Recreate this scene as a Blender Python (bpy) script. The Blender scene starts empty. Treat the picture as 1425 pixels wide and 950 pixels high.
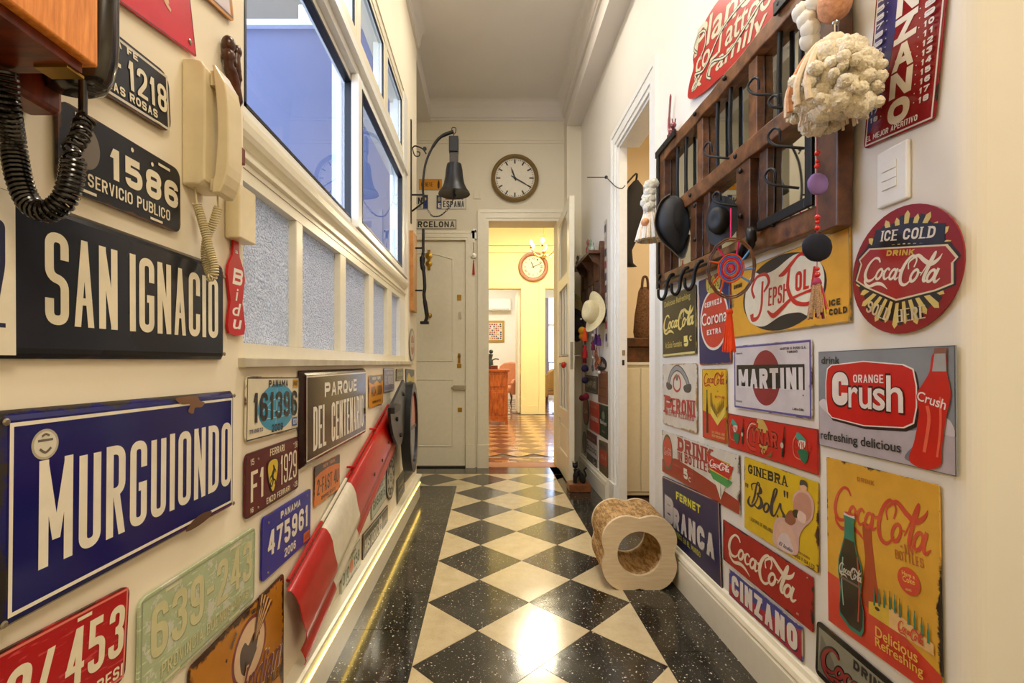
import bpy, bmesh, math, random
from mathutils import Vector, Matrix, noise
C = bpy.context.scene.collection
SC = bpy.context.scene
PI = math.pi
random.seed(7)

# ------------------------------------------------------------------ camera
F, UV, VV = 667.0, 678.0, 505.0        # focal length in pixels, vanishing point
cam_d = bpy.data.cameras.new('camera'); cam = bpy.data.objects.new('camera', cam_d); C.objects.link(cam)
cam.location = (0, 0, 1.0); cam.rotation_euler = (PI/2, 0, 0)
cam_d.sensor_width = 36; cam_d.sensor_fit = 'HORIZONTAL'; cam_d.lens = F/1425*36
cam_d.shift_x = (712.5-UV)/1425; cam_d.shift_y = (VV-475)/1425
cam_d.clip_start = 0.02; cam_d.clip_end = 100
SC.camera = cam

# ------------------------------------------------------------------ world, exposure, area lights
SC.view_settings.view_transform = 'Standard'
SC.view_settings.look = 'None'
SC.view_settings.gamma = 1
SC.view_settings.use_curve_mapping = False
SC.view_settings.exposure = 0.3
W = bpy.data.worlds.new('sky'); SC.world = W; W.use_nodes = True
W.node_tree.nodes['Background'].inputs[0].default_value = (0.66, 0.79, 1.0, 1)
W.node_tree.nodes['Background'].inputs[1].default_value = 5.5

def area(name, loc, size, power, col, rot=(0, 0, 0), sy=None):
    d = bpy.data.lights.new(name, 'AREA'); d.energy = power; d.color = col; d.size = size
    if sy: d.shape = 'RECTANGLE'; d.size_y = sy
    o = bpy.data.objects.new(name, d); o.location = loc; o.rotation_euler = rot; C.objects.link(o); return o
WARM = (1.0, 0.90, 0.76)
area('hall_ceiling_light', (0.17, 1.5, 3.40), 0.5, 21, WARM)
area('hall_ceiling_light_far', (0.17, 2.95, 3.42), 0.35, 9, WARM)
area('near_room_light', (1.0, -0.9, 3.1), 0.8, 46, (1.0, 0.86, 0.66))
area('side_room_light', (1.7, 3.0, 3.0), 0.4, 20, (1.0, 0.80, 0.54))
area('dining_room_light', (0.9, 7.6, 3.6), 0.8, 75, (1.0, 0.90, 0.68))
area('back_room_light', (0.3, 11.0, 3.5), 1.2, 75, (1.0, 0.93, 0.84))
area('salon_light', (1.9, 11.0, 3.5), 1.0, 40, (1.0, 0.93, 0.84))

# ------------------------------------------------------------------ materials
def lin(h):
    if isinstance(h, str):
        h = h.lstrip('#'); c = [int(h[i:i+2], 16)/255 for i in (0, 2, 4)]
    else: c = h
    return tuple(((x/12.92) if x <= .04045 else ((x+.055)/1.055)**2.4) for x in c) + (1,)
_m = {}
def new_mat(name):
    m = bpy.data.materials.new(name); m.use_nodes = True
    nt = m.node_tree; return m, nt, nt.nodes['Principled BSDF']
def N(nt, t, **kw):
    n = nt.nodes.new(t)
    for k, v in kw.items():
        if k.startswith('i_'):
            key = k[2:]; key = int(key) if key.isdigit() else key
            n.inputs[key].default_value = v
        else: setattr(n, k, v)
    return n
def mixc(nt, fac, a, b):
    n = nt.nodes.new('ShaderNodeMix'); n.data_type = 'RGBA'
    for sock, v in ((n.inputs[0], fac), (n.inputs[6], a), (n.inputs[7], b)):
        if hasattr(v, 'links') or hasattr(v, 'is_linked'): nt.links.new(v, sock)
        else: sock.default_value = v
    return n.outputs[2]
def ramp(nt, src, p0, p1, c0=(0, 0, 0, 1), c1=(1, 1, 1, 1)):
    n = nt.nodes.new('ShaderNodeValToRGB'); e = n.color_ramp.elements
    e[0].position = p0; e[1].position = p1; e[0].color = c0; e[1].color = c1
    nt.links.new(src, n.inputs[0]); return n.outputs[0]
def noise_tex(nt, scale, detail=3, coord='Object', vec=None, rough=.55, sc3=None):
    if vec is None:
        if coord == 'Position': vec = N(nt, 'ShaderNodeNewGeometry').outputs['Position']
        else: vec = N(nt, 'ShaderNodeTexCoord').outputs[coord]
    if sc3:
        mp = N(nt, 'ShaderNodeMapping'); mp.inputs['Scale'].default_value = sc3
        nt.links.new(vec, mp.inputs[0]); vec = mp.outputs[0]
    n = N(nt, 'ShaderNodeTexNoise'); n.inputs['Scale'].default_value = scale
    n.inputs['Detail'].default_value = detail; n.inputs['Roughness'].default_value = rough
    nt.links.new(vec, n.inputs['Vector']); return n.outputs[0]
def bump(nt, b, src, strength=.2, dist=.002):
    n = N(nt, 'ShaderNodeBump'); n.inputs['Strength'].default_value = strength; n.inputs['Distance'].default_value = dist
    nt.links.new(src, n.inputs['Height']); nt.links.new(n.outputs[0], b.inputs['Normal'])
def paint(h, rough=.35, metal=0., var=.06, sc=30, bmp=0., coat=0.):
    """plain coloured surface with a light procedural unevenness"""
    k = ('paint', h, rough, metal, var, sc, bmp, coat)
    if k in _m: return _m[k]
    m, nt, b = new_mat('paint_%s' % str(h).strip('#'))
    c = lin(h); n = noise_tex(nt, sc, 3)
    d = tuple(x*(1-var*2.2) for x in c[:3]) + (1,)
    nt.links.new(mixc(nt, ramp(nt, n, .35, .7), c, d), b.inputs['Base Color'])
    b.inputs['Roughness'].default_value = rough; b.inputs['Metallic'].default_value = metal
    b.inputs['Coat Weight'].default_value = coat; b.inputs['Coat Roughness'].default_value = .1
    if bmp: bump(nt, b, n, bmp)
    _m[k] = m; return m
def plate_mat(h, rust=.0, rcol='5a3a22', rough=.28, spots=.0, scratch=0.):
    """enamelled or printed tin, rusted along its edges and in spots"""
    k = ('plate', h, rust, rcol, rough, spots, scratch)
    if k in _m: return _m[k]
    m, nt, b = new_mat('tin_%s' % h)
    c = lin(h); n = noise_tex(nt, 9, 5, rough=.7)
    base = mixc(nt, ramp(nt, noise_tex(nt, 14, 3), .4, .75), c, tuple(x*.86 for x in c[:3])+(1,))
    if scratch:
        s = ramp(nt, noise_tex(nt, 30, 4, sc3=(1, 6, 1)), .60, .64)
        base = mixc(nt, s, base, tuple(min(1, x*(1+scratch)+.05) for x in c[:3])+(1,))
    tc = N(nt, 'ShaderNodeTexCoord'); sp = N(nt, 'ShaderNodeSeparateXYZ'); nt.links.new(tc.outputs['Generated'], sp.inputs[0])
    def mth(op, a, bb):
        q = N(nt, 'ShaderNodeMath', operation=op)
        for i, v in enumerate((a, bb)):
            if v is None: continue
            if isinstance(v, (int, float)): q.inputs[i].default_value = v
            else: nt.links.new(v, q.inputs[i])
        return q.outputs[0]
    ax = mth('ABSOLUTE', mth('SUBTRACT', sp.outputs[0], .5), None); ay = mth('ABSOLUTE', mth('SUBTRACT', sp.outputs[1], .5), None)
    d = mth('MAXIMUM', ax, ay)                       # .5 at the edge
    e = mth('ADD', d, mth('MULTIPLY', mth('SUBTRACT', n, .5), .22))
    if rust: base = mixc(nt, ramp(nt, e, .512-rust*.22, .525-rust*.22), base, lin(rcol))
    if spots: base = mixc(nt, ramp(nt, noise_tex(nt, 22, 5, rough=.7), .66-spots*.1, .68-spots*.1), base, lin(rcol))
    nt.links.new(base, b.inputs['Base Color']); b.inputs['Roughness'].default_value = rough
    b.inputs['Specular IOR Level'].default_value = .38
    bump(nt, b, n, .08, .002)
    _m[k] = m; return m
def wood(name, a, bcol, scale=(1, 1, 8), rough=.45, s=14, bmp=.25):
    k = ('wood', name)
    if k in _m: return _m[k]
    m, nt, b = new_mat(name)
    n = noise_tex(nt, s, 6, 'Position', sc3=scale, rough=.65)
    nt.links.new(mixc(nt, ramp(nt, n, .32, .68), lin(a), lin(bcol)), b.inputs['Base Color'])
    b.inputs['Roughness'].default_value = rough; bump(nt, b, n, bmp, .002)
    _m[k] = m; return m
def emit(name, col, st):
    m = bpy.data.materials.new(name); m.use_nodes = True; nt = m.node_tree; nt.nodes.clear()
    e = N(nt, 'ShaderNodeEmission'); e.inputs[0].default_value = lin(col); e.inputs[1].default_value = st
    o = N(nt, 'ShaderNodeOutputMaterial'); nt.links.new(e.outputs[0], o.inputs[0]); return m
def plaster(name, h, rough=.75):
    m, nt, b = new_mat(name); c = lin(h)
    n = noise_tex(nt, 2.2, 4, 'Position'); f = noise_tex(nt, 160, 2, 'Position')
    nt.links.new(mixc(nt, ramp(nt, n, .35, .7), c, tuple(x*.95 for x in c[:3])+(1,)), b.inputs['Base Color'])
    b.inputs['Roughness'].default_value = rough; bump(nt, b, f, .12, .001); return m
M_wall = plaster('cream_wall_paint', 'f6ecd4'); M_wallR = plaster('white_wall_paint', 'e9e4d9')
M_far = plaster('ivory_wall_paint', 'e9e2cd'); M_ceil = plaster('ceiling_paint', 'e4dfd8')
M_trim = paint('eee8d2', .3, var=.02); M_white = paint('f2f2ec', .3, var=.02)
M_yel = plaster('yellow_wall_paint', 'f5e6a8'); M_room = plaster('white_room_paint', 'f3f1ea')
M_blue = plaster('blue_grey_yard_paint', '525a78'); M_oldwall = plaster('old_yard_plaster', '5e564a')
M_side = plaster('ochre_room_paint', 'f2e2c4')
M_iron = paint('17171a', .42, .35, var=.1, sc=60, bmp=.2)
M_black = paint('141418', .45, var=.08)
M_oldwood = wood('old_dark_wood', '2a160c', '6a4022', (1, 1, 1), .38, 16, .5)
M_oldwood2 = wood('weathered_brown_wood', '3c2214', '8a5a34', (1, 1, 1), .36, 20, .5)
M_brass = paint('a98434', .3, .9, var=.1)
M_chrome = paint('b8b4a8', .25, .9, var=.05)
M_beige = paint('e9dab2', .28, var=.03, coat=.2)
M_red = paint('b81610', .32, var=.08, coat=.15)
M_orange_wood = wood('orange_teak', 'd67a22', 'ffa650', (9, 9, .9), .35, 22, .15)
M_redwood = wood('red_brown_wood', '451808', '84371a', (1, 6, 1), .3, 12, .15)
M_cabinet = wood('cherry_wood', '8a3d14', 'c96a2a', (4, 4, 1), .3, 8, .1)

def terrazzo():
    m, nt, b = new_mat('black_terrazzo'); pos = N(nt, 'ShaderNodeNewGeometry').outputs['Position']
    outs = []
    for sc, th in ((80, .18), (160, .20), (42, .10)):
        v = N(nt, 'ShaderNodeTexVoronoi'); v.inputs['Scale'].default_value = sc; v.inputs['Randomness'].default_value = 1
        wn = N(nt, 'ShaderNodeTexNoise'); wn.inputs['Scale'].default_value = 60; nt.links.new(pos, wn.inputs['Vector'])
        mx = N(nt, 'ShaderNodeVectorMath', operation='MULTIPLY_ADD'); nt.links.new(wn.outputs[1], mx.inputs[0]); mx.inputs[1].default_value = (.012, .012, 0); nt.links.new(pos, mx.inputs[2])
        nt.links.new(mx.outputs[0], v.inputs['Vector'])
        sp = N(nt, 'ShaderNodeSeparateColor'); nt.links.new(v.outputs['Color'], sp.inputs[0])
        a = ramp(nt, v.outputs['Distance'], th, th+.03, (1, 1, 1, 1), (0, 0, 0, 1))
        g = ramp(nt, sp.outputs[0], .55, .58)
        q = N(nt, 'ShaderNodeMath', operation='MULTIPLY'); nt.links.new(a, q.inputs[0]); nt.links.new(g, q.inputs[1]); outs.append(q.outputs[0])
    base = mixc(nt, ramp(nt, noise_tex(nt, 7, 4, 'Position'), .35, .7), lin('201f1a'), lin('3d3a33'))
    base = mixc(nt, outs[1], base, lin('8d8878')); base = mixc(nt, outs[0], base, lin('b9b4a2')); base = mixc(nt, outs[2], base, lin('d4cfbd'))
    nt.links.new(base, b.inputs['Base Color']); b.inputs['Roughness'].default_value = .2
    r = ramp(nt, noise_tex(nt, 11, 4, 'Position'), .3, .75, (.09, .09, .09, 1), (.2, .2, .2, 1)); nt.links.new(r, b.inputs['Roughness'])
    b.inputs['Coat Weight'].default_value = .25; b.inputs['Coat Roughness'].default_value = .12
    bump(nt, b, noise_tex(nt, 40, 3, 'Position'), .06, .002); return m
M_terr = terrazzo()
def creamtile():
    m, nt, b = new_mat('cream_tile')
    n = noise_tex(nt, 13, 5, 'Position', rough=.65); f = noise_tex(nt, 240, 2, 'Position')
    base = mixc(nt, ramp(nt, n, .3, .75), lin('d8c9a4'), lin('c2b08a'))
    base = mixc(nt, ramp(nt, f, .66, .70), base, lin('8f8063'))
    nt.links.new(base, b.inputs['Base Color'])
    r = ramp(nt, n, .3, .75, (.12, .12, .12, 1), (.24, .24, .24, 1)); nt.links.new(r, b.inputs['Roughness'])
    b.inputs['Coat Weight'].default_value = .15; b.inputs['Coat Roughness'].default_value = .15
    bump(nt, b, noise_tex(nt, 40, 3, 'Position'), .06, .002); return m
M_cream = creamtile()
def glass(name, tint='ffffff', ior=1.5, refl=1.0):
    m = bpy.data.materials.new(name); m.use_nodes = True; nt = m.node_tree; nt.nodes.clear()
    t = N(nt, 'ShaderNodeBsdfTransparent'); t.inputs[0].default_value = lin(tint)
    g = N(nt, 'ShaderNodeBsdfGlossy'); g.inputs['Roughness'].default_value = .01
    lw = N(nt, 'ShaderNodeLayerWeight'); pw = N(nt, 'ShaderNodeMath', operation='POWER'); pw.inputs[1].default_value = 3
    nt.links.new(lw.outputs['Facing'], pw.inputs[0]); f = N(nt, 'ShaderNodeMath', operation='MULTIPLY_ADD'); nt.links.new(pw.outputs[0], f.inputs[0])
    f.inputs[1].default_value = .9*refl; f.inputs[2].default_value = .07*refl          # Schlick, both faces alike
    mx = N(nt, 'ShaderNodeMixShader'); nt.links.new(f.outputs[0], mx.inputs[0]); nt.links.new(t.outputs[0], mx.inputs[1]); nt.links.new(g.outputs[0], mx.inputs[2])
    o = N(nt, 'ShaderNodeOutputMaterial'); nt.links.new(mx.outputs[0], o.inputs[0]); return m
M_glass = glass('clear_glass', 'eef3ff')
M_redglass = glass('red_glass', 'd02020'); M_blueglass = glass('blue_glass', '3050b0')
def ripple():
    m, nt, b = new_mat('rippled_glass')
    pos = N(nt, 'ShaderNodeNewGeometry').outputs['Position']
    wn = N(nt, 'ShaderNodeTexNoise'); wn.inputs['Scale'].default_value = 9; nt.links.new(pos, wn.inputs['Vector'])
    mx = N(nt, 'ShaderNodeVectorMath', operation='MULTIPLY_ADD'); nt.links.new(wn.outputs[1], mx.inputs[0]); mx.inputs[1].default_value = (.05, .05, .05); nt.links.new(pos, mx.inputs[2])
    v = N(nt, 'ShaderNodeTexVoronoi', feature='SMOOTH_F1'); v.inputs['Scale'].default_value = 185; nt.links.new(mx.outputs[0], v.inputs['Vector'])
    bump(nt, b, v.outputs['Distance'], 1.0, .02)
    nt.links.new(ramp(nt, v.outputs['Distance'], .15, .75, lin('ffffff'), lin('9a9eae')), b.inputs['Base Color'])
    b.inputs['Roughness'].default_value = .12
    tr = N(nt, 'ShaderNodeBsdfTranslucent'); tr.inputs[0].default_value = (.95, .92, .9, 1)
    bn = [n for n in nt.nodes if n.type == 'BUMP'][0]; nt.links.new(bn.outputs[0], tr.inputs['Normal'])
    ms = N(nt, 'ShaderNodeMixShader'); ms.inputs[0].default_value = .35
    nt.links.new(b.outputs[0], ms.inputs[1]); nt.links.new(tr.outputs[0], ms.inputs[2])
    nt.links.new(ms.outputs[0], nt.nodes['Material Output'].inputs[0]); return m
M_ripple = ripple()
def frosted():
    m, nt, b = new_mat('frosted_glass'); b.inputs['Base Color'].default_value = (.8, .78, .7, 1); b.inputs['Roughness'].default_value = .25
    tr = N(nt, 'ShaderNodeBsdfTranslucent'); tr.inputs[0].default_value = (.95, .93, .88, 1); ms = N(nt, 'ShaderNodeMixShader'); ms.inputs[0].default_value = .5
    bump(nt, b, noise_tex(nt, 180, 2, 'Position'), .5, .003)
    nt.links.new(b.outputs[0], ms.inputs[1]); nt.links.new(tr.outputs[0], ms.inputs[2]); nt.links.new(ms.outputs[0], nt.nodes['Material Output'].inputs[0]); return m
M_frost = frosted()
M_mirror = paint('dfe3e2', .02, 1.0, var=.02)

# ------------------------------------------------------------------ mesh builder
class MB:
    def __init__(s): s.v = []; s.f = []; s.m = []; s.mats = []
    def mi(s, m):
        if m is None: return 0
        if m not in s.mats: s.mats.append(m)
        return s.mats.index(m)
    def add(s, vs, fs, m=None):
        o = len(s.v); k = s.mi(m); s.v += [tuple(p) for p in vs]
        for f in fs: s.f.append([i+o for i in f]); s.m.append(k)
        return s
    def box(s, x0, y0, z0, x1, y1, z1, m=None):
        x0, x1 = min(x0, x1), max(x0, x1); y0, y1 = min(y0, y1), max(y0, y1); z0, z1 = min(z0, z1), max(z0, z1)
        vs = [(x, y, z) for z in (z0, z1) for y in (y0, y1) for x in (x0, x1)]
        return s.add(vs, [(0, 2, 3, 1), (4, 5, 7, 6), (0, 1, 5, 4), (2, 6, 7, 3), (0, 4, 6, 2), (1, 3, 7, 5)], m)
    def tube(s, pts, r, m=None, n=8, caps=True, closed=False):
        pts = [Vector(p) for p in pts]; k = len(pts)
        rs = r if isinstance(r, (list, tuple)) else [r]*k
        vs, fs = [], []; prev = None
        for i, p in enumerate(pts):
            if closed: t = pts[(i+1) % k]-pts[i-1]
            else: t = pts[min(i+1, k-1)]-pts[max(i-1, 0)]
            if t.length < 1e-9: t = Vector((0, 0, 1))
            t.normalize()
            if prev is None:
                a = t.orthogonal().normalized()
            else:
                a = prev-t*prev.dot(t)
                a = a.normalized() if a.length > 1e-6 else t.orthogonal().normalized()
            prev = a; b = t.cross(a)
            for j in range(n):
                q = 2*PI*j/n; vs.append(p+(a*math.cos(q)+b*math.sin(q))*rs[i])
        for i in range(k if closed else k-1):
            i2 = (i+1) % k
            for j in range(n):
                fs.append((i*n+j, i*n+(j+1) % n, i2*n+(j+1) % n, i2*n+j))
        if caps and not closed:
            fs.append(tuple(range(n-1, -1, -1))); fs.append(tuple((k-1)*n+j for j in range(n)))
        return s.add(vs, fs, m)
    def cyl(s, a, b, r, m=None, n=16): return s.tube([a, b], r, m, n)
    def lathe(s, c, prof, m=None, n=24, axis='Z', sx=1, sy=1):
        """prof: list of (r, h) along axis from c"""
        vs, fs = [], []; k = len(prof)
        for r, h in prof:
            for j in range(n):
                q = 2*PI*j/n; a, b = r*math.cos(q)*sx, r*math.sin(q)*sy
                p = (a, b, h) if axis == 'Z' else ((h, a, b) if axis == 'X' else (a, -h, b))
                vs.append((c[0]+p[0], c[1]+p[1], c[2]+p[2]))
        for i in range(k-1):
            for j in range(n): fs.append((i*n+j, i*n+(j+1) % n, (i+1)*n+(j+1) % n, (i+1)*n+j))
        fs.append(tuple(range(n-1, -1, -1))); fs.append(tuple((k-1)*n+j for j in range(n)))
        return s.add(vs, fs, m)
    def prism(s, poly, fn, t0, t1, m=None):
        """poly 2D points, fn(a,b,t)->xyz"""
        k = len(poly); vs = [fn(a, b, t0) for a, b in poly]+[fn(a, b, t1) for a, b in poly]
        fs = [tuple(range(k-1, -1, -1)), tuple(range(k, 2*k))]+[(i, (i+1) % k, k+(i+1) % k, k+i) for i in range(k)]
        return s.add(vs, fs, m)
    def ball(s, c, r, m=None, n=12, sx=1, sy=1, sz=1, amp=0, fr=10, seed=0):
        vs, fs = [], []
        for i in range(1, n):
            th = PI*i/n
            for j in range(n*2):
                ph = PI*j/n; d = Vector((math.sin(th)*math.cos(ph), math.sin(th)*math.sin(ph), math.cos(th)))
                q = r*(1+amp*noise.noise(d*fr*.3+Vector((seed, 0, seed*.7)))) if amp else r
                vs.append((c[0]+d.x*q*sx, c[1]+d.y*q*sy, c[2]+d.z*q*sz))
        t = len(vs); vs.append((c[0], c[1], c[2]+r*sz)); vs.append((c[0], c[1], c[2]-r*sz)); w = n*2
        for i in range(n-2):
            for j in range(w): fs.append((i*w+j, (i+1)*w+j, (i+1)*w+(j+1) % w, i*w+(j+1) % w))
        for j in range(w): fs.append((t, j, (j+1) % w)); fs.append((t+1, (n-2)*w+(j+1) % w, (n-2)*w+j))
        return s.add(vs, fs, m)
    def build(s, name, mat=None, parent=None, origin=None, smooth=False, bevel=0, sub=0, loc=None, norm=True):
        """world-space verts are stored relative to the parent's location (or to origin)"""
        me = bpy.data.meshes.new(name)
        if origin is None: origin = parent['o'] if (parent is not None and 'o' in parent) else (0, 0, 0)
        o = Vector(origin[:]) if not isinstance(origin, Vector) else origin
        me.from_pydata([(v[0]-o.x, v[1]-o.y, v[2]-o.z) for v in s.v], [], s.f)
        ms = s.mats or ([mat] if mat else [])
        for m in ms: me.materials.append(m if m else mat)
        if len(ms) > 1: me.polygons.foreach_set('material_index', s.m)
        if norm and len(s.f) < 30000:
            bm = bmesh.new(); bm.from_mesh(me); bmesh.ops.recalc_face_normals(bm, faces=bm.faces); bm.to_mesh(me); bm.free()
        if smooth:
            me.polygons.foreach_set('use_smooth', [True]*len(me.polygons))
            try: me.set_sharp_from_angle(angle=math.radians(50))
            except Exception: pass
        ob = bpy.data.objects.new(name, me); C.objects.link(ob)
        if parent is not None: ob.parent = parent; ob['o'] = o
        else: ob.location = o; ob['o'] = o
        if bevel:
            b = ob.modifiers.new('bevel', 'BEVEL'); b.width = bevel; b.segments = 2; b.limit_method = 'ANGLE'
        if sub:
            b = ob.modifiers.new('sub', 'SUBSURF'); b.levels = sub; b.render_levels = sub
        return ob
def tag(o, label=None, cat=None, group=None, kind=None):
    for k, v in (('label', label), ('category', cat), ('group', group), ('kind', kind)):
        if v: o[k] = v
    return o
def thing(name, label, cat, loc, group=None):
    o = bpy.data.objects.new(name, None); C.objects.link(o); o.location = loc; o['o'] = Vector(loc)
    o.empty_display_size = .05
    return tag(o, label, cat, group)
def struct(name, mb, mat=None, parent=None, **kw):
    o = mb.build(name, mat, parent, **kw)
    if parent is None: o['kind'] = 'structure'
    return o
def copy_tree(o, parent=None):
    c = o.copy(); C.objects.link(c)
    if parent is not None: c.parent = parent
    for ch in [x for x in bpy.data.objects if x.parent == o]: copy_tree(ch, c)
    return c
def spline(pts, sub=6, closed=False):
    P = [Vector(p) for p in pts]; n = len(P); out = []
    rng = range(n if closed else n-1)
    for i in rng:
        p0 = P[i-1] if (closed or i > 0) else P[0]; p1 = P[i]; p2 = P[(i+1) % n]; p3 = P[(i+2) % n] if (closed or i+2 < n) else P[-1]
        for k in range(sub):
            t = k/sub; out.append(.5*((2*p1)+(p2-p0)*t+(2*p0-5*p1+4*p2-p3)*t*t+(3*p1-p0-3*p2+p3)*t**3))
    if not closed: out.append(P[-1])
    return out

XL, XR, YF = -.53, .875, 4.60
def at(u, v, Y): return Vector(((u-UV)*Y/F, Y, 1+(VV-v)*Y/F))
def onL(u, v, X=XL): return at(u, v, F*X/(u-UV))
def onR(u, v, X=XR): return at(u, v, F*X/(u-UV))
# ------------------------------------------------------------------ floor
D = .4225; X0 = -.248; Y0 = 2.004
fl = MB().box(-1.4, -2.5, -.10, 2.6, 4.72, -.006)
floor = struct('floor', fl, paint('2a251c', .6))
G = .0011
def dia(name, cx, cy, mat, kind='full', cache={}):
    k = (mat.name, kind)
    if k not in cache:
        h = D/2-G*1.4
        poly = {'full': [(-h, 0), (0, -h), (h, 0), (0, h)], 'right': [(0, -h), (h, 0), (0, h)], 'left': [(-h, 0), (0, -h), (0, h)],
                'up': [(-h, 0), (h, 0), (0, h)], 'down': [(-h, 0), (0, -h), (h, 0)], 'upleft': [(0, 0), (0, h), (-h, 0)]}[kind]
        me = MB().prism(poly, lambda a, b, t: (a, b, t), -.006, 0, mat).build('floor_tile', None, None)
        cache[k] = me.data; bpy.data.objects.remove(me)
    o = bpy.data.objects.new(name, cache[k]); C.objects.link(o); o.parent = floor; o.location = (cx, cy, 0); return o
for j in range(-5, 5):                          # lengthwise strip, two tiles wide
    cy = Y0+j*D
    for i in range(2): dia('floor_tile', X0+D/2+i*D, cy, M_terr)
for j in range(-5, 6):
    cy = Y0-D/2+j*D
    if j <= 4:
        dia('floor_tile', X0+D, cy, M_cream)
        dia('floor_tile', X0, cy, M_cream, 'right'); dia('floor_tile', X0+2*D, cy, M_cream, 'left')
yc = Y0+5*D                                     # cross strip, one tile deep, in front of the far wall
dia('floor_tile', X0, yc-D/2, M_cream, 'right'); dia('floor_tile', X0+D, yc-D/2, M_cream); dia('floor_tile', X0+2*D, yc-D/2, M_cream, 'left')
for i in range(-3, 2):
    dia('floor_tile', X0+D/2+i*D, yc, M_terr)
for i in range(-2, 3): dia('floor_tile', X0+i*D, yc+D/2, M_cream, 'down')
for i in range(-2, 0): dia('floor_tile', X0+i*D, yc-D/2, M_cream, 'up')
dia('floor_tile', X0, yc-D/2, M_cream, 'upleft')
def slab(x0, y0, x1, y1, mat=M_terr):
    return MB().box(x0+G, y0+G, -.006, x1-G, y1-G, 0, mat).build('floor_tile', None, floor)
T = .2945; yb = 2.093-6*T
k = 0
while yb < yc-D/2-.02:
    y1 = min(yb+T, yc-D/2); slab(-.53, yb, X0, y1); yb = y1
yb = 1.956-6*T
while yb < 4.55:
    y1 = min(yb+T, 4.6); slab(X0+2*D, yb, XR, y1); yb = y1
for i in range(7): slab(-1.35+i*.29, yc+D/2, -1.35+(i+1)*.29, 4.6)
for i in range(2): slab(-1.25+i*.36, 3.59, -1.25+(i+1)*.36, yc-D/2)
slab(-1.3+.0, 4.6, -.2, 4.66)
for i in range(8):
    for j in range(4): slab(XR+.02+i*.3-.0, .86-(j+1)*.3, XR+.02+(i+1)*.3, .86-j*.3)
struct('floor_side_room', MB().box(XR+.0, 2.0, -.1, 2.6, 4.72, .0), wood('dark_plank_floor', '2b180e', '4a2c1a', (8, 1, 1)))

# ------------------------------------------------------------------ walls
ZC = 3.48
w = MB()
w.box(XL-.12, -2.5, -.1, XL, 1.04, 3.6); w.box(XL-.12, 1.04, -.1, XL, 3.59, .99); w.box(XL-.12, 1.04, 2.74, XL, 3.59, 3.6)
w.box(XL-.12, 3.20, .99, XL, 3.59, 2.74)
struct('wall_left', w, M_wall)
struct('wall_entry_side', MB().box(-1.37, 3.48, -.1, XL-.12, 3.59, 3.6), M_wall)
struct('wall_entry', MB().box(-1.37, 3.59, -.1, -1.25, 4.82, 3.6), M_far)
w = MB(); YB = 4.82
w.box(-1.4, YF, 2.18, -.21, YB, 3.9); w.box(-1.4, YF, 0, -.96, YB, 2.18); w.box(-.21, YF, 0, .014, YB, 3.9)
w.box(.014, YF, 2.36, .669, YB, 3.9); w.box(.669, YF, 0, 2.6, YB, 3.9)
struct('wall_far', w, M_far)
w = MB(); cr = [(XR+.035-.035*math.cos(PI/2*k/8), .866+.035-.035*math.sin(PI/2*k/8)) for k in range(9)]
w.prism([(XR, 2.55)]+cr+[(2.6, .866), (2.6, .98), (XR+.13, .98), (XR+.13, 2.55)], lambda a, b, t: (a, b, t), -.1, 3.6)
struct('wall_right_near', w, M_wallR); w = MB(); w.box(XR, 2.55, 2.44, XR+.05, 3.18, 3.6); w.box(XR, 3.18, -.1, XR+.05, YF, 3.6)
w.box(XR+.05, 2.55, 2.6, XR+.13, 3.18, 3.6)
struct('wall_right', w, M_wallR)
struct('wall_back', MB().box(-.65, -2.62, -.1, 2.72, -2.5, 3.6), M_wall)
struct('wall_near_far_right', MB().box(2.6, -2.5, -.1, 2.72, .98, 3.6), M_wall)
# ceilings
struct('ceiling', MB().box(XL-.12, -2.5, ZC, 2.72, YF, ZC+.14), M_ceil)
struct('ceiling_entry', MB().box(-1.37, 3.59, 3.31, -.54, YF, ZC+.1), M_ceil)
c = MB(); c.box(.74, .98, 3.20, XR, YF, ZC); struct('trim_1', c, M_ceil)            # soffit beam along the right wall
struct('trim_2', MB().box(.74, 4.447, 0, XR, YF, 3.20), M_far)                        # pilaster in the right corner
def cove(name, p0, p1, nx, ny, z0=3.32, r=.13):
    """plaster cornice swept from p0 to p1; n is the direction out of the wall"""
    prof = [(0, 0), (.018, 0), (.018, .018), (.03, .022), (.03, .04)]
    for k in range(7):
        a = PI/2*k/6; prof.append((.03+(r-.03)*(1-math.cos(a)), .04+(ZC-z0-.04)*math.sin(a)))
    prof.append((0, ZC-z0))
    mb = MB(); a, b = Vector(p0), Vector(p1); n = Vector((nx, ny, 0)); k = len(prof)
    vs = [(q.x+n.x*d, q.y+n.y*d, z0+h) for q in (a, b) for d, h in prof]
    mb.add(vs, [tuple(range(k)), tuple(range(2*k-1, k-1, -1))]+[(i, k+i, k+(i+1) % k, (i+1) % k) for i in range(k)])
    return struct(name, mb, M_ceil)
cove('trim_3', (-.54, YF, 0), (.74, YF, 0), 0, -1)
cove('trim_4', (.74, .9, 0), (.74, YF, 0), -1, 0, 3.34, .09)
cove('trim_5', (-.53, -2.4, 0), (-.53, 3.6, 0), 1, 0, 3.36, .07)
struct('trim_6', MB().box(-1.24, YF-.014, 3.13, .74, YF, 3.15).box(-1.24, YF-.008, 3.105, .74, YF, 3.13), M_far)
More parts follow.
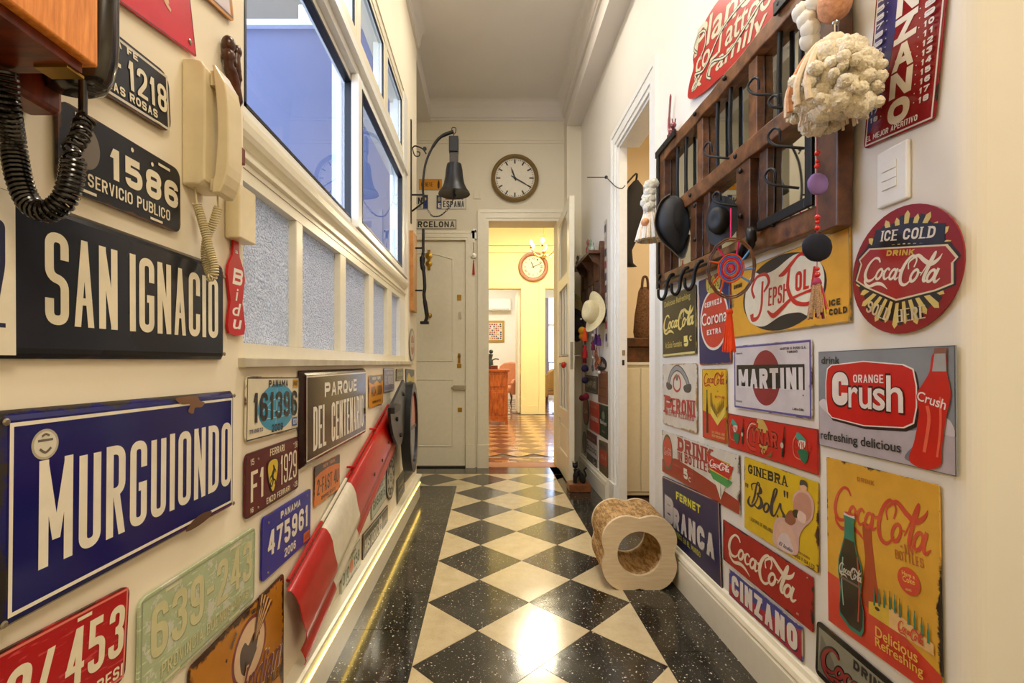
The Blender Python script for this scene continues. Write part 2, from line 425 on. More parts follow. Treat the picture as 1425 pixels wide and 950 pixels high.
# skirting left with its cap
def sweepY(prof, y0, y1, m):
    k = len(prof); mb = MB()
    mb.add([(x, y, z) for y in (y0, y1) for x, z in prof], [tuple(range(k)), tuple(range(2*k-1, k-1, -1))]+[(i, k+i, k+(i+1) % k, (i+1) % k) for i in range(k)], m); return mb
pl = [(XL, 0), (-.504, 0), (-.504, .126), (-.512, .13), (-.512, .145), (-.497, .151), (-.488, .158), (-.489, .166), (-.497, .170), (XL, .172)]
struct('baseboard_left', sweepY(pl, -2.4, 3.596, M_trim))
pr = [(XR, 0), (.846, 0), (.846, .118), (.852, .122), (.852, .128), (.846, .133), (.850, .146), (.860, .152), (.864, .165), (XR, .170)]
struct('baseboard_right', sweepY(pr, .87, 2.405, M_trim))
struct('baseboard_right_far', sweepY(pr, 3.445, 4.44, M_trim))
led = thing('led_strip', 'glowing warm LED strip along the cream skirting of the left wall', 'light strip', (-.50, .5, .11))
MB().box(-.5035, .4, .105, -.4995, 3.592, .111).build('tube', emit('led_glow', 'ffd060', 7), led)
dots = MB(); y = .5
while y < 3.58:
    dots.box(-.5118, y, .134, -.5085, y+.007, .141); dots.box(-.5118, y+.013, .134, -.5085, y+.020, .141); y += .045
d = dots.build('diodes', emit('led_dot', 'fff0a0', 5), led); d['kind'] = 'stuff'

# architraves: simple stepped frames
def arch(name, plane, a0, a1, zt, wd, dp, mat, at0, sgn, zb=0, plinth=.14, both=True):
    """frame around an opening; plane 'F' (y fixed) or 'R' (x fixed); sgn = outward direction"""
    mb = MB()
    def bx(p0, q0, p1, q1, d):
        if plane == 'F': mb.box(p0, at0, q0, p1, at0+sgn*d, q1)
        else: mb.box(at0, p0, q0, at0+sgn*d, p1, q1)
    for (i, i2, d) in ((0, .25, dp*.55), (.25, .72, dp*.8), (.72, 1, dp)):
        w0, w1 = wd*i, wd*i2; zl = zb if not plinth else plinth
        if both != 'right': bx(a0-w1, zl, a0-w0, zt+w1, d)
        if both != 'left': bx(a1+w0, zl, a1+w1, zt+w1, d)
        bx(a0-w0, zt+w0, a1+w0, zt+w1, d)
    if plinth:
        if both != 'right': bx(a0-wd-.004, 0, a0, plinth, dp+.008)
        if both != 'left': bx(a1, 0, a1+wd+.004, plinth, dp+.008)
    return struct(name, mb, mat)
arch('trim_7', 'F', .014, .669, 2.36, .105, .028, M_trim, YF, -1, plinth=.22)
arch('trim_8', 'F', -.96, -.205, 2.18, .085, .02, M_trim, YF, -1, plinth=.22)
arch('trim_9', 'R', 2.545, 3.19, 2.44, .12, .026, M_white, XR, -1, plinth=.19)
# jamb lining of the side door, with strike plates
jb = MB().box(XR-.004, 3.162, 0, XR+.048, 3.1795, 2.438).box(XR-.004, 2.5505, 0, XR+.128, 2.566, 2.438).box(XR-.003, 2.566, 2.42, XR+.127, 3.162, 2.4385)
jj = struct('trim_10', jb, M_white)
MB().box(XR+.015, 3.1600, 1.05, XR+.035, 3.1625, 1.085, M_chrome).box(XR+.015, 3.1600, .985, XR+.03, 3.1625, 1.02, M_black).build('strike_plate', None, jj)
# switch plate on the far wall, above door
# ------------------------------------------------------------------ window in the left wall
win = MB(); xa, xb = -.575, -.545
zs, z1 = 1.006, 1.042
F1 = struct('window_1', MB().box(-.600, 1.0405, 1.012, -.548, 3.199, 1.045, M_trim)
            .box(-.600, 1.0405, 1.412, -.550, 3.199, 1.44, M_trim)
            .box(-.599, 1.0406, 1.045, -.549, 1.076, 1.412, M_trim).box(-.599, 3.02, 1.045, -.5485, 3.199, 1.412, M_white))
MB().box(-.60, 3.06, 1.5635, -.5305, 3.1995, 2.739).build('jamb', M_white, F1)
ys = [1.078, 1.383, 1.431, 1.796, 1.868, 2.236, 2.32, 2.649, 2.767, 3.02]
for i in range(4): MB().box(-.598, ys[2*i+1], 1.045, -.550, ys[2*i+2], 1.412).build('mullion', M_trim, F1, bevel=.003)
for i in range(5): MB().box(-.578, ys[2*i]-.004, 1.044, -.573, ys[2*i+1]+.004, 1.414).build('rippled_pane', M_ripple, F1)
# moulded transom rail
rp = [(-.60, 1.441), (-.548, 1.441), (-.548, 1.455), (-.540, 1.459), (-.540, 1.470), (-.552, 1.476), (-.552, 1.490), (-.536, 1.500), (-.531, 1.512), (-.529, 1.530), (-.531, 1.546), (-.540, 1.556), (-.555, 1.562), (-.60, 1.563)]
sweepY(rp, 1.0405, 3.3, M_trim).build('transom_rail', None, F1)
# stone sill
sl = struct('trim_11', MB().box(-.60, 1.02, .9905, -.514, 3.34, 1.0115), paint('cfc6b0', .55, var=.12, sc=12, bmp=.3), bevel=.002)
# sliding sashes
F2 = struct('window_2', MB().box(-.62, 1.0405, 1.564, -.56, 1.07, 2.20, M_white).box(-.62, 1.0405, 2.20, -.542, 3.059, 2.235, M_white)
            .box(-.545, 1.0405, 2.2355, -.518, 3.16, 2.262, M_white).box(-.62, 1.0405, 2.2625, -.534, 3.159, 2.31, M_white).box(-.62, 1.071, 1.564, -.56, 3.02, 1.572, M_white))
def sash(name, x, y0, y1, z0, z1, st, seal=.009):
    s = MB(); s.box(x-.018, y0, z0, x+.014, y0+st, z1).box(x-.018, y1-st, z0, x+.014, y1, z1).box(x-.018, y0+st, z0, x+.014, y1-st, z0+st*.6).box(x-.018, y0+st, z1-st*.6, x+.014, y1-st, z1)
    o = s.build(name, M_white, F2, bevel=.003)
    g = MB(); yy0, yy1, zz0, zz1 = y0+st, y1-st, z0+st*.6, z1-st*.6
    g.box(x-.012, yy0, zz0, x+.015, yy0+seal, zz1).box(x-.012, yy1-seal, zz0, x+.015, yy1, zz1).box(x-.012, yy0, zz0, x+.015, yy1, zz0+seal).box(x-.012, yy0, zz1-seal, x+.015, yy1, zz1)
    g.build('gasket', M_black, o); MB().add([(x, yy0, zz0), (x, yy1, zz0), (x, yy1, zz1), (x, yy0, zz1)], [(0, 1, 2, 3)]).build('pane', M_glass, o)
    return o
sash('sliding_sash', -.580, 1.072, 2.04, 1.574, 2.199, .045)
sash('sliding_sash', -.546, 1.985, 3.055, 1.564, 2.199, .055)
# hopper lights above
F3 = struct('window_3', MB().box(-.60, 1.0405, 2.3105, -.536, 3.0595, 2.345, M_trim).box(-.60, 1.0405, 2.69, -.536, 3.0595, 2.739, M_trim).box(-.599, 1.0405, 2.345, -.5365, 1.08, 2.69, M_trim))
for y0, y1 in ((1.08, 1.70), (1.75, 1.98), (2.02, 2.52), (2.58, 3.058)):
    s = MB(); x = -.548; st = .028
    s.box(x-.02, y0, 2.3455, x+.008, y0+st, 2.6895).box(x-.02, y1-st, 2.3455, x+.008, y1, 2.6895).box(x-.02, y0+st, 2.3455, x+.008, y1-st, 2.345+st).box(x-.02, y0+st, 2.69-st, x+.008, y1-st, 2.6895)
    o = s.build('hopper_sash', M_trim, F3, bevel=.002)
    g = MB(); a, b, c0, d0 = y0+st, y1-st, 2.345+st, 2.69-st; q = .006
    g.box(x, b-q, c0, x+.0095, b, d0).box(x, a, d0-q, x+.0095, b-q, d0); g.build('gasket', M_black, o)
    MB().add([(x-.004, a, c0), (x-.004, b, c0), (x-.004, b, d0), (x-.004, a, d0)], [(0, 1, 2, 3)]).build('pane', M_glass, o)
for y0, y1 in ((1.701, 1.749), (1.981, 2.019), (2.521, 2.579)): MB().box(-.60, y0, 2.3455, -.5372, y1, 2.6895).build('mullion', M_trim, F3)
# window yard outside
struct('wall_yard_end', MB().box(-3.4, 3.30, -2, -.66, 3.42, 3.30), M_blue)
struct('wall_yard_upper', MB().box(-3.6, 4.9, 3.9, -.2, 5.1, 7), M_oldwall)
struct('wall_yard_side', MB().box(-3.5, -2.0, -2, -3.4, 3.42, 1.2), M_blue)
struct('ground_yard', MB().box(-3.5, -2.0, -2.1, -.66, 3.42, -2), M_oldwall)
struct('trim_12', MB().box(-3.4, 3.26, 3.30, -.66, 3.44, 3.34).box(-1.06, 3.27, -2, -1.0, 3.30, 3.30), paint('c8d2ee', .5))

# ------------------------------------------------------------------ front door (entry)
dr = struct('door_1', MB().box(-.955, YF+.022, .012, -.212, YF+.062, 2.17), M_trim)
def panel(x0, z0, x1, z1, y, par, arched=0, nm='panel'):
    """raised moulding loop plus flat field on a door face (y = face)"""
    pts = [(x0, z0), (x1, z0), (x1, z1)]
    if arched:
        for k in range(1, 8):
            a = k/8; pts.append((x1+(x0-x1)*a, z1+arched*math.sin(PI*a)))
    pts.append((x0, z1))
    mb = MB(); mb.tube([(a, y-.002, b) for a, b in pts], .0065, None, 6, closed=True)
    q = [(x0+.02+(a-x0)*((x1-x0-.04)/(x1-x0)), z0+.02+(b-z0)*((z1-z0-.04)/(z1-z0))) for a, b in pts]
    mb.prism(q, lambda a, b, t: (a, t, b), y-.004, y+.004)
    return mb.build(nm, M_trim, par)
panel(-.90, 1.02, -.335, 2.0, YF+.022, dr, .06); panel(-.90, .20, -.335, .84, YF+.022, dr)
def plate2(u0, v0, u1, v1, Y, th, mat, name, par):
    a, b = at(u0, v0, Y), at(u1, v1, Y); return MB().box(a.x, Y-th, a.z, b.x, Y, b.z).build(name, mat, par, bevel=.001)
YD = YF+.022
for (u0, v0, u1, v1) in ((636, 410, 642, 418), (636, 506, 642, 512), (637, 567, 643, 573)): plate2(u0, v0, u1, v1, YD, .006, M_brass, 'lock_plate', dr)
h = MB(); p = at(639, 498, YD); h.lathe((p.x, p.y, p.z+.02), [(.004, 0), (.014, .004), (.016, .02), (.01, .03), (.0, .045)], None, 10, 'Y'); h.box(p.x-.012, YD-.012, p.z-.05, p.x+.012, YD, p.z+.045)
h.build('handle', M_brass, dr, smooth=True)
h = MB(); p = at(640, 439, YD); h.box(p.x-.012, YD-.006, p.z-.035, p.x+.012, YD, p.z+.035); h.build('letter_slot', M_chrome, dr)
h = MB(); a = at(631, 536, YD); b = at(649, 542, YD); h.box(a.x, YD-.03, b.z, b.x, YD, a.z).cyl((a.x-.02, YD-.02, (a.z+b.z)/2), (b.x, YD-.02, (a.z+b.z)/2), .008)
h.build('bolt', M_chrome, dr)
h = MB(); p = at(598, 439, YD); h.lathe(p, [(.02, 0), (.024, .01), (.012, .02), (.022, .04), (.018, .055), (0.001, .06)], None, 14, 'Y'); h.build('knob', M_brass, dr, smooth=True)
th_ = thing('key_holder', 'small carved brass and wood ornament hanging high on the front door', 'ornament', at(597, 365, YD))
h = MB(); h.lathe(at(597, 356, YD-.001), [(.001, 0), (.035, .004), (.035, .012), (0.001, .018)], None, 14, 'Y'); h.lathe(at(597, 367, YD-.001), [(.001, 0), (.032, .004), (.032, .012), (0.001, .018)], None, 14, 'Y')
h.box(at(595, 365, YD).x, YD-.012, at(595, 376, YD).z, at(599, 365, YD).x, YD-.001, at(595, 348, YD).z); h.build('plaque', M_brass, th_)
struct('threshold_shadow', MB().box(-.955, YF-.02, 0, -.212, YF+.02, .011), paint('0d0c0b', .5))  # near-black strip painting the threshold-like shadow under the front door
struct('trim_15', MB().box(-.26, YF-.02, 0, .2, YF-.019, .001).box(.014, YF, -.02, .669, 4.82, .002), wood('threshold_wood', '8a4a22', 'b5703c', (1, 8, 1)))

# ------------------------------------------------------------------ glazed door standing open
a = Vector((.672, 4.585)); b = Vector((.660, 3.855))
dx = (b-a); L = dx.length; dx.normalize(); nx = Vector((dx.y, -dx.x))
if nx.x > 0: nx = -nx                         # towards the left, visible face
M_doorwarm = M_trim
def dbox(s0, z0, s1, z1, t0, t1, mb):
    vs = []
    for z in (z0, z1):
        for t in (t0, t1):
            for s in (s0, s1):
                p = a+dx*s+nx*t; vs.append((p.x, p.y, z))
    mb.add(vs, [(0, 2, 3, 1), (4, 5, 7, 6), (0, 1, 5, 4), (2, 6, 7, 3), (0, 4, 6, 2), (1, 3, 7, 5)])
m1 = MB(); TH = -.042; st = .11
for s0, z0, s1, z1 in ((0, .012, st, 2.345), (L-st, .012, L, 2.345), (st, .012, L-st, .22), (st, .50, L-st, .60), (st, 1.0, L-st, 1.06), (st, 1.66, L-st, 1.76), (st, 2.26, L-st, 2.345)):
    dbox(s0, z0, s1, z1, TH, 0, m1)
gd = struct('door_2', m1, M_trim, bevel=.002)
m2 = MB(); dbox(st, .22, L-st, .50, -.03, -.012, m2); dbox(st+.06, .27, L-st-.06, .45, -.012, -.004, m2); m2.build('door_panel', M_trim, gd)
m2 = MB(); dbox(st, .60, L-st, 1.66, -.024, -.02, m2); m2.build('pane', M_frost, gd)
m2 = MB(); dbox(st, 1.76, L-st, 2.26, -.024, -.02, m2); m2.build('pane', M_frost, gd)
m2 = MB()
for f_ in (.33, .66):
    s_ = st+(L-2*st)*f_; dbox(s_-.012, .60, s_+.012, 1.66, -.034, -.008, m2)
m2.build('glazing_bar', M_trim, gd)
m2 = MB()
for k in range(9):                             # arched head corners
    t = k/8
for sgn in (0, 1):
    poly = [(0, 0)]+[(.20*(1-math.sin(q)), -.20*(1-math.cos(q))) if False else (.22-.22*math.sin(PI/2*i/7), -(.22-.22*math.cos(PI/2*i/7))) for i, q in enumerate([0]*8)]
    P = [(st+p[0], 2.26+p[1]) if not sgn else (L-st-p[0], 2.26+p[1]) for p in poly]
    m2.prism(P, lambda s, z, t: tuple((a+dx*s+nx*t))+(z,), -.036, -.006)
m2.build('arched_head', M_trim, gd)
ps = a+dx*(L-.055)
hh = MB(); hh.cyl((ps.x, ps.y, 1.06), (ps.x+nx.x*.055, ps.y+nx.y*.055, 1.06), .009).cyl((ps.x+nx.x*.055, ps.y, 1.06), (ps.x+nx.x*.055, ps.y+.10, 1.055), .008)
hh.cyl((ps.x+.042, ps.y, 1.06), (ps.x+.095, ps.y, 1.06), .009).cyl((ps.x+.095, ps.y, 1.06), (ps.x+.095, ps.y+.10, 1.055), .008)
hh.build('handle', M_chrome, gd, smooth=True)
MB().box(b.x+.008, b.y-.002, .95, b.x+.032, b.y+.002, 1.17).build('lock_plate', M_chrome, gd)
MB().ball((ps.x-.035, ps.y+.02, .985), .02, None, 8, sz=1.4).build('red_tag', M_red, gd)
# ------------------------------------------------------------------ flat lettering and pictures
_t = {}
def text_geo(s, bold=0., shear=0.):
    k = (s, bold, shear)
    if k in _t: return _t[k]
    cu = bpy.data.curves.new('t', 'FONT'); cu.body = s; cu.size = 1; cu.offset = bold; cu.shear = shear; cu.resolution_u = 3; cu.dimensions = '2D'; cu.fill_mode = 'BOTH'
    o = bpy.data.objects.new('t', cu); C.objects.link(o)
    dg = bpy.context.evaluated_depsgraph_get(); me = bpy.data.meshes.new_from_object(o.evaluated_get(dg))
    vs = [(v.co.x, v.co.y) for v in me.vertices]; fs = [tuple(p.vertices) for p in me.polygons]
    bpy.data.objects.remove(o); bpy.data.curves.remove(cu); bpy.data.meshes.remove(me)
    if not vs: vs = [(0, 0), (1, 0), (1, 1)]; fs = [(0, 1, 2)]
    x0 = min(v[0] for v in vs); x1 = max(v[0] for v in vs); y0 = min(v[1] for v in vs); y1 = max(v[1] for v in vs)
    vs = [((x-x0)/(x1-x0), (y-y0)/(y1-y0)) for x, y in vs]
    _t[k] = (vs, fs); return _t[k]
GL = {'A': 'L0,0,.5,1;L1,0,.5,1;H.2,.8,.27', 'B': 'V0;C0,1 1,1r 1,.53r 0,.53;C0,.53 1,.53r 1,0r 0,0', 'C': 'C1,.66 1,1r 0,1r 0,0r 1,0r 1,.34', 'D': 'V0;C0,1 1,1r 1,0r 0,0',
      'E': 'V0;H0,1,1;H0,.85,.5;H0,1,0', 'F': 'V0;H0,1,1;H0,.85,.5', 'G': 'C1,.70 1,1r 0,1r 0,0r 1,0r 1,.45 .5,.45', 'H': 'V0;V1;H0,1,.5', 'I': 'V.5', 'J': 'C1,1.02 1,0r 0,0r 0,.3',
      'K': 'V0;L.05,.38,1,1;L.38,.58,1,0', 'L': 'V0;H0,1,0', 'M': 'V0;V1;L0,1,.5,.2;L1,1,.5,.2', 'N': 'V0;V1;L0,1,1,0', 'O': 'O0,0,1', 'P': 'V0;C0,1 1,1r 1,.45r 0,.45', 'Q': 'O0,0,1;L.5,.25,1,0',
      'R': 'V0;C0,1 1,1r 1,.48r 0,.48;L.5,.5,1,0', 'S': 'C1,.74 1,1r 0,1r 0,.52r 1,.48r 1,0r 0,0r 0,.26', 'T': 'V.5;H0,1,1', 'U': 'C0,1.02 0,0r 1,0r 1,1.02', 'V': 'L0,1,.5,0;L1,1,.5,0',
      'W': 'L0,1,.25,0;L.5,1,.25,0;L.5,1,.75,0;L1,1,.75,0', 'X': 'L0,0,1,1;L0,1,1,0', 'Y': 'L0,1,.5,.42;L1,1,.5,.42;v.5,0,.45', 'Z': 'H0,1,1;H0,1,0;L0,0,1,1',
      '0': 'O0,0,1', '1': 'V.62;L.05,.74,.62,1', '2': 'C0,.72 0,1r 1,1r 1,.58r 0,.03;H0,1,0', '3': 'C0,.76 0,1r 1,1r 1,.53r .35,.53;C.35,.53 1,.53r 1,0r 0,0r 0,.24', '4': 'V.78;L0,.27,.72,1;H0,1,.27',
      '5': 'C.97,1 0,1 0,.58 1,.58r 1,0r 0,0r 0,.22', '6': 'C1,.76 1,1r 0,1r 0,0r 1,0r 1,.28;C1,.28 1,.56r 0,.56', '7': 'H0,1,1;L.2,0,1,1', '8': 'O0,.51,1;O0,0,.53', '9': 'C0,.24 0,0r 1,0r 1,1r 0,1r 0,.72;C0,.72 0,.44r 1,.44',
      '-': 'H.05,.95,.5', '/': 'L0,0,1,1', '.': 'v.5,0,.16', '&': 'O.1,.5,1;C1,.4 .9,0r 0,0r 0,.5', '\u00d1': 'V0;V1;L0,1,1,0;H.15,.85,1.28'}
GW = {'I': .01, 'M': 1.32, 'W': 1.4, '1': .62, 'J': .8, 'L': .85, 'E': .86, 'F': .84, 'T': .95, '-': .6, ' ': .45, '.': .05, '/': .7}
def fillet(pts, R, closed):
    out = []; n = len(pts)
    for i, (x, y, r) in enumerate(pts):
        p = Vector((x, y))
        if not r or (not closed and i in (0, n-1)): out.append(p); continue
        a = Vector(pts[i-1][:2]); b = Vector(pts[(i+1) % n][:2])
        def lim(q, rr): return (q-p).length*(.5 if rr else 1)
        ra = min(R, lim(a, pts[i-1][2]), lim(b, pts[(i+1) % n][2]))
        s_, e_ = p+(a-p).normalized()*ra, p+(b-p).normalized()*ra
        for k in range(7):
            t = k/6; w = .92
            m = s_*(1-t)**2+p*2*t*(1-t)*w+e_*t*t; m = m/((1-t)**2+2*t*(1-t)*w+t*t); out.append(m)
    res = [out[0]]
    for q in out[1:]:
        if (q-res[-1]).length > 1e-6: res.append(q)
    if closed and (res[0]-res[-1]).length < 1e-6: res.pop()
    return res
def poly_ribbon(P, t, closed):
    vs, fs = [], []; n = len(P)
    for i, p in enumerate(P):
        d0 = (p-P[i-1]) if (i or closed) else None; d1 = (P[(i+1) % n]-p) if (i < n-1 or closed) else None
        if d0 is None: d0 = d1
        if d1 is None: d1 = d0
        d0 = d0.normalized(); d1 = d1.normalized(); n0 = Vector((-d0.y, d0.x)); n1 = Vector((-d1.y, d1.x)); m = (n0+n1)
        if m.length < 1e-4: m = n0
        m.normalize(); k = min(2.2, 1/max(.3, m.dot(n0))); vs += [tuple(p+m*t/2*k), tuple(p-m*t/2*k)]
    for i in range(n if closed else n-1): j = (i+1) % n; fs.append((2*i, 2*i+1, 2*j+1, 2*j))
    return vs, fs
def stroke_text(txt, W, H, tk=.3, gap=.22, shear=0., slab=0):
    """monoline condensed capitals filling a W x H box"""
    DZ = []
    tot = sum(max(GW.get(c, 1.), tk) if c != ' ' else .45 for c in txt)+gap*(len(txt)-1)
    u = W/tot; t = min(u*tk, H*.3); x = 0; V, Fc = [], []
    Zs = []
    def put(vs, fs):
        o = len(V); V.extend(vs); Zs.append(0); zz = (len(Zs) % 7)*.000016
        for f in fs:
            A_ = sum(vs[f[i-1]][0]*vs[f[i]][1]-vs[f[i]][0]*vs[f[i-1]][1] for i in range(len(f)))
            Fc.append(tuple(i+o for i in (f if A_ > 0 else f[::-1])))
        DZ.extend([zz]*len(vs))
    for c in txt:
        w = (max(GW.get(c, 1.), tk) if c != ' ' else .45)*u
        if c in GL:
            X = lambda a: x+t/2+a*(w-t)
            Y = lambda b: t/2+b*(H-t)
            yy = lambda b: 0 if b <= .001 else (H if b >= .999 else Y(b))
            for st in GL[c].split(';'):
                k, r = st[0], st[1:]
                if k in 'Vv':
                    q = [float(z) for z in r.split(',')]; y0, y1 = (0, H) if k == 'V' else (yy(q[1]), yy(q[2])); xc = X(q[0])
                    put([(xc-t/2, y0), (xc+t/2, y0), (xc+t/2, y1), (xc-t/2, y1)], [(0, 1, 2, 3)])
                    if slab:
                        for y_ in (y0, y1):
                            if y_ in (0, H): s_ = t*.38; a_ = y_ if y_ == 0 else H-s_; put([(xc-t*.95, a_), (xc+t*.95, a_), (xc+t*.95, a_+s_), (xc-t*.95, a_+s_)], [(0, 1, 2, 3)])
                elif k == 'H':
                    a, b, yc = [float(z) for z in r.split(',')]; hb = t*(.8 if not slab else .5); yc = Y(yc) if 0 < yc < 1 else (hb/2 if yc <= 0 else (H-hb/2 if yc == 1 else H*yc)); xa, xb = X(a)-t/2, X(b)+t/2
                    put([(xa, yc-hb/2), (xb, yc-hb/2), (xb, yc+hb/2), (xa, yc+hb/2)], [(0, 1, 2, 3)])
                elif k == 'L':
                    a, b, c2, d = [float(z) for z in r.split(',')]; xa, xb = X(a), X(c2); ya, yb = yy(b), yy(d); dy = abs(yb-ya); ln = math.hypot(xb-xa, dy); hw = t/2*min(2., ln/max(dy, 1e-6))*.95
                    if c in 'AVMNW': hw *= .88
                    lo, hi = x, x+w; cl = lambda z: min(hi, max(lo, z))
                    put([(cl(xa-hw), ya), (cl(xa+hw), ya), (cl(xb+hw), yb), (cl(xb-hw), yb)], [(0, 1, 2, 3)])
                    if slab:
                        for x_, y_ in ((xa, ya), (xb, yb)):
                            if y_ in (0, H) and c in 'AKRXVNM' and not (c == 'A' and y_ == H): s_ = t*.38; a_ = y_ if y_ == 0 else H-s_; put([(x_-t*.9, a_), (x_+t*.9, a_), (x_+t*.9, a_+s_), (x_-t*.9, a_+s_)], [(0, 1, 2, 3)])
                elif k == 'C':
                    pts = []
                    for q in r.split(' '): rr = q.endswith('r'); a, b = [float(z) for z in q.rstrip('r').split(',')]; pts.append((X(a), min(Y(b), H), rr))
                    put(*poly_ribbon(fillet(pts, (w-t)*.62, False), t, False))
                elif k == 'O':
                    a, b0, b1 = [float(z) for z in r.split(',')]; pts = [(X(a), Y(b0), 1), (X(1-a), Y(b0), 1), (X(1-a), Y(b1), 1), (X(a), Y(b1), 1)]
                    put(*poly_ribbon(fillet(pts, (w-t)*.62, True), t, True))
        x += w+gap*u
    return [((a+shear*b)/W, b/H) for a, b in V], Fc, DZ
def ribbon(pts, w, sub=5, closed=False, asp=1.):
    """2D brush stroke; w scalar or list of widths at the control points"""
    P = [Vector((p[0]*asp, p[1])) for p in pts]; n = len(P); ws = w if isinstance(w, (list, tuple)) else [w]*n
    Q = spline([Vector((p.x, p.y, ws[i])) for i, p in enumerate(P)], sub, closed)
    vs, fs = [], []; k = len(Q)
    for i, q in enumerate(Q):
        t = (Q[(i+1) % k]-Q[i-1]) if closed else (Q[min(i+1, k-1)]-Q[max(i-1, 0)]); t.z = 0
        if t.length < 1e-9: t = Vector((1, 0, 0))
        t.normalize(); h = max(q.z, .0001)/2
        vs.append(((q.x-t.y*h)/asp, q.y+t.x*h)); vs.append(((q.x+t.y*h)/asp, q.y-t.x*h))
    for i in range(k if closed else k-1): j = (i+1) % k; fs.append((2*i, 2*i+1, 2*j+1, 2*j))
    return vs, fs
def oval(cx, cy, rx, ry, sl=0, n=8): return [(cx+rx*math.cos(2*PI*i/n)+sl*ry*math.sin(2*PI*i/n), cy+ry*math.sin(2*PI*i/n)) for i in range(n)]
SCRIPT = {}
# flowing two-word drink script, box 100 x 36
SCRIPT['cola'] = [
 ([(23, 27), (20, 31), (14, 31), (7, 24), (4, 14), (8, 8), (15, 9), (20, 14)], [1.5, 2.6, 2, 3, 4, 3.4, 2, 1], 0),
 ([(5, 12), (5, 6), (12, 2), (22, 5), (30, 4.5), (38, 0)], [2, 2.6, 2.8, 3.6, 3, .5], 0),
 (oval(24, 15, 3.4, 5.2, .35), 2.5, 1), ([(25, 21), (28, 18), (31, 18.5)], [1, 1.4, 1], 0),
 ([(37.5, 19), (35, 21), (31.5, 18), (30.5, 13), (33, 10), (38, 13)], [2.4, 1.8, 2.4, 2.8, 2.2, 1], 0),
 (oval(42, 15, 3.2, 5, .35), 2.4, 1), ([(47.5, 21), (45.5, 13), (46.5, 10), (50, 12.5)], [2.4, 2.8, 2.2, .8], 0),
 ([(49, 18.5), (53, 19.5)], 2.4, 0),
 ([(67, 22), (69, 29), (64, 33), (57, 27), (52.5, 16), (54, 7), (60, 5), (67, 11)], [1.4, 1.8, 2.2, 3, 4, 3.6, 2.4, 1], 0),
 ([(61, 20), (60, 26), (64, 30), (70, 33), (78, 28), (86, 25), (93, 29), (96, 34)], [1.5, 1.5, 2, 3.2, 4, 4, 2.6, .6], 0),
 (oval(69, 14, 3.6, 5.6, .35), 2.6, 1), ([(71, 20), (74, 17), (77, 17)], [1, 1.4, 1], 0),
 ([(76, 14), (82, 24), (87, 33), (89, 36), (88, 32), (81, 15), (81, 9), (85, 11)], [1, 1.6, 2.4, 1.4, 2.6, 3.6, 2.8, 1], 0),
 (oval(88, 14, 3.4, 5.4, .35), 2.6, 1), ([(95, 21), (92, 12), (93.5, 8.5), (98, 12)], [2.8, 3.2, 2.6, .8], 0)]
SCRIPT['bols'] = [
 ([(8, 36), (4, 28), (2, 10), (10, 4), (22, 20), (32, 55), (35, 84), (31, 96), (26, 80), (20, 40), (12, 12)], [3, 4, 9, 9, 4, 4, 4, 4, 5, 6, 4], 0),
 ([(14, 60), (12, 78), (24, 88), (36, 82), (38, 66), (28, 54), (38, 46), (40, 24), (30, 8), (20, 14)], [3, 4, 4, 6, 9, 4, 8, 11, 8, 3], 0),
 (oval(53, 24, 6, 16, .2), 6, 1), ([(56, 40), (62, 34), (68, 44), (80, 90), (79, 100), (73, 88), (66, 30), (69, 9), (76, 16)], [3, 3, 4, 4, 4, 5, 9, 8, 3], 0),
 ([(76, 16), (86, 50), (89, 60), (90, 44), (98, 26), (92, 8), (84, 10), (82, 20)], [3, 4, 5, 5, 9, 8, 5, 4], 0)]
def ribbon_set(key, thick=1.):
    W_, H_ = (100, 36) if key == 'cola' else (100, 100)
    out = []
    for p, w, c in SCRIPT[key]:
        w = [x*thick for x in w] if isinstance(w, list) else w*thick
        vs, fs = ribbon(p, w, 4, bool(c)); out.append(([(x/W_, y/H_) for x, y in vs], fs))
    return out
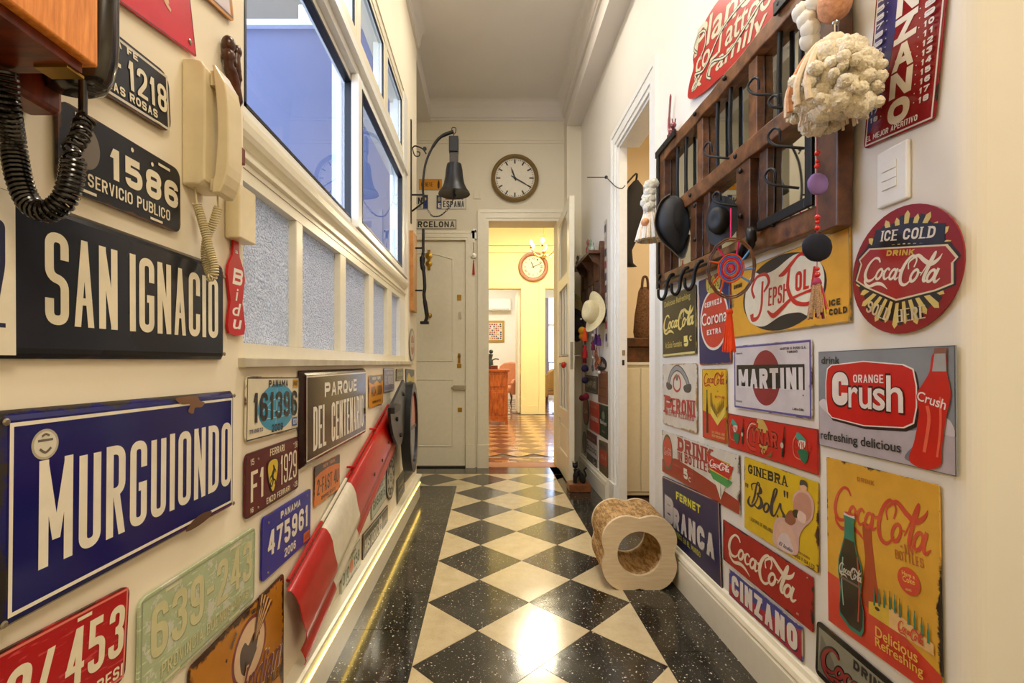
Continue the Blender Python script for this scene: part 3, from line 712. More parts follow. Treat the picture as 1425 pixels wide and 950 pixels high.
class Sign:
    """a plate on a wall, with its prints as child parts laid in the plate's own frame"""
    def __init__(s, name, label, wall, quad, col, rust=0., rcol='5a3a22', radius=.012, off=.004, th=.003, group=None, rough=.28, cat='sign', rim=0, rimcol=None, spots=0, scratch=0, shape=None, mat=None, cut=None):
        s.wall = wall; s.off = off; P = []
        for u, v in quad:
            p = onL(u, v, XL+off+th) if wall == 'L' else onR(u, v, XR-off-th) if wall == 'R' else at(u, v, YF-off-th)
            P.append(Vector(((p.y if wall == 'L' else -p.y if wall == 'R' else p.x), p.z)))
        tl, tr, br, bl = P; c = (tl+tr+br+bl)/4
        s.w = ((tr-tl).length+(br-bl).length)/2; s.h = ((tl-bl).length+(tr-br).length)/2
        d = (tr-tl).normalized()+(br-bl).normalized(); ang = math.atan2(d.y, d.x)
        s.c = c; s.ang = ang; s.th = th
        X = {'L': Vector((0, 1, 0)), 'R': Vector((0, -1, 0)), 'F': Vector((1, 0, 0))}[wall]; Z = Vector((0, 0, 1)); Nn = X.cross(Z)
        x = X*math.cos(ang)+Z*math.sin(ang); y = -X*math.sin(ang)+Z*math.cos(ang)
        o = {'L': Vector((XL, c.x, c.y)), 'R': Vector((XR, -c.x, c.y)), 'F': Vector((c.x, YF, c.y))}[wall]+Nn*off
        M = Matrix(((x.x, y.x, Nn.x, o.x), (x.y, y.y, Nn.y, o.y), (x.z, y.z, Nn.z, o.z), (0, 0, 0, 1)))
        w2, h2 = s.w/2, s.h/2; r = min(radius, w2*.9, h2*.9)
        if shape is None:
            poly = []
            for cx, cy, a0 in ((w2-r, h2-r, 0), (-w2+r, h2-r, PI/2), (-w2+r, -h2+r, PI), (w2-r, -h2+r, 1.5*PI)):
                for k in range(5): q = a0+PI/2*k/4; poly.append((cx+r*math.cos(q), cy+r*math.sin(q)))
        elif shape == 'round': poly = [(w2*math.cos(2*PI*k/48), h2*math.sin(2*PI*k/48)) for k in range(48)]
        else: poly = [((a-.5)*s.w, (b-.5)*s.h) for a, b in shape]
        mb = MB(); k = len(poly)
        bv = min(.004, th)
        if rim:
            f = lambda q, g: (q[0]*(1-g/w2), q[1]*(1-g/h2))
            vs = [(p[0], p[1], 0) for p in poly]+[(p[0], p[1], th*.15) for p in poly]+[f(p, rim*.5)+(th*.75,) for p in poly]+[f(p, rim)+(th,) for p in poly]
            lv = 4
        else:
            vs = [(p[0], p[1], 0) for p in poly]+[(p[0], p[1], th) for p in poly]; lv = 2
        fs = [tuple(range(k-1, -1, -1)), tuple((lv-1)*k+i for i in range(k))]
        for l in range(lv-1): fs += [(l*k+i, l*k+(i+1) % k, (l+1)*k+(i+1) % k, (l+1)*k+i) for i in range(k)]
        mb.add(vs, fs)
        s.o = mb.build(name, mat or plate_mat(col, rust, rcol, rough, spots, scratch)); s.o.matrix_world = M; s.o.location = o
        s.o.rotation_euler = M.to_euler(); s.o['o'] = Vector((0, 0, 0))
        tag(s.o, label, cat, group or {'L': 'plates and signs on the left wall', 'R': 'tin signs on the right wall', 'F': 'plates on the far wall'}[wall])
        s.parts = {}; s.zc = 0; s.last = None
    def add(s, vs, fs, col, part, z=None, dz=None):
        """vs in unit coordinates of the plate"""
        if part in ('slot', 'rust_patch', 'star', 'dots', 'sticker'): part += '~%d' % len(s.parts)
        if part not in ('rays', 'scale_marks', 'scale_numbers', 'ring_marks') or part != s.last: s.zc += 1
        s.last = part; z = s.th+.00022+s.zc*.00011 if z is None else z
        mb = s.parts.setdefault(part, MB())
        mb.add([((x-.5)*s.w, (y-.5)*s.h, z+(dz[i] if dz else 0)) for i, (x, y) in enumerate(vs)], fs, paint(col, .3, var=.05, coat=.3) if isinstance(col, str) else col); return s
    def T(s, t, x0, y0, x1, y1, col, bold=.02, shear=0., part=None, rot=0, slab=0, gap=.22, dx=0., dy=0.):
        if all(c in GL or c == ' ' for c in t): vs, fs, dz = stroke_text(t, (x1-x0)*s.w, (y1-y0)*s.h, .215+bold*2.9, gap, shear, slab)
        else: (vs, fs), dz = text_geo(t, min(bold, .012), shear), None
        if part is None: part = 'lettering~%d' % len(s.parts)
        V = []
        cx, cy = (x0+x1)/2, (y0+y1)/2
        for a, b in vs:
            x, y = x0+(x1-x0)*a+dx, y0+(y1-y0)*b+dy
            if rot:
                ex, ey = (x-cx)*s.w, (y-cy)*s.h; q = math.radians(rot)
                x = cx+(ex*math.cos(q)-ey*math.sin(q))/s.w; y = cy+(ex*math.sin(q)+ey*math.cos(q))/s.h
            V.append((x, y))
        return s.add(V, fs, col, part, None, dz)
    def emb(s, t, x0, y0, x1, y1, col, dark, **k):
        """flat letters on a shifted copy that paints in their emboss shade"""
        k['part'] = 'lettering~%d' % len(s.parts); s.T(t, x0, y0, x1, y1, dark, dx=.0014/s.w, dy=-.0016/s.h, **k); return s.T(t, x0, y0, x1, y1, col, **k)
    def px(s, u, v):
        """unit coordinates of the point of this plate that the photograph shows at u, v"""
        d_ = s.off+s.th; p = onL(u, v, XL+d_) if s.wall == 'L' else onR(u, v, XR-d_) if s.wall == 'R' else at(u, v, YF-d_)
        q = Vector(((p.y if s.wall == 'L' else -p.y if s.wall == 'R' else p.x), p.z))-s.c
        c_, s_ = math.cos(-s.ang), math.sin(-s.ang); return ((q.x*c_-q.y*s_)/s.w+.5, (q.x*s_+q.y*c_)/s.h+.5)
    def TP(s, t, u0, vt0, vb0, u1, vt1, vb1, col, **k):
        a, b, c_, d = s.px(u0, vt0), s.px(u0, vb0), s.px(u1, vt1), s.px(u1, vb1)
        k.setdefault('rot', math.degrees(math.atan2((c_[1]+d[1]-a[1]-b[1])/2*s.h, (c_[0]-a[0])*s.w)))
        hh = (a[1]-b[1]+c_[1]-d[1])/2; yc = (a[1]+b[1]+c_[1]+d[1])/4
        return s.T(t, a[0], yc-hh/2, c_[0], yc+hh/2, col, **k)
    def R(s, x0, y0, x1, y1, col, part='panel_print'): return s.add([(x0, y0), (x1, y0), (x1, y1), (x0, y1)], [(0, 1, 2, 3)], col, part)
    def E(s, cx, cy, rx, ry, col, part='roundel', n=40): return s.add([(cx+rx*math.cos(2*PI*k/n), cy+ry*math.sin(2*PI*k/n)) for k in range(n)], [tuple(range(n))], col, part)
    def P(s, pts, col, part='picture'):
        return s.add(pts, [tuple(range(len(pts)))], col, part)
    def SP(s, pts, col, part='picture', sub=5):
        q = [(p.x, p.y) for p in spline([(a, b, 0) for a, b in pts], sub, True)]; return s.add(q, [tuple(range(len(q)))], col, part)
    def S(s, pts, w, col, part='picture', sub=5, closed=False):
        asp = s.w/s.h; vs, fs = ribbon(pts, w, sub, closed, asp); return s.add(vs, fs, col, part, None, [i*1e-6 for i in range(len(vs))])
    def B(s, ins, wd, col, part='border', r=0):
        """border line: inset and width in metres"""
        a, b = ins/s.w, ins/s.h; c, d = (ins+wd)/s.w, (ins+wd)/s.h
        vs = [(a, b), (1-a, b), (1-a, 1-b), (a, 1-b), (c, d), (1-c, d), (1-c, 1-d), (c, 1-d)]
        return s.add(vs, [(0, 1, 5, 4), (1, 2, 6, 5), (2, 3, 7, 6), (3, 0, 4, 7)], col, part)
    def G(s, key, x0, y0, x1, y1, col, thick=1., rot=0, part='script_lettering', rise=0.):
        s.zc += 2; z = s.th+.00022+s.zc*.00011; zz = z
        for vs, fs in ribbon_set(key, thick):
            V = [(x0+(x1-x0)*a, y0+(y1-y0)*b+rise*a) for a, b in vs]; zz += .000012; s.add(V, fs, col, part, zz, [i*1e-6 for i in range(len(V))]); s.zc -= 1
        s.zc += 2; return s
    def screws(s, pts, col=None, r=.004):
        for x, y in pts:
            mb = s.parts.setdefault('screw', MB()); cx, cy = (x-.5)*s.w, (y-.5)*s.h
            mb.lathe((cx, cy, s.th), [(r, 0), (r, .001), (r*.6, .0022), (.0001, .0024)], paint('9a8f7c', .35, .7), 10)
        return s
    def bottle(s, cx, y0, h, col, neck='2a8060', part='bottle_picture', lean=0., liquid=None, wd=.13):
        asp = s.h/s.w; w = wd*h*asp
        prof = [(0, .5*w/.5*.5), (.03, .5*w), (.12, .48*w), (.30, .42*w), (.48, .5*w), (.58, .46*w), (.70, .28*w), (.80, .19*w), (.93, .17*w), (.95, .2*w), (1, .2*w)]
        L_ = [(cx-w_*.9+lean*t*h, y0+t*h) for t, w_ in prof]; R_ = [(cx+w_*.9+lean*t*h, y0+t*h) for t, w_ in prof]
        s.P(L_+R_[::-1], neck, part)
        if liquid:
            k = [(t, w_) for t, w_ in prof if t <= .80]
            s.P([(cx-w_*.78+lean*t*h, y0+.015*h+t*h*.97) for t, w_ in k]+[(cx+w_*.78+lean*t*h, y0+.015*h+t*h*.97) for t, w_ in k][::-1], liquid, part)
        return s
    def done(s):
        for p, mb in s.parts.items():
            o = mb.build(p.split('~')[0], None, s.o, origin=(0, 0, 0), norm=False)
        return s.o

LW = 'f0e6c8'
# ---------------- left wall
s = Sign('license_plate', 'small black plate of large cream numbers and a black dash, partly behind the wooden telephone', 'L', [(100, 1.5), (236.5, 103), (236.5, 189), (100, 98)], '1e2430', .12, radius=.02, th=.004)
s.B(.004, .004, 'd8d2c0').emb('SANTA FE', .10, .82, .62, .93, LW, '0a0a10').emb('F', .10, .36, .26, .74, LW, '0a0a10', bold=.03).R(.34, .52, .43, .58, LW, 'lettering').emb('1218', .50, .30, .95, .74, LW, '0a0a10', bold=.03).emb('LAS ROSAS', .28, .12, .82, .25, LW, '0a0a10').R(.80, .055, .87, .08, LW, 'slot').done()
s = Sign('license_plate', 'black plate of four cream digits over two words, with a worn bare metal spot', 'L', [(81, 134), (251, 238), (251, 325), (81, 258)], '1c2028', .10, radius=.016, th=.004)
s.E(.17, .60, .10, .27, '7c7468', 'worn_patch').emb('1586', .34, .36, .97, .76, LW, '07070b', bold=.03).emb('SERVICIO PUBLICO', .18, .13, .88, .29, LW, '07070b').R(.12, .04, .24, .075, LW, 'slot').R(.68, .04, .80, .075, LW, 'slot').R(.10, .90, .20, .94, LW, 'slot').R(.76, .88, .88, .92, LW, 'slot').E(.52, .88, .012, .03, LW, 'slot').E(.70, .84, .012, .03, LW, 'slot').done()
s = Sign('street_sign', 'long black enamel street sign of tall cream capitals beside a white number block', 'L', [(-93, 233), (314.6, 366), (314.6, 504.5), (-93, 489)], '21252e', .10, '4a3a2c', radius=.006, th=.010, rim=.012, rough=.2)
def sx(u): return (353.5/(UV-u)-353.5/(UV+93))/(353.5/(UV-314.6)-353.5/(UV+93))
s.R(.005, .02, sx(21.5), .98, 'ece4cc', 'number_field').T('2', .10, .18, sx(7), .80, '202848', bold=.05)
s.T('SAN', sx(62), .22, sx(163), .82, LW, bold=.05).T('IGNACIO', sx(180), .22, sx(303), .83, LW, bold=.05).screws([(.985, .88), (.985, .06)]).done()
s = Sign('street_sign', 'blue enamel street sign of tall white capitals, chipped and rusty at its upper rim', 'L', [(-6, 572.5), (327.8, 543.8), (327.8, 704.5), (-6, 888)], '1a1a62', .16, '2f2a28', radius=.004, th=.012, rim=.011, rough=.12)
s.B(.0135, .0045, 'f2ead6').T('MURGUIONDO', .10, .215, .961, .742, 'f2ead6', bold=.05, gap=.26)
s.E(.115, .82, .036, .075, 'b8b09a', 'coat_of_arms').E(.115, .82, .030, .063, 'ded8c4', 'coat_of_arms').S([(.095, .84), (.135, .84)], .012, '6a6456', 'coat_of_arms').S([(.10, .80), (.115, .78), (.13, .80)], .012, '6a6456', 'coat_of_arms').S([(.105, .86), (.115, .87), (.125, .86)], .01, '6a6456', 'coat_of_arms')
s.SP([(.60, .985), (.66, .99), (.72, .985), (.74, .95), (.77, .93), (.75, .90), (.71, .90), (.70, .86), (.67, .88), (.68, .93), (.63, .94)], '7d5636', 'rust_patch').SP([(.66, .02), (.72, .01), (.80, .03), (.82, .07), (.76, .09), (.70, .07)], '5b3a26', 'rust_patch').screws([(.985, .96), (.985, .04), (.02, .95), (.02, .04)]).done()
s = Sign('license_plate', 'scratched red plate of large white digits below the blue street sign', 'L', [(-60, 942), (177, 813), (177.8, 942), (-60, 1120)], 'b3131c', .14, '3a1a14', radius=.012, th=.004, scratch=.2)
s.B(.003, .003, 'e88070').T('0/', .18, .28, .44, .80, LW, bold=.05, shear=.1).T('453', .54, .30, .965, .84, LW, bold=.05).T('CORDOBA IMPRESI', .10, .06, .97, .19, LW).R(.60, .90, .70, .935, LW, 'slot').done()
s = Sign('license_plate', 'weathered pale green plate with raised cream digits in faded paint', 'L', [(193, 838.5), (354.8, 731.5), (354.8, 833.5), (193, 985)], 'b3c09a', .0, 'c9ccba', radius=.016, th=.004, spots=1.1, scratch=.25, rough=.5)
s.B(.004, .003, '9aa284').emb('639-243', .07, .34, .96, .86, 'd3cf9e', '8f9a76', bold=.04).emb('PROVINCIA BUENOS AIRES', .14, .10, .92, .24, 'd3cf9e', '8f9a76').R(.16, .92, .27, .95, 'dcd8b0', 'slot').R(.70, .90, .82, .93, 'dcd8b0', 'slot').R(.16, .03, .27, .06, 'dcd8b0', 'slot').R(.70, .03, .82, .06, 'dcd8b0', 'slot').done()
s = Sign('tin_sign', 'rusty orange tin sign of a feathered profile head in an oval above red script', 'L', [(262, 930), (394.7, 797.5), (394.7, 1040), (262, 1290)], 'c07d24', .2, '40210f', radius=.012, rough=.25, spots=.25)
q = s.px(348, 903)
s.E(*q, .195, .155, '7a1420', 'oval').E(*q, .172, .138, 'e3bf98', 'oval')
hx, hy = q
s.SP([(hx-.10, hy-.06), (hx-.04, hy-.10), (hx+.04, hy-.06), (hx+.10, hy-.01), (hx+.11, hy+.05), (hx+.04, hy+.06), (hx-.02, hy+.03), (hx-.06, hy+.06), (hx-.11, hy+.03)], '3a1810', 'head_picture').P([(hx+.07, hy-.03), (hx+.13, hy-.02), (hx+.10, hy+.03)], 'e9c89a', 'head_picture')
for k in range(9):
    a0 = .35+.085*k; s.P([(hx+.03, hy+.02), (hx+.05, hy+.015), (hx+.05+.20*math.cos(a0)*(1.25-.06*k), hy+.03+.20*math.sin(a0)*(1.25-.02*k)), (hx+.02+.19*math.cos(a0)*(1.25-.06*k), hy+.045+.19*math.sin(a0)*(1.25-.02*k))], 'e6b878' if k % 2 else '5a2416', 'feathers')
s.TP('Indian', 333, 935, 985, 391, 882, 922, 'e9c79c', shear=.35).TP('Indian', 334, 937, 983, 390, 884, 921, '6e101c', shear=.35)
s.TP('1901', 344, 852, 858, 366, 838, 844, '32160f').TP('DEALER', 368, 945, 958, 391, 922, 936, '32160f').TP('SINCE', 318, 905, 911, 330, 870, 878, '32160f').done()
s = Sign('license_plate', 'white plate of black digits over a turquoise oval', 'L', [(344, 523.5), (415.5, 523.8), (416, 596), (341.5, 616)], 'e6dcc0', .05, radius=.014, th=.004)
s.B(.002, .003, '2a211c').E(.54, .47, .36, .40, '2c97c0', 'oval').S([(.25, .42), (.5, .62), (.8, .55)], .012, 'c8e4ee').S([(.25, .5), (.6, .38), (.85, .45)], .012, 'c8e4ee').S([(.5, .15), (.52, .8)], .012, 'c8e4ee').S([(.3, .3), (.8, .3)], .01, 'c8e4ee')
s.T('PANAMA', .36, .82, .74, .94, '1c1a18', bold=.03).emb('161396', .10, .28, .95, .74, '1c1a18', '5c6a70', bold=.03).T('2009', .42, .06, .64, .19, '1c1a18', bold=.03).R(.85, .80, .96, .95, 'cf9c2c', 'sticker').R(.84, .08, .95, .24, '31589c', 'sticker').T('MAR', .86, .83, .95, .92, '402c10').T('09', .86, .11, .94, .21, 'd8e0f0').T('TRANSITO', .04, .12, .26, .18, '20306a').done()
s = Sign('license_plate', 'maroon plate of cream digits with a black prancing horse on a yellow shield', 'L', [(341, 633), (415.3, 606.5), (415.6, 678), (341.5, 723.5)], '5f1a20', .04, radius=.014, th=.004)
s.B(.002, .002, '2a0c10').T('FERRARI', .40, .83, .68, .95, LW).T('F1', .08, .22, .30, .70, LW, bold=.02).T('1929', .60, .24, .95, .76, LW, bold=.02).T('ENZO FERRARI', .34, .05, .80, .15, LW).T('15', .07, .80, .13, .90, LW).T('26', .90, .80, .96, .92, LW).T('16', .07, .06, .12, .14, LW).T('29', .90, .06, .96, .16, LW)
s.SP([(.35, .72), (.45, .78), (.55, .72), (.54, .45), (.45, .18), (.36, .45)], '20201a', 'shield').SP([(.365, .70), (.45, .755), (.535, .70), (.525, .46), (.45, .215), (.375, .46)], 'e3c22c', 'shield')
s.S([(.43, .30), (.45, .40), (.44, .50), (.47, .58), (.45, .66)], [.03, .05, .08, .07, .03], '15120e', 'horse').S([(.44, .50), (.40, .47), (.39, .42)], [.04, .03, .02], '15120e', 'horse').S([(.46, .58), (.49, .57), (.50, .52)], .025, '15120e', 'horse').S([(.42, .42), (.40, .36), (.42, .30)], .03, '15120e', 'horse').S([(.45, .42), (.49, .38), (.48, .32)], .03, '15120e', 'horse').screws([(.2, .86), (.88, .88), (.2, .08), (.88, .1)], r=.003).done()
s = Sign('street_sign', 'glossy dark brown enamel street sign of two lines of white capitals', 'L', [(422.5, 514.3), (510.5, 513.2), (510.5, 602), (424.5, 654)], '2a1416', 0, radius=.004, th=.018, off=.004, rim=.014, rough=.14)
s.B(.016, .004, 'e8e0cc').T('PARQUE', .24, .69, .77, .855, 'efe8d8', bold=.0).T('DEL', .098, .14, .26, .61, 'efe8d8', bold=.06).T('CENTENARIO', .335, .14, .915, .61, 'efe8d8', bold=.06)
s.done()
s = Sign('license_plate', 'small orange and black plate of black letters left of the red and white arm', 'L', [(437.8, 650.5), (472.5, 631), (473.2, 680), (438, 705)], 'dd7a28', .1, '3a2014', radius=.008, th=.003)
s.P([(.01, .99), (.99, .99), (.99, .74), (.8, .79), (.5, .82), (.2, .79), (.01, .72)], '2a2224', 'upper_band').T('NEW YORK', .30, .86, .78, .95, 'd58a58').T('2-FAST 4U', .08, .24, .93, .64, '2a1a12', bold=.04).T('EMPIRE STATE', .24, .07, .80, .16, '2a1a12').done()
s = Sign('license_plate', 'royal blue plate of white digits with a tiny orange sticker', 'L', [(365, 723), (431.8, 678), (432.5, 750.5), (365, 809)], '241f96', .03, radius=.012, th=.004)
s.B(.002, .002, '3c3cc0').T('PANAMA', .32, .80, .74, .92, 'ece6da', bold=.03).emb('475961', .09, .32, .93, .72, 'ece6da', '120f50', bold=.04).T('2006', .40, .09, .64, .24, 'ece6da', bold=.03).R(.82, .04, .97, .22, 'd5642c', 'sticker').T('AUTO', .84, .08, .95, .17, '5a1c10').screws([(.1, .87), (.9, .9), (.1, .08)], r=.003).done()
s = Sign('license_plate', 'small orange plate with a black band just right of the brown street sign', 'L', [(514, 522), (533, 520.5), (533, 560.6), (514, 568)], 'e0982a', .05, radius=.01, th=.003)
s.P([(.02, .98), (.98, .98), (.98, .80), (.75, .70), (.5, .82), (.25, .70), (.02, .78)], '3a3230', 'upper_band').T('NEW YORK', .2, .84, .8, .94, 'e8dcb0').T('MCM 100N', .12, .32, .9, .64, '5a2c12', bold=.03).T('EMPIRE STATE', .2, .1, .8, .18, '5a2c12').done()
s = Sign('license_plate', 'small lilac grey plate of white letters hanging just under the window sill', 'L', [(534.5, 512.7), (549, 511.7), (549, 542.8), (534.5, 545.3)], '77748a', 0, radius=.01, th=.003)
s.B(.004, .003, 'dcd6d8').T('LAS VEGAS', .2, .74, .8, .86, 'c8c2cc').T('EL NOGAL', .12, .30, .88, .66, 'cfc9d2', bold=.02).done()
s = Sign('license_plate', 'tiny grey green plate tucked between the lilac plate and the yellow one', 'L', [(551.8, 513), (561.5, 512.2), (561.5, 528), (551.8, 529.5)], '5c6058', .05, radius=.006, th=.003)
s.B(.003, .003, 'a8a898').T('RUTA 66', .15, .35, .85, .7, 'c8c8b8').done()
s = Sign('tin_sign', 'navy sign with a yellow splash, last of the plates under the window sill', 'L', [(565, 514.2), (576.5, 513.2), (576.5, 535.8), (565, 533.6)], '47506a', 0, radius=.004, th=.003)
s.SP([(.1, .15), (.3, .75), (.6, .45), (.95, .6), (.95, .1), (.5, .25)], 'd9bf3a', 'yellow_shape').done()
s = Sign('round_sign', 'small round cream sign with a reddish rim at the end of the window sill', 'L', [(570.2, 456), (577.5, 458), (577.5, 502), (570.2, 504)], '8b8a80', 0, th=.004, shape='round')
s.E(.5, .5, .42, .43, 'd8ccb4').E(.5, .5, .30, .30, 'b5604c').T('RADIO', .22, .43, .78, .57, 'e8e0d0').done()
s = Sign('tin_sign', 'dark poster behind the lens plate with pale slanted lettering at the wall end', 'L', [(564, 549), (579.3, 546.5), (579.3, 652), (564, 671)], '25262e', 0, radius=.004, th=.003)
s.B(.006, .004, 'a8a49c').SP([(.2, .3), (.4, .7), (.7, .8), (.85, .5), (.6, .25)], 'cdbcb4').SP([(.5, .35), (.7, .6), (.8, .4)], 'a03030').T('Blues', .2, .12, .85, .22, 'e6e0d8', shear=.3).T('MUSIC', .2, .88, .8, .94, 'e6e0d8').done()
s = Sign('round_sign', 'round black and white sign under the upper end of the red arm', 'L', [(538, 634), (549.5, 634), (549.5, 694), (538, 694)], '23221f', 0, th=.004, shape='round')
s.E(.5, .5, .45, .45, 'ccc8b4').E(.5, .5, .40, .40, '2a2926').E(.5, .5, .24, .24, 'ccc8b4').T('66', .38, .40, .62, .60, '23221f', bold=.04)
for k in range(10):
    q = 2*PI*k/10; s.E(.5+.32*math.cos(q), .5+.32*math.sin(q), .05, .05, 'ccc8b4', 'ring_marks', 8)
s.done()
s = Sign('license_plate', 'white and green plate half hidden by the lower edge of the red arm', 'L', [(517.5, 690), (536.5, 661), (537, 696), (517.5, 722)], 'c3cfb8', 0, radius=.008, th=.003)
s.B(.003, .003, '4c6048').T('ARIZONA', .2, .78, .8, .92, '2c4030').T('GH50B15', .08, .28, .92, .66, '2c3a30', bold=.03).done()
s = Sign('tin_sign', 'small dark slate sign of thin white script near the far end of the skirting', 'L', [(553, 668), (563, 651), (563, 684), (553, 701)], '33332f', 0, radius=.004, th=.003)
s.B(.004, .002, 'aaa69a').T('Vintage', .15, .5, .85, .66, 'd8d4c6', shear=.3).T('GARAGE', .2, .28, .8, .4, 'd8d4c6').done()
s = Sign('road_sign', 'long narrow black sign of cream capitals with a white shield above the skirting', 'L', [(505.5, 742), (539.5, 704), (540, 732.5), (505.5, 786)], '242220', .05, radius=.008, th=.004)
s.B(.004, .0035, 'd6d0bc').T('HISTORIC', .05, .28, .56, .74, 'ddd6c0', bold=.03).SP([(.60, .85), (.66, .78), (.72, .85), (.73, .4), (.66, .14), (.59, .4)], 'ddd6c0', 'shield').T('66', .63, .38, .70, .60, '242220', bold=.04).R(.76, .18, .96, .84, '8c8266', 'route_field').T('ROUTE', .78, .55, .94, .76, '242220').T('US', .80, .26, .92, .48, '242220').done()
s = Sign('license_plate', 'white plate with an orange fruit picture, lowest above the skirting under the arm', 'L', [(475, 790), (501.2, 746), (501.5, 788), (475, 829)], 'd5d8c6', .03, radius=.01, th=.004)
s.B(.002, .003, '4a5a4a').T('010', .06, .26, .38, .66, '34503c', bold=.03).T('X58', .62, .28, .94, .68, '34503c', bold=.03).E(.5, .48, .10, .22, 'd8602a', 'fruit').S([(.5, .70), (.56, .78)], .05, '3f8a3a', 'fruit').T('FLORIDA', .28, .80, .74, .92, '34503c').T('SUNSHINE STATE', .22, .07, .8, .17, '34503c').done()
# bottle shaped sign
bs = [(.36, 1), (.64, 1), (.66, .9), (.70, .84), (.94, .72), (1, .62), (.92, .50), (.84, .36), (.94, .22), (1, .10), (.92, .02), (.5, 0), (.08, .02), (0, .10), (.06, .22), (.16, .36), (.08, .50), (0, .62), (.06, .72), (.30, .84), (.34, .9)]
s = Sign('bottle_sign', 'flat red bottle shaped sign of white letters running down it', 'L', [(316.8, 331), (341, 340), (341, 469), (316.8, 465)], 'c4161a', 0, th=.005, shape=bs, rough=.3)
s.T('B', .26, .54, .80, .71, 'f4efe6', bold=-.005, shear=.2).T('i', .42, .37, .60, .50, 'f4efe6', bold=.04, shear=.2).T('d', .24, .21, .74, .345, 'f4efe6', bold=.04, shear=.2).T('u', .26, .07, .78, .17, 'f4efe6', bold=.05, shear=.2).T('a', .42, .87, .58, .90, 'f4efe6').done()
# pin-up poster, yellow framed sign at the top
s = Sign('tin_sign', 'bright red poster of a long legged dancer, screwed at its corner above the beige intercom', 'L', [(120, -300), (260.6, -150), (260.6, 77), (120, -46)], 'd8203a', 0, radius=.002, th=.003)
s.B(.001, .0015, '401018').SP([(.42, .62), (.60, .60), (.78, .62), (.92, .52), (.90, .42), (.80, .36), (.66, .40), (.50, .44)], 'c01830', 'skirt').S([(.55, .60), (.58, .40), (.62, .28), (.66, .20), (.71, .17)], [.10, .08, .05, .03, .02], 'eab88e', 'legs').S([(.62, .58), (.70, .44), (.66, .30), (.68, .20)], [.09, .07, .04, .03], 'eab88e', 'legs').S([(.50, .62), (.54, .78), (.60, .90)], [.14, .12, .08], 'eab88e', 'torso').E(.62, .93, .06, .04, '3a1c12', 'hair').S([(.70, .40), (.80, .34), (.92, .36), (.94, .50)], .006, '5a1018', 'skirt').screws([(.93, .07), (.93, .93)], r=.005).done()
s = Sign('tin_sign', 'orange rimmed sign with a pale violet centre, at the very top beside the window', 'L', [(255, -150), (319.7, -90), (319.7, 33), (255, -44)], 'd08a22', 0, radius=.012, th=.004)
s.B(.006, .002, '1c1c30').R(.09, .06, .91, .94, 'cfc0cc', 'centre_field').T('MIAMI', .2, .56, .8, .72, 'c43a5a', bold=.03).T('BEACH', .2, .3, .8, .48, 'c43a5a', bold=.03).done()
# ---------------- right wall, near section
KR = (XR-.004)*F
s = Sign('tin_sign', 'black and olive sign of yellow script above a five cent price', 'R', [(921.7, 415), (968.3, 395), (968.7, 492.5), (922, 497)], '2a251d', .03, 'b0a060', radius=.006)
s.B(.002, .002, 'b5ad6e').T('Delicious Refreshing', .08, .80, .86, .92, 'c0ae58', rot=0).G('cola', .02, .36, .98, .72, 'e0cf7a', 1.25).T('At Soda Fountains', .10, .14, .62, .24, 'cbb85e').T('5', .68, .13, .80, .29, 'e8d878', bold=.05).T('c', .83, .20, .89, .28, 'e8d878', bold=.04).R(.03, .015, .97, .045, 'd8cf86', 'lower_band').done()
s = Sign('tin_sign', 'dark blue rust-edged sign with a big red oval under a gold crown', 'R', [(972.6, 392), (1016.5, 371), (1016.5, 506), (973, 507)], '26285e', .14, 'b0532a', radius=.008)
s.E(.50, .50, .45, .345, 'ece2d2', 'oval').E(.50, .50, .41, .315, 'c92c22', 'oval')
s.SP([(.30, .84), (.28, .98), (.40, .94), (.50, 1.0), (.60, .94), (.72, .98), (.70, .84), (.5, .80)], 'c9b64a', 'crown')
for k in range(5): s.E(.34+.08*k, .86+.01*(k % 2), .02, .012, '5c4a18', 'crown', 8); s.S([(.34+.08*k, .88), (.40+.04*k, .96)], .012, '5c4a18', 'crown')
s.T('CERVEZA', .22, .655, .78, .715, 'efe6da', bold=.04).T('Corona', .10, .445, .93, .60, '1e1c20', bold=.07).T('Corona', .11, .45, .92, .595, 'f0e8dc', bold=.03).T('EXTRA', .29, .335, .74, .395, 'efe6da', bold=.05).done()
s = Sign('tin_sign', 'wide yellow orange sign with red script on a white oval edged in black', 'R', [(1018, 383), (1182.6, 311), (1183, 451.5), (1018, 467.5)], 'dfa638', .05, '6a5a38', radius=.002)
s.B(.001, .002, '8a8468')
e = [(.50+.36*math.cos(2*PI*k/40), .50+.485*math.sin(2*PI*k/40)) for k in range(40)]
s.P(e, '1e2026', 'oval').SP([(.16, .50), (.19, .74), (.26, .88), (.34, .82), (.46, .82), (.62, .92), (.72, .88), (.82, .72), (.845, .5), (.81, .28), (.74, .14), (.66, .20), (.52, .20), (.36, .10), (.24, .16), (.18, .30)], 'e6dfc8', 'white_field')
RD = 'c2261f'
s.S([(.235, .30), (.245, .22), (.30, .24), (.335, .38), (.345, .62), (.35, .72)], [.09, .07, .05, .05, .05, .05], RD).S([(.265, .52), (.24, .66), (.29, .80), (.38, .80), (.41, .68), (.36, .57)], [.05, .05, .045, .05, .06, .03], RD)
s.T('EPSI', .40, .36, .545, .60, RD, bold=.05, shear=.08).R(.55, .50, .575, .53, RD, 'script_lettering').T('OLA', .635, .46, .80, .70, RD, bold=.05, shear=.05)
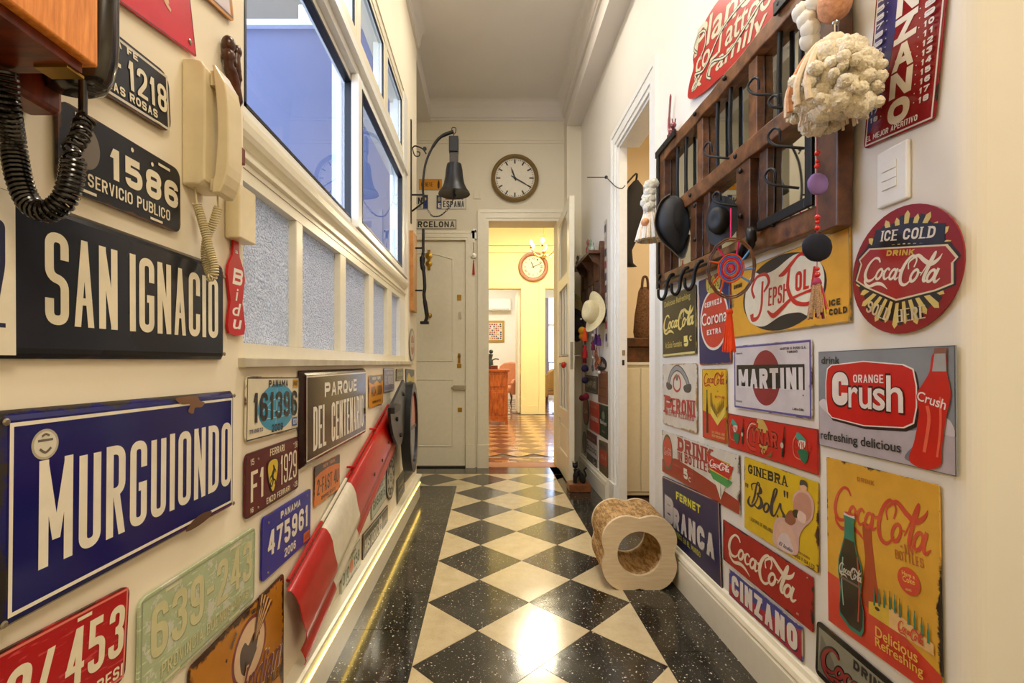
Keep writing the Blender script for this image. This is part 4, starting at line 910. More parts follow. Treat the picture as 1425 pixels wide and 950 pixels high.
s.S([(.50, .72), (.55, .74), (.62, .84), (.68, .90), (.75, .86)], [.02, .07, .05, .04, .09], RD).S([(.60, .84), (.58, .66), (.58, .50), (.63, .34), (.72, .28), (.80, .32)], [.03, .05, .06, .06, .05, .05], RD).S([(.395, .30), (.45, .22), (.53, .30), (.60, .38), (.70, .42), (.80, .44)], [.03, .07, .06, .04, .03, .05], RD)
s.T('DRINK', .035, .74, .135, .80, '241e18', bold=.03)
s.T('ICE', .875, .20, .945, .27, '241e18', bold=.03).T('COLD', .875, .10, .985, .17, '241e18', bold=.03).done()
s = Sign('tin_sign', 'white sign with violet edges, a dark red disc and one word on a black bar', 'R', [(1021.7, 481), (1129.3, 472), (1129.8, 583), (1021.7, 567.4)], 'cfc9cc', .05, radius=.008)
s.B(.002, .006, '5b4f96').E(.47, .50, .19, .40, '8f2a34', 'disc').R(.045, .36, .93, .69, '1b1a1c', 'black_bar').TP('MARTINI', 1028, 514, 539, 1117.5, 510.5, 543, 'd9d5d6', bold=.06).T('MARTINI & ROSSI S.A.', .66, .885, .95, .92, '3c3a40').T('TORINO', .74, .84, .86, .87, '3c3a40').T('VERMOUTH', .04, .86, .14, .885, '3c3a40').T('BIANCO', .04, .10, .13, .125, '3c3a40').T('LIQUORI', .80, .09, .92, .12, '3c3a40').T('R', .91, .28, .925, .30, '3c3a40').done()
s = Sign('tin_sign', 'upright white sign of red capitals below a dark curled ribbon and a horseshoe', 'R', [(922, 506), (970, 505.5), (970, 603), (922.7, 589.5)], 'd6cfc0', .13, '9c7a4c', radius=.014)
for w_, c_ in ((.10, '2c2e34'), (.066, '8e949c')):
    s.S([(.18, .62), (.22, .74), (.30, .86), (.44, .93), (.58, .90), (.70, .80), (.78, .68), (.80, .60)], w_, c_, 'ribbon_picture')
s.SP([(.14, .70), (.30, .66), (.30, .60), (.20, .58), (.13, .62)], '3c4048', 'ribbon_picture').SP([(.66, .66), (.84, .70), (.86, .62), (.80, .57), (.68, .58)], '3c4048', 'ribbon_picture')
s.S([(.44, .82), (.36, .74), (.37, .62), (.46, .57), (.55, .62), (.56, .74), (.50, .82)], .035, 'b8363a', 'horseshoe').SP([(.42, .80), (.46, .84), (.50, .80), (.48, .74), (.44, .74)], '6c6a5c', 'ribbon_picture')
s.TP('P', 924.8, 549, 573, 935, 552, 577, 'b02a34', bold=.03, slab=1).TP('ERONI', 935, 554, 574, 967, 557, 581, 'b02a34', bold=.04, slab=1).T('NASTRO AZZURRO', .09, .16, .93, .265, 'b23a40', bold=.02).SP([(.22, .42), (.30, .44), (.32, .40), (.24, .39)], '1e1c20', 'bird').done()
s = Sign('tin_sign', 'narrow yellow over red sign of a dark bottle and a crate of bottles', 'R', [(977, 513), (1011, 513), (1011, 617.5), (977.8, 608.5)], 'e0b52a', .04, '4a2a18', radius=.012)
s.P([(.02, .01), (.98, .01), (.98, .36), (.60, .24), (.35, .36), (.02, .40)], 'cf3222', 'red_field').B(.001, .002, '3a2a20').G('cola', .06, .74, .96, .96, 'b8301e', 1.0)
s.bottle(.22, .08, .62, '3c1a14', '2a6a44', liquid='3a1410', wd=.12).R(.36, .46, .44, .66, 'a8842a', 'shadow_print')
s.P([(.38, .36), (.66, .22), (.97, .40), (.97, .50), (.66, .32), (.38, .48)], 'e6cf5a', 'crate_picture')
for k in range(6): s.bottle(.42+.045*k, .44-.02*k, .13, '5a4420', '5a4420', wd=.11); s.bottle(.68+.045*k, .38+.02*k, .14, '4a3418', '4a3418', wd=.11)
s.T('IN', .66, .68, .72, .70, 'b8301e').T('BOTTLES', .58, .60, .96, .63, 'b8301e').T('DELICIOUS AND', .44, .10, .95, .135, 'e0b06a').T('REFRESHING', .44, .05, .95, .085, 'e0b06a').done()
s = Sign('tin_sign', 'wide red sign of green edge, outlined capitals between two small black bottles', 'R', [(1013, 574.4), (1138, 597.7), (1138, 661), (1013.7, 622)], 'c42a22', 0, radius=.002)
s.B(.0005, .002, '3c4a38')
s.SP([(.40, .98), (.44, 1.0), (.48, .96), (.53, .70), (.44, .66), (.39, .70)], 'c9a95a', 'artichoke').SP([(.42, .36), (.46, .30), (.52, .36), (.49, .16), (.45, .12)], 'c9a95a', 'artichoke')
for w_, c_ in ((.14, '3a1e18'), (.10, 'd23a2a')):
    s.S([(.41, .80), (.34, .84), (.28, .62), (.27, .36), (.31, .18), (.38, .16)], w_, c_)
s.S([(.38, .83), (.32, .82), (.28, .62), (.275, .40)], .02, 'e6dccc').T('YNAR', .325, .34, .63, .74, '2c2414', bold=.06).T('YNAR', .33, .36, .625, .72, 'c93a2c', bold=.03).T('70', .42, .10, .50, .26, 'a33020', bold=.03).SP([(.49, .08), (.56, .10), (.57, .24), (.54, .14)], '6a6a34', 'artichoke')
for cx_ in (.10, .86):
    s.S([(cx_-.04, .78), (cx_-.07, .60), (cx_-.06, .30), (cx_, .24)], .025, 'd98a70').SP([(cx_-.03, .86), (cx_+.02, .78), (cx_+.05, .68), (cx_, .66), (cx_-.04, .72)], '3f9a86', 'figure').SP([(cx_-.02, .66), (cx_+.04, .68), (cx_+.03, .52), (cx_-.01, .50)], 'e8ddd0', 'figure').SP([(cx_-.02, .46), (cx_+.06, .48), (cx_+.06, .28), (cx_+.03, .18), (cx_-.01, .30)], '1f6a4a', 'figure').T('CYNAR', cx_-.05, .48, cx_+.09, .66, 'd23a2a', bold=.02)
s.bottle(.215, .22, .70, '17100e', '17100e', lean=.02, wd=.13).E(.212, .48, .014, .06, 'b8b8a0', 'bottle_label').bottle(.685, .18, .74, '17100e', '17100e', lean=.03, wd=.12).E(.682, .46, .016, .07, 'b8b8a0', 'bottle_label').done()
s = Sign('tin_sign', 'wide white over red worn sign with a round red button at its left end', 'R', [(921.4, 597.5), (1028.6, 634.5), (1029.3, 715), (921.4, 656)], 'd6d0c2', .06, '4c2a20', radius=.003)
s.P([(.0, .0), (1, .0), (1, .22), (.62, .36), (.24, .46), (.12, .40), (0, .30)], '9e2a1e', 'red_field').P([(.2, .33), (.5, .29), (.5, .26), (.2, .30)], 'b5422c', 'red_field')
s.E(.10, .52, .088, .42, '585a48', 'button').E(.10, .53, .075, .35, 'c2352a', 'button').G('cola', .035, .42, .165, .64, 'd8b0a0', .9)
s.TP('DRINK', 943.5, 608, 626, 991.5, 625, 648, 'a5302a', bold=.05, slab=1).TP('IN BOTTLES', 943.5, 628, 640, 990.5, 646, 659, 'a5302a', bold=.03, slab=1).T('5', .36, .12, .42, .34, 'e4dccb', bold=.02).T('c', .43, .10, .46, .20, 'e4dccb').bottle(.50, .08, .34, '4a3a2c', '5a6a50', wd=.12)
s.P([(.67, .80), (.95, .80), (.82, .08)], 'e6e0cc', 'pennant').P([(.67, .86), (.70, .82), (.92, .80), (.93, .55), (.80, .46), (.70, .56)], 'd4b83a', 'pennant').P([(.69, .55), (.94, .50), (.89, .36), (.74, .40)], '3f9a4a', 'pennant').P([(.67, .84), (.95, .76), (.91, .52), (.70, .58)], 'c5261f', 'pennant').G('cola', .70, .60, .92, .78, 'f0e8dc', 1.2).P([(.80, .36), (.85, .36), (.825, .10)], 'e6e0cc', 'pennant').bottle(.825, .14, .26, '4a3a2c', '4a3a2c', wd=.11).screws([(.02, .9), (.97, .93)], r=.003).done()
s = Sign('tin_sign', 'navy blue sign with red and white piping, yellow word over tall silver capitals', 'R', [(922, 657), (1003, 704), (1002.3, 818.5), (923.2, 763)], '1f2352', .05, '241a16', radius=.016)
s.B(.004, .003, 'c8c0b8').B(.008, .003, '7a1c20').TP('FERNET', 940.8, 683, 694, 974.5, 703, 715, 'd8d83a', bold=.05)
s.TP('B', 924.3, 685, 722.5, 937.5, 695, 734, '5c5c64', bold=.06).TP('B', 924.8, 687, 721, 937, 696, 732, 'cfcac4', bold=.06).TP('RANCA', 936.5, 702, 735, 995, 746, 779, '5c5c64', bold=.06).TP('RANCA', 937, 704, 734, 994, 747, 777, 'cfcac4', bold=.06).TP('UNICO EN EL MUNDO', 940, 738, 745, 975, 768, 776, 'b8b83a', bold=.03).done()
s = Sign('tin_sign', 'yellow sign of black capitals and curly script beside a seated lady in pink', 'R', [(1035.5, 635.7), (1137.5, 670.3), (1138.3, 798.8), (1036.3, 733)], 'd6b31f', .06, '4a2418', radius=.003, rough=.4)
s.TP('GINEBRA', 1041, 646, 657.5, 1096, 662, 678, '2a241c', bold=.02, slab=1).T('"', .02, .58, .07, .64, '22202c', bold=.04).T('"', .60, .68, .66, .76, '22202c', bold=.04)
for vs, fs in ribbon_set('bols', .9): s.add([(.06+.56*a, .34+.40*b) for a, b in vs], fs, '2a2434', 'script_lettering', None, [i*1e-6 for i in range(len(vs))])
s.T('LEGITIMA DE HOLANDA', .10, .15, .46, .20, '5a4a20').T('MOSS Y CIA LTD', .72, .03, .97, .07, '2a241c', bold=.02).T('IMPORTADORES', .76, .10, .92, .125, '7a3a20')
s.SP([(.48, .02), (.46, .20), (.50, .36), (.58, .42), (.66, .44), (.74, .54), (.72, .72), (.80, .84), (.90, .86), (.97, .74), (.94, .56), (.86, .44), (.80, .30), (.76, .06)], 'cfa89e', 'lady_picture').SP([(.50, .10), (.52, .30), (.62, .38), (.74, .30), (.76, .08), (.6, .02)], 'd9b09a', 'lady_picture').SP([(.53, .04), (.56, .20), (.66, .24), (.73, .06)], 'd9c6c6', 'lady_picture').SP([(.74, .54), (.74, .72), (.82, .82), (.92, .80), (.94, .62), (.86, .50)], 'c08a78', 'lady_picture').SP([(.62, .40), (.66, .52), (.72, .56), (.76, .46), (.70, .38)], '8a4a34', 'lady_picture').SP([(.72, .56), (.78, .60), (.80, .52), (.74, .50)], '1e1a18', 'lady_picture').SP([(.78, .50), (.80, .60), (.88, .58), (.86, .48)], 'e3c4b6', 'lady_picture').E(.85, .885, .04, .05, 'd8a888', 'lady_picture').SP([(.81, .90), (.82, .965), (.88, .97), (.90, .91), (.86, .92)], '2e2430', 'lady_picture').T('El Indio', .54, .06, .72, .11, '5a4a6a', shear=.4).done()
s = Sign('tin_sign', 'long red rust-spotted sign with cream script along the lower wall', 'R', [(1006.3, 722), (1130.8, 804), (1130.6, 879), (1006.2, 778)], 'a5241c', .12, '2c201a', radius=.002, spots=.1, rough=.5)
s.G('cola', .06, .10, .88, .92, 'e6d9c0', 1.05).T('R', .865, .10, .885, .14, 'c8a898').screws([(.96, .93)], r=.003).done()
s = Sign('tin_sign', 'narrow violet and red sign of heavy white capitals just above the skirting', 'R', [(1014, 790), (1116, 873), (1116.6, 921.6), (1015, 827)], '4a4a92', .08, 'c8bcae', radius=.002, rough=.5)
s.P([(.01, .02), (.99, .02), (.99, .92), (.84, .70), (.5, .52), (.2, .44), (.01, .46)], 'b02238', 'red_field').B(.002, .001, '2c2430').T('CINZANO', .045, .10, .96, .86, '3c2450', bold=.06).T('CINZANO', .05, .14, .95, .88, 'e8dfd4', bold=.07).done()
# round crown sign
s = Sign('round_sign', 'round sign with yellow and black rays around a red label of white script', 'R', [(1187.5, 300), (1340.3, 272), (1340.3, 480), (1187.5, 452)], '8f1d1c', 0, shape='round', off=.005, th=.003, rough=.3)
for k in range(28):
    q0 = 2*PI*k/28; q1 = q0+2*PI/56; q2 = q0+2*PI/28
    r1 = .40+.03*(k % 2)
    s.P([(.5+.12*math.cos(q0), .5+.12*math.sin(q0)), (.5+r1*math.cos(q0), .5+r1*math.sin(q0)), (.5+(r1+.03)*math.cos((q0+q1)/2), .5+(r1+.03)*math.sin((q0+q1)/2)), (.5+r1*math.cos(q1), .5+r1*math.sin(q1)), (.5+.12*math.cos(q1), .5+.12*math.sin(q1))], 'dcc56a', 'rays')
    s.P([(.5+.12*math.cos(q1), .5+.12*math.sin(q1)), (.5+r1*math.cos(q1), .5+r1*math.sin(q1)), (.5+r1*math.cos(q2), .5+r1*math.sin(q2)), (.5+.12*math.cos(q2), .5+.12*math.sin(q2))], '1f1814', 'rays')
lab = [(.03, .40), (.06, .56), (.03, .60), (.13, .70), (.87, .70), (.97, .60), (.94, .56), (.97, .40), (.84, .34), (.5, .24), (.16, .34)]
s.P(lab, '1f1814', 'label_field').P([(.5+(a-.5)*.96, .49+(b-.49)*.92) for a, b in lab], 'e0d3b0', 'label_field').P([(.5+(a-.5)*.92, .49+(b-.49)*.86) for a, b in lab], 'a3211d', 'label_field')
s.P([(.17, .69), (.19, .83), (.5, .86), (.81, .83), (.83, .69), (.5, .71)], '221a16', 'upper_band').T('ICE COLD', .26, .735, .745, .82, 'e8dfca', bold=.02, slab=1).T('DRINK', .34, .615, .60, .66, 'd4b24a', bold=.02).G('cola', .12, .35, .86, .635, 'ece2cc', 1.05)
s.T('SOLD', .22, .12, .47, .22, 'd8c8a0', bold=.03, rot=-14, slab=1).T('HERE', .53, .12, .78, .22, 'd8c8a0', bold=.03, rot=14, slab=1).done()
s = Sign('tin_sign', 'grey blue sign of a red barrel shaped badge beside a tall orange red bottle', 'R', [(1140, 488), (1330, 482), (1330.5, 661), (1139.5, 620)], '8a8f96', 0, radius=.001, rough=.2)
s.P([(.0, .005), (1, .005), (1, .30), (.90, .36), (.75, .30), (.5, .30), (.2, .38), (.08, .42), (.0, .44)], 'b6adb4', 'snow_picture').SP([(0, .44), (.05, .50), (.1, .45), (.16, .47), (.22, .38), (.1, .35)], 'd0c8cc', 'snow_picture').SP([(.84, .36), (.90, .44), (.97, .42), (.99, .30)], 'd0c8cc', 'snow_picture').SP([(.70, .06), (.80, .04), (.88, .12), (.86, .24), (.78, .20)], '6c7684', 'snow_picture').B(.0005, .001, '40444c')
bd = [(.085, .36), (.07, .50), (.07, .68), (.085, .82), (.125, .86), (.41, .895), (.70, .86), (.765, .82), (.785, .68), (.785, .50), (.765, .36), (.70, .31), (.41, .275), (.125, .31)]
s.P([(a+.014, b-.025) for a, b in bd], '2a1c1c', 'badge').P(bd, 'ece4de', 'badge').P([(.428+(a-.428)*.975, .585+(b-.585)*.965) for a, b in bd], 'c81e18', 'badge')
s.TP('drink', 1143.5, 496, 506, 1169, 496, 506, '26282c', bold=.015).TP('ORANGE', 1188, 521, 532, 1230, 521, 533, 'ece4de', bold=.02).T('C', .13, .43, .29, .80, '3a1414', bold=.12).T('C', .137, .45, .283, .785, 'e9dfd8', bold=.07)
for k, (ch, a, b, top) in enumerate((('r', .285, .365, .64), ('u', .375, .475, .64), ('s', .485, .575, .64), ('h', .585, .70, .76))):
    s.T(ch, a-.008, .425, b+.008, top+.02, '3a1414', bold=.02).T(ch, a, .44, b, top, 'e9dfd8', bold=.02)
s.TP('refreshing delicious', 1143, 598, 614, 1255, 616, 634, '26282c', bold=.012)
s.SP([(.735, .05), (.77, .22), (.80, .46), (.785, .60), (.83, .71), (.865, .80), (.885, .94), (.955, .94), (.96, .80), (.975, .70), (.98, .60), (.955, .44), (.93, .20), (.92, .06), (.83, .005)], 'c62418', 'bottle_picture').P([(.88, .80), (.895, .94), (.955, .94), (.96, .80)], 'a8a8a8', 'bottle_picture').P([(.89, .94), (.895, .985), (.965, .985), (.96, .94)], '8a5a48', 'bottle_picture').S([(.83, .14), (.86, .40), (.85, .52)], .03, 'e8664a').S([(.905, .12), (.925, .36), (.925, .6)], .02, 'e8664a').T('Crush', .79, .53, .96, .61, 'f0e4dc', bold=.02, rot=-14).done()
# big yellow bottle sign
s = Sign('tin_sign', 'large worn yellow sign of a dark bottle and a crate over a red lower field', 'R', [(1151, 635), (1309, 677), (1309, 975), (1152, 863)], 'd9a53a', .08, '2a2018', radius=.002, rough=.2)
s.P([(.0, .0), (1, .0), (1, .12), (.62, .23), (.40, .28), (.0, .30)], 'd0402c', 'red_field').SP([(.37, .24), (.53, .26), (.50, .42), (.47, .60), (.46, .68), (.38, .67), (.40, .50), (.385, .40)], 'a8421e', 'shadow_print')
s.TP('DRINK', 1193, 663, 669, 1217, 669, 676, 'b5702c').G('cola', .06, .585, .96, .885, 'c9402a', .95)
s.TP('IN', 1259, 757, 768, 1271, 760, 772, 'b8662c').TP('BOTTLES', 1246, 764, 776, 1286, 777, 791, 'b8662c').E(*s.px(1255, 760), .009, .006, 'b8662c', 'dots', 8).E(*s.px(1275, 768), .009, .006, 'b8662c', 'dots', 8).E(*s.px(1265.5, 808.5), .088, .066, 'd0402c', 'disc').TP('Have a', 1256, 793, 799, 1274, 800, 806, 'e8c060').TP('Coke', 1257, 800, 808, 1274, 806, 814, 'e8c060').TP('HERE', 1261, 818, 821, 1270, 820, 823, 'e8c060')
s.P([s.px(1210, 836), s.px(1238.5, 843), s.px(1238.5, 872), s.px(1210, 853)], 'd6b238', 'crate_picture').P([s.px(1238.5, 843), s.px(1301, 897), s.px(1301, 912), s.px(1238.5, 872)], 'e2b878', 'crate_picture').E(*s.px(1222, 847), .022, .010, '33281c', 'crate_picture', 16)
for u_, v_ in ((1218, 840), (1225, 841), (1232, 843), (1240, 845), (1247, 850), (1254, 856), (1266, 866), (1275, 874), (1285, 883), (1294, 892)): q = s.px(u_, v_); s.bottle(q[0], q[1]-.01, .095, '1b2a22', '2a7a62', wd=.15)
s.G('cola', *s.px(1251, 878), *s.px(1288, 880), 'd0402c', 1.2, rise=-.01)
bt = [(.10, .145), (.105, .10), (.20, .055), (.30, .055), (.325, .10), (.33, .20), (.30, .30), (.32, .40), (.31, .47), (.27, .54), (.255, .60), (.25, .70), (.26, .715), (.255, .74), (.16, .74), (.155, .715), (.165, .70), (.16, .60), (.13, .52), (.10, .44), (.095, .36), (.115, .27)]
bt = [(.265+(a-.212)*1.12, .045+(b-.055)*.965) for a, b in bt]
s.P(bt, '1d7a66', 'bottle_picture').P([(.265+(a-.265)*.92, .36+(b-.36)*.93) for a, b in bt if b < .585], '20130f', 'bottle_picture').P([(.205, .69), (.207, .706), (.318, .706), (.32, .69)], 'd8ccc0', 'bottle_picture').E(.262, .708, .05, .008, 'c23a2c', 'bottle_picture').S([(.19, .44), (.175, .30), (.19, .16)], .008, '8fb8a4').S([(.34, .48), (.355, .30), (.34, .12)], .010, 'a8402c').G('cola', .145, .33, .39, .415, 'c9c2b4', 1.25).R(.16, .312, .375, .325, '6a5a4c', 'bottle_picture')
s.TP('Delicious', 1221, 870, 884, 1280, 907, 923, 'e6b64e').TP('Refreshing', 1221, 886, 901, 1288, 927, 948, 'e6b64e').done()
s = Sign('tin_sign', 'black framed silver sign of dark red script, lowest and nearest on the right wall', 'R', [(1135.6, 863), (1290, 987), (1290, 1095), (1135.6, 934)], '26221e', .02, radius=.014, rough=.2)
s.R(.03, .10, .97, .90, '8c8a7a', 'silver_field').P([(.03, .1), (.3, .1), (.2, .5), (.06, .8)], '6e6c60', 'silver_field').T('DRINK', .40, .70, .72, .86, '1f1c1a', bold=.04)
for vs, fs in ribbon_set('cola', 1.9): s.add([(.05+.9*a, .12+.68*b) for a, b in vs], fs, '1f1c1a', 'script_lettering')
s.G('cola', .06, .14, .94, .78, '8f1f22', 1.2).T('IN', .22, .13, .28, .22, '1f1c1a', bold=.03).done()
s = Sign('thermometer_sign', 'tall violet and dark red scale sign of white letters above the switch plate', 'R', [(1220.5, -230), (1326, -345), (1326, 147), (1220.5, 204)], '8a1a20', .05, '2a2020', radius=.01, rough=.15)
s.P([(.03, .0), (.03, .985), (.52, .985), (.46, .55), (.30, .22), (.10, .05), (.03, .045)], '322a6a', 'violet_field').B(.004, .0035, 'd8d0c4')
for i, ch in enumerate('ONAZNIC'):
    s.T(ch, .35, .037+.081*i, .66 if ch != 'I' else .5, .112+.081*i, 'e8e0d4', bold=.06)
for i in range(18):
    z_ = .075+.0263*i
    s.T(str(18-i), .08, z_, .20, z_+.016, 'd8d4d8', bold=.02, part='scale_numbers').E(.25, z_+.008, .008, .002, 'd8d4d8', 'scale_marks', 6)
    s.T(str(18-i), .78, z_-.010, .91, z_+.007, 'd8d4d8', bold=.02, part='scale_numbers').E(.72, z_, .008, .002, 'd8d4d8', 'scale_marks', 6)
s.T('EL MEJOR APERITIVO', .10, .014, .84, .031, 'e8e0d4', bold=.02).done()
# blob shaped red script sign
bl = [(.30, .02), (.44, .05), (.62, .02), (.86, .10), (.93, .22), (.90, .34), (.94, .52), (1, .70), (.98, .90), (.80, 1), (.55, .98), (.30, .96), (.12, .90), (.06, .74), (.02, .60), (.08, .46), (.02, .36), (.0, .20), (.10, .06)]
bq = [(p.x, p.y) for p in spline([(a, b, 0) for a, b in [(0, .12), (.10, .03), (.28, .0), (.46, .02), (.60, 0), (.80, .02), (.93, .10), (1, .24), (.97, .40), (1, .58), (.96, .82), (.80, .96), (.55, .93), (.36, 1), (.18, .92), (.10, .76), (.04, .62), (.06, .46), (.01, .30)]], 4, True)]
s = Sign('shaped_sign', 'red cloud shaped sign of tangled cream script lettering above the wooden rack', 'R', [(960, 45), (1086, -95), (1086, 35), (960, 146)], 'b82a22', .05, '6a625e', off=.012, shape=bq, rough=.35, spots=.15)
for t, x0, y0, x1, y1, sh in (('Plano', .06, .58, .80, .93, .1), ('co Tattoo', .10, .33, .95, .62, .1), ('& Family', .06, .06, .92, .36, .15)):
    s.T(t, x0, y0, x1, y1, '3c3634', bold=.09, shear=sh).T(t, x0, y0, x1, y1, 'd9d6b4', bold=.045, shear=sh)
for w_, c_ in ((.045, '3c3634'), (.022, 'd9d6b4')):
    s.S([(.10, .62), (.05, .72), (.10, .84), (.20, .80), (.22, .62), (.16, .50)], w_, c_).S([(.30, .40), (.46, .60), (.70, .66), (.90, .62)], w_, c_).S([(.34, .10), (.28, .18), (.34, .30), (.52, .22), (.70, .34), (.86, .46), (.94, .40)], w_, c_).S([(.07, .14), (.14, .22), (.10, .34), (.22, .30), (.34, .44)], w_, c_)
s.done()
# ---------------- right wall, far section
def mini(label, q, col, items=(), shape=None, name='tin_sign'):
    s = Sign(name, label, 'R', q, col, 0, radius=.004, th=.003, shape=shape)
    for it in items: getattr(s, it[0])(*it[1:])
    return s.done()
mini('dark framed sign of pale capitals under the hanging pompoms', [(814, 522), (831, 522.8), (831, 549.4), (814, 543.7)], '2f2a28', [('B', .01, .006, '8a8474'), ('T', 'CAMPARI', .12, .3, .9, .7, 'cfc8b4')])
mini('brown wooden sign above the green one beside the white door frame', [(832.3, 516), (845, 516.5), (845, 563), (832.3, 559)], '7a4a30', [('B', .01, .004, '9a6a48'), ('R', .1, .45, .9, .5, '5a3220'), ('R', .1, .7, .9, .74, '9a6a48'), ('R', .1, .2, .9, .23, '5a3220')])
mini('upper of the two oval dark rimmed signs, with a red face', [(810.8, 553), (819.3, 550), (819.3, 593), (810.8, 590)], '4a4640', [('E', .5, .5, .38, .42, 'a8342c'), ('T', 'Cola', .2, .42, .8, .58, 'd8c8b8')], shape='round', name='round_sign')
mini('red sign of white letters between the oval one and the green one', [(820.3, 557), (833.8, 561), (833.8, 605.3), (820.3, 596)], 'b8382c', [('B', .008, .004, 'd07060'), ('T', 'Amaretto', .1, .36, .92, .56, 'e8d8c8'), ('T', 'EXTRA', .2, .78, .8, .86, 'e0a890')])
mini('dark green sign of white script next to the door frame', [(834.3, 561.7), (845.3, 565.3), (845.3, 612), (834.3, 605)], '24382c', [('E', .5, .68, .2, .12, '8a947c'), ('T', 'Baileys', .1, .36, .9, .52, 'e0e0d0'), ('T', 'IRISH', .3, .15, .7, .2, 'a8b098')])
mini('lower of the two oval dark rimmed signs, with an olive face', [(810.3, 601), (815.8, 599), (815.8, 632), (810.3, 628)], '3c3a36', [('E', .5, .5, .38, .42, '6a6458')], shape='round', name='round_sign')
mini('maroon, white and black sign with a small price in its corner', [(816.2, 596), (831, 606), (831, 655), (816.2, 641)], 'cfc8c0', [('R', .02, .70, .98, .98, '5a2028'), ('R', .02, .02, .98, .30, '22242c'), ('T', 'Bazooka', .05, .40, .95, .64, '26242c', .05), ('T', 'BUBBLE GUM', .1, .76, .8, .84, 'b07070'), ('T', '5c', .62, .10, .88, .24, 'd8ccb8')])
mini('tall rusty sign with a red middle, lowest beside the door frame', [(833.6, 612), (845.3, 616), (845.3, 666), (833.6, 656)], '6a5844', [('R', .1, .30, .95, .74, 'b8402c'), ('T', 'COLA', .2, .48, .85, .60, 'd89a80'), ('T', 'DRINK', .1, .80, .9, .90, '3a3430')])
mini('dark rounded sign of a white letter on the wall among the hanging charms', [(828.5, 497), (843.5, 495), (843.5, 519), (828.5, 513)], '2c2a2c', [('E', .5, .5, .42, .40, '3a3436'), ('T', 'Cola', .1, .3, .9, .65, 'd8ccc0')], shape='round', name='round_sign')
mini('tall narrow strip of small coloured pictures against the door frame', [(841.6, 308), (844.6, 303), (844.6, 482), (841.6, 482)], 'c8c0b4', [('R', .1, .04+.096*k, .9, .10+.096*k, ('2c3458', '9a3038', '30404c', 'b8a8a0', '3a2a48')[k % 5]) for k in range(10)], name='picture_strip')
# ---------------- far wall
s = Sign('license_plate', 'orange plate of small black letters partly behind the iron bracket', 'F', [(583, 249), (615, 249), (615, 264), (583, 264)], 'd8922a', 0, radius=.004)
s.T('GENEVE', .1, .3, .6, .7, '3a2a14', bold=.02).SP([(.82, .15), (.80, .5), (.84, .85), (.88, .85), (.9, .5), (.88, .15)], '2a1c10', 'figure').done()
s = Sign('license_plate', 'white plate with a blue band at its right end, cut off by the left wall', 'F', [(572, 270.5), (596, 270.5), (596, 291), (572, 291)], 'd6d2c4', 0, radius=.006)
s.B(.004, .003, '26304c').R(.70, .04, .97, .96, '1f3478', 'blue_band').T('.IN', .1, .35, .66, .8, '22242c', bold=.04).T('BERLIN', .1, .1, .6, .2, '40424c').E(.83, .7, .06, .1, 'd8b83a', 'star').done()
s = Sign('license_plate', 'white plate with a blue left band, a red and yellow flag over dark letters', 'F', [(607, 271), (649, 271), (649, 291), (607, 291)], 'dcd8ca', 0, radius=.006)
s.B(.004, .003, '30343c').R(.02, .05, .18, .95, '1c2c6c', 'blue_band').T('E', .06, .12, .15, .42, 'e8e8e8', bold=.05).E(.10, .70, .05, .16, '8c8a5c', 'star').T('ESPAÑA', .23, .14, .93, .58, '22242c', bold=.05).R(.30, .66, .66, .74, 'b83028', 'flag').R(.30, .74, .66, .84, 'd8b030', 'flag').R(.30, .84, .66, .90, 'b83028', 'flag').E(.86, .78, .05, .14, 'b05040', 'crest').done()
s = Sign('street_sign', 'white enamel strip with a black outline and black city name over the front door', 'F', [(562, 305), (635.5, 305), (635.5, 319), (562, 319)], 'd8d0ba', 0, radius=.002)
s.B(.004, .006, '22201e').T('BARCELONA', .05, .2, .96, .8, '22201e', bold=.03).done()
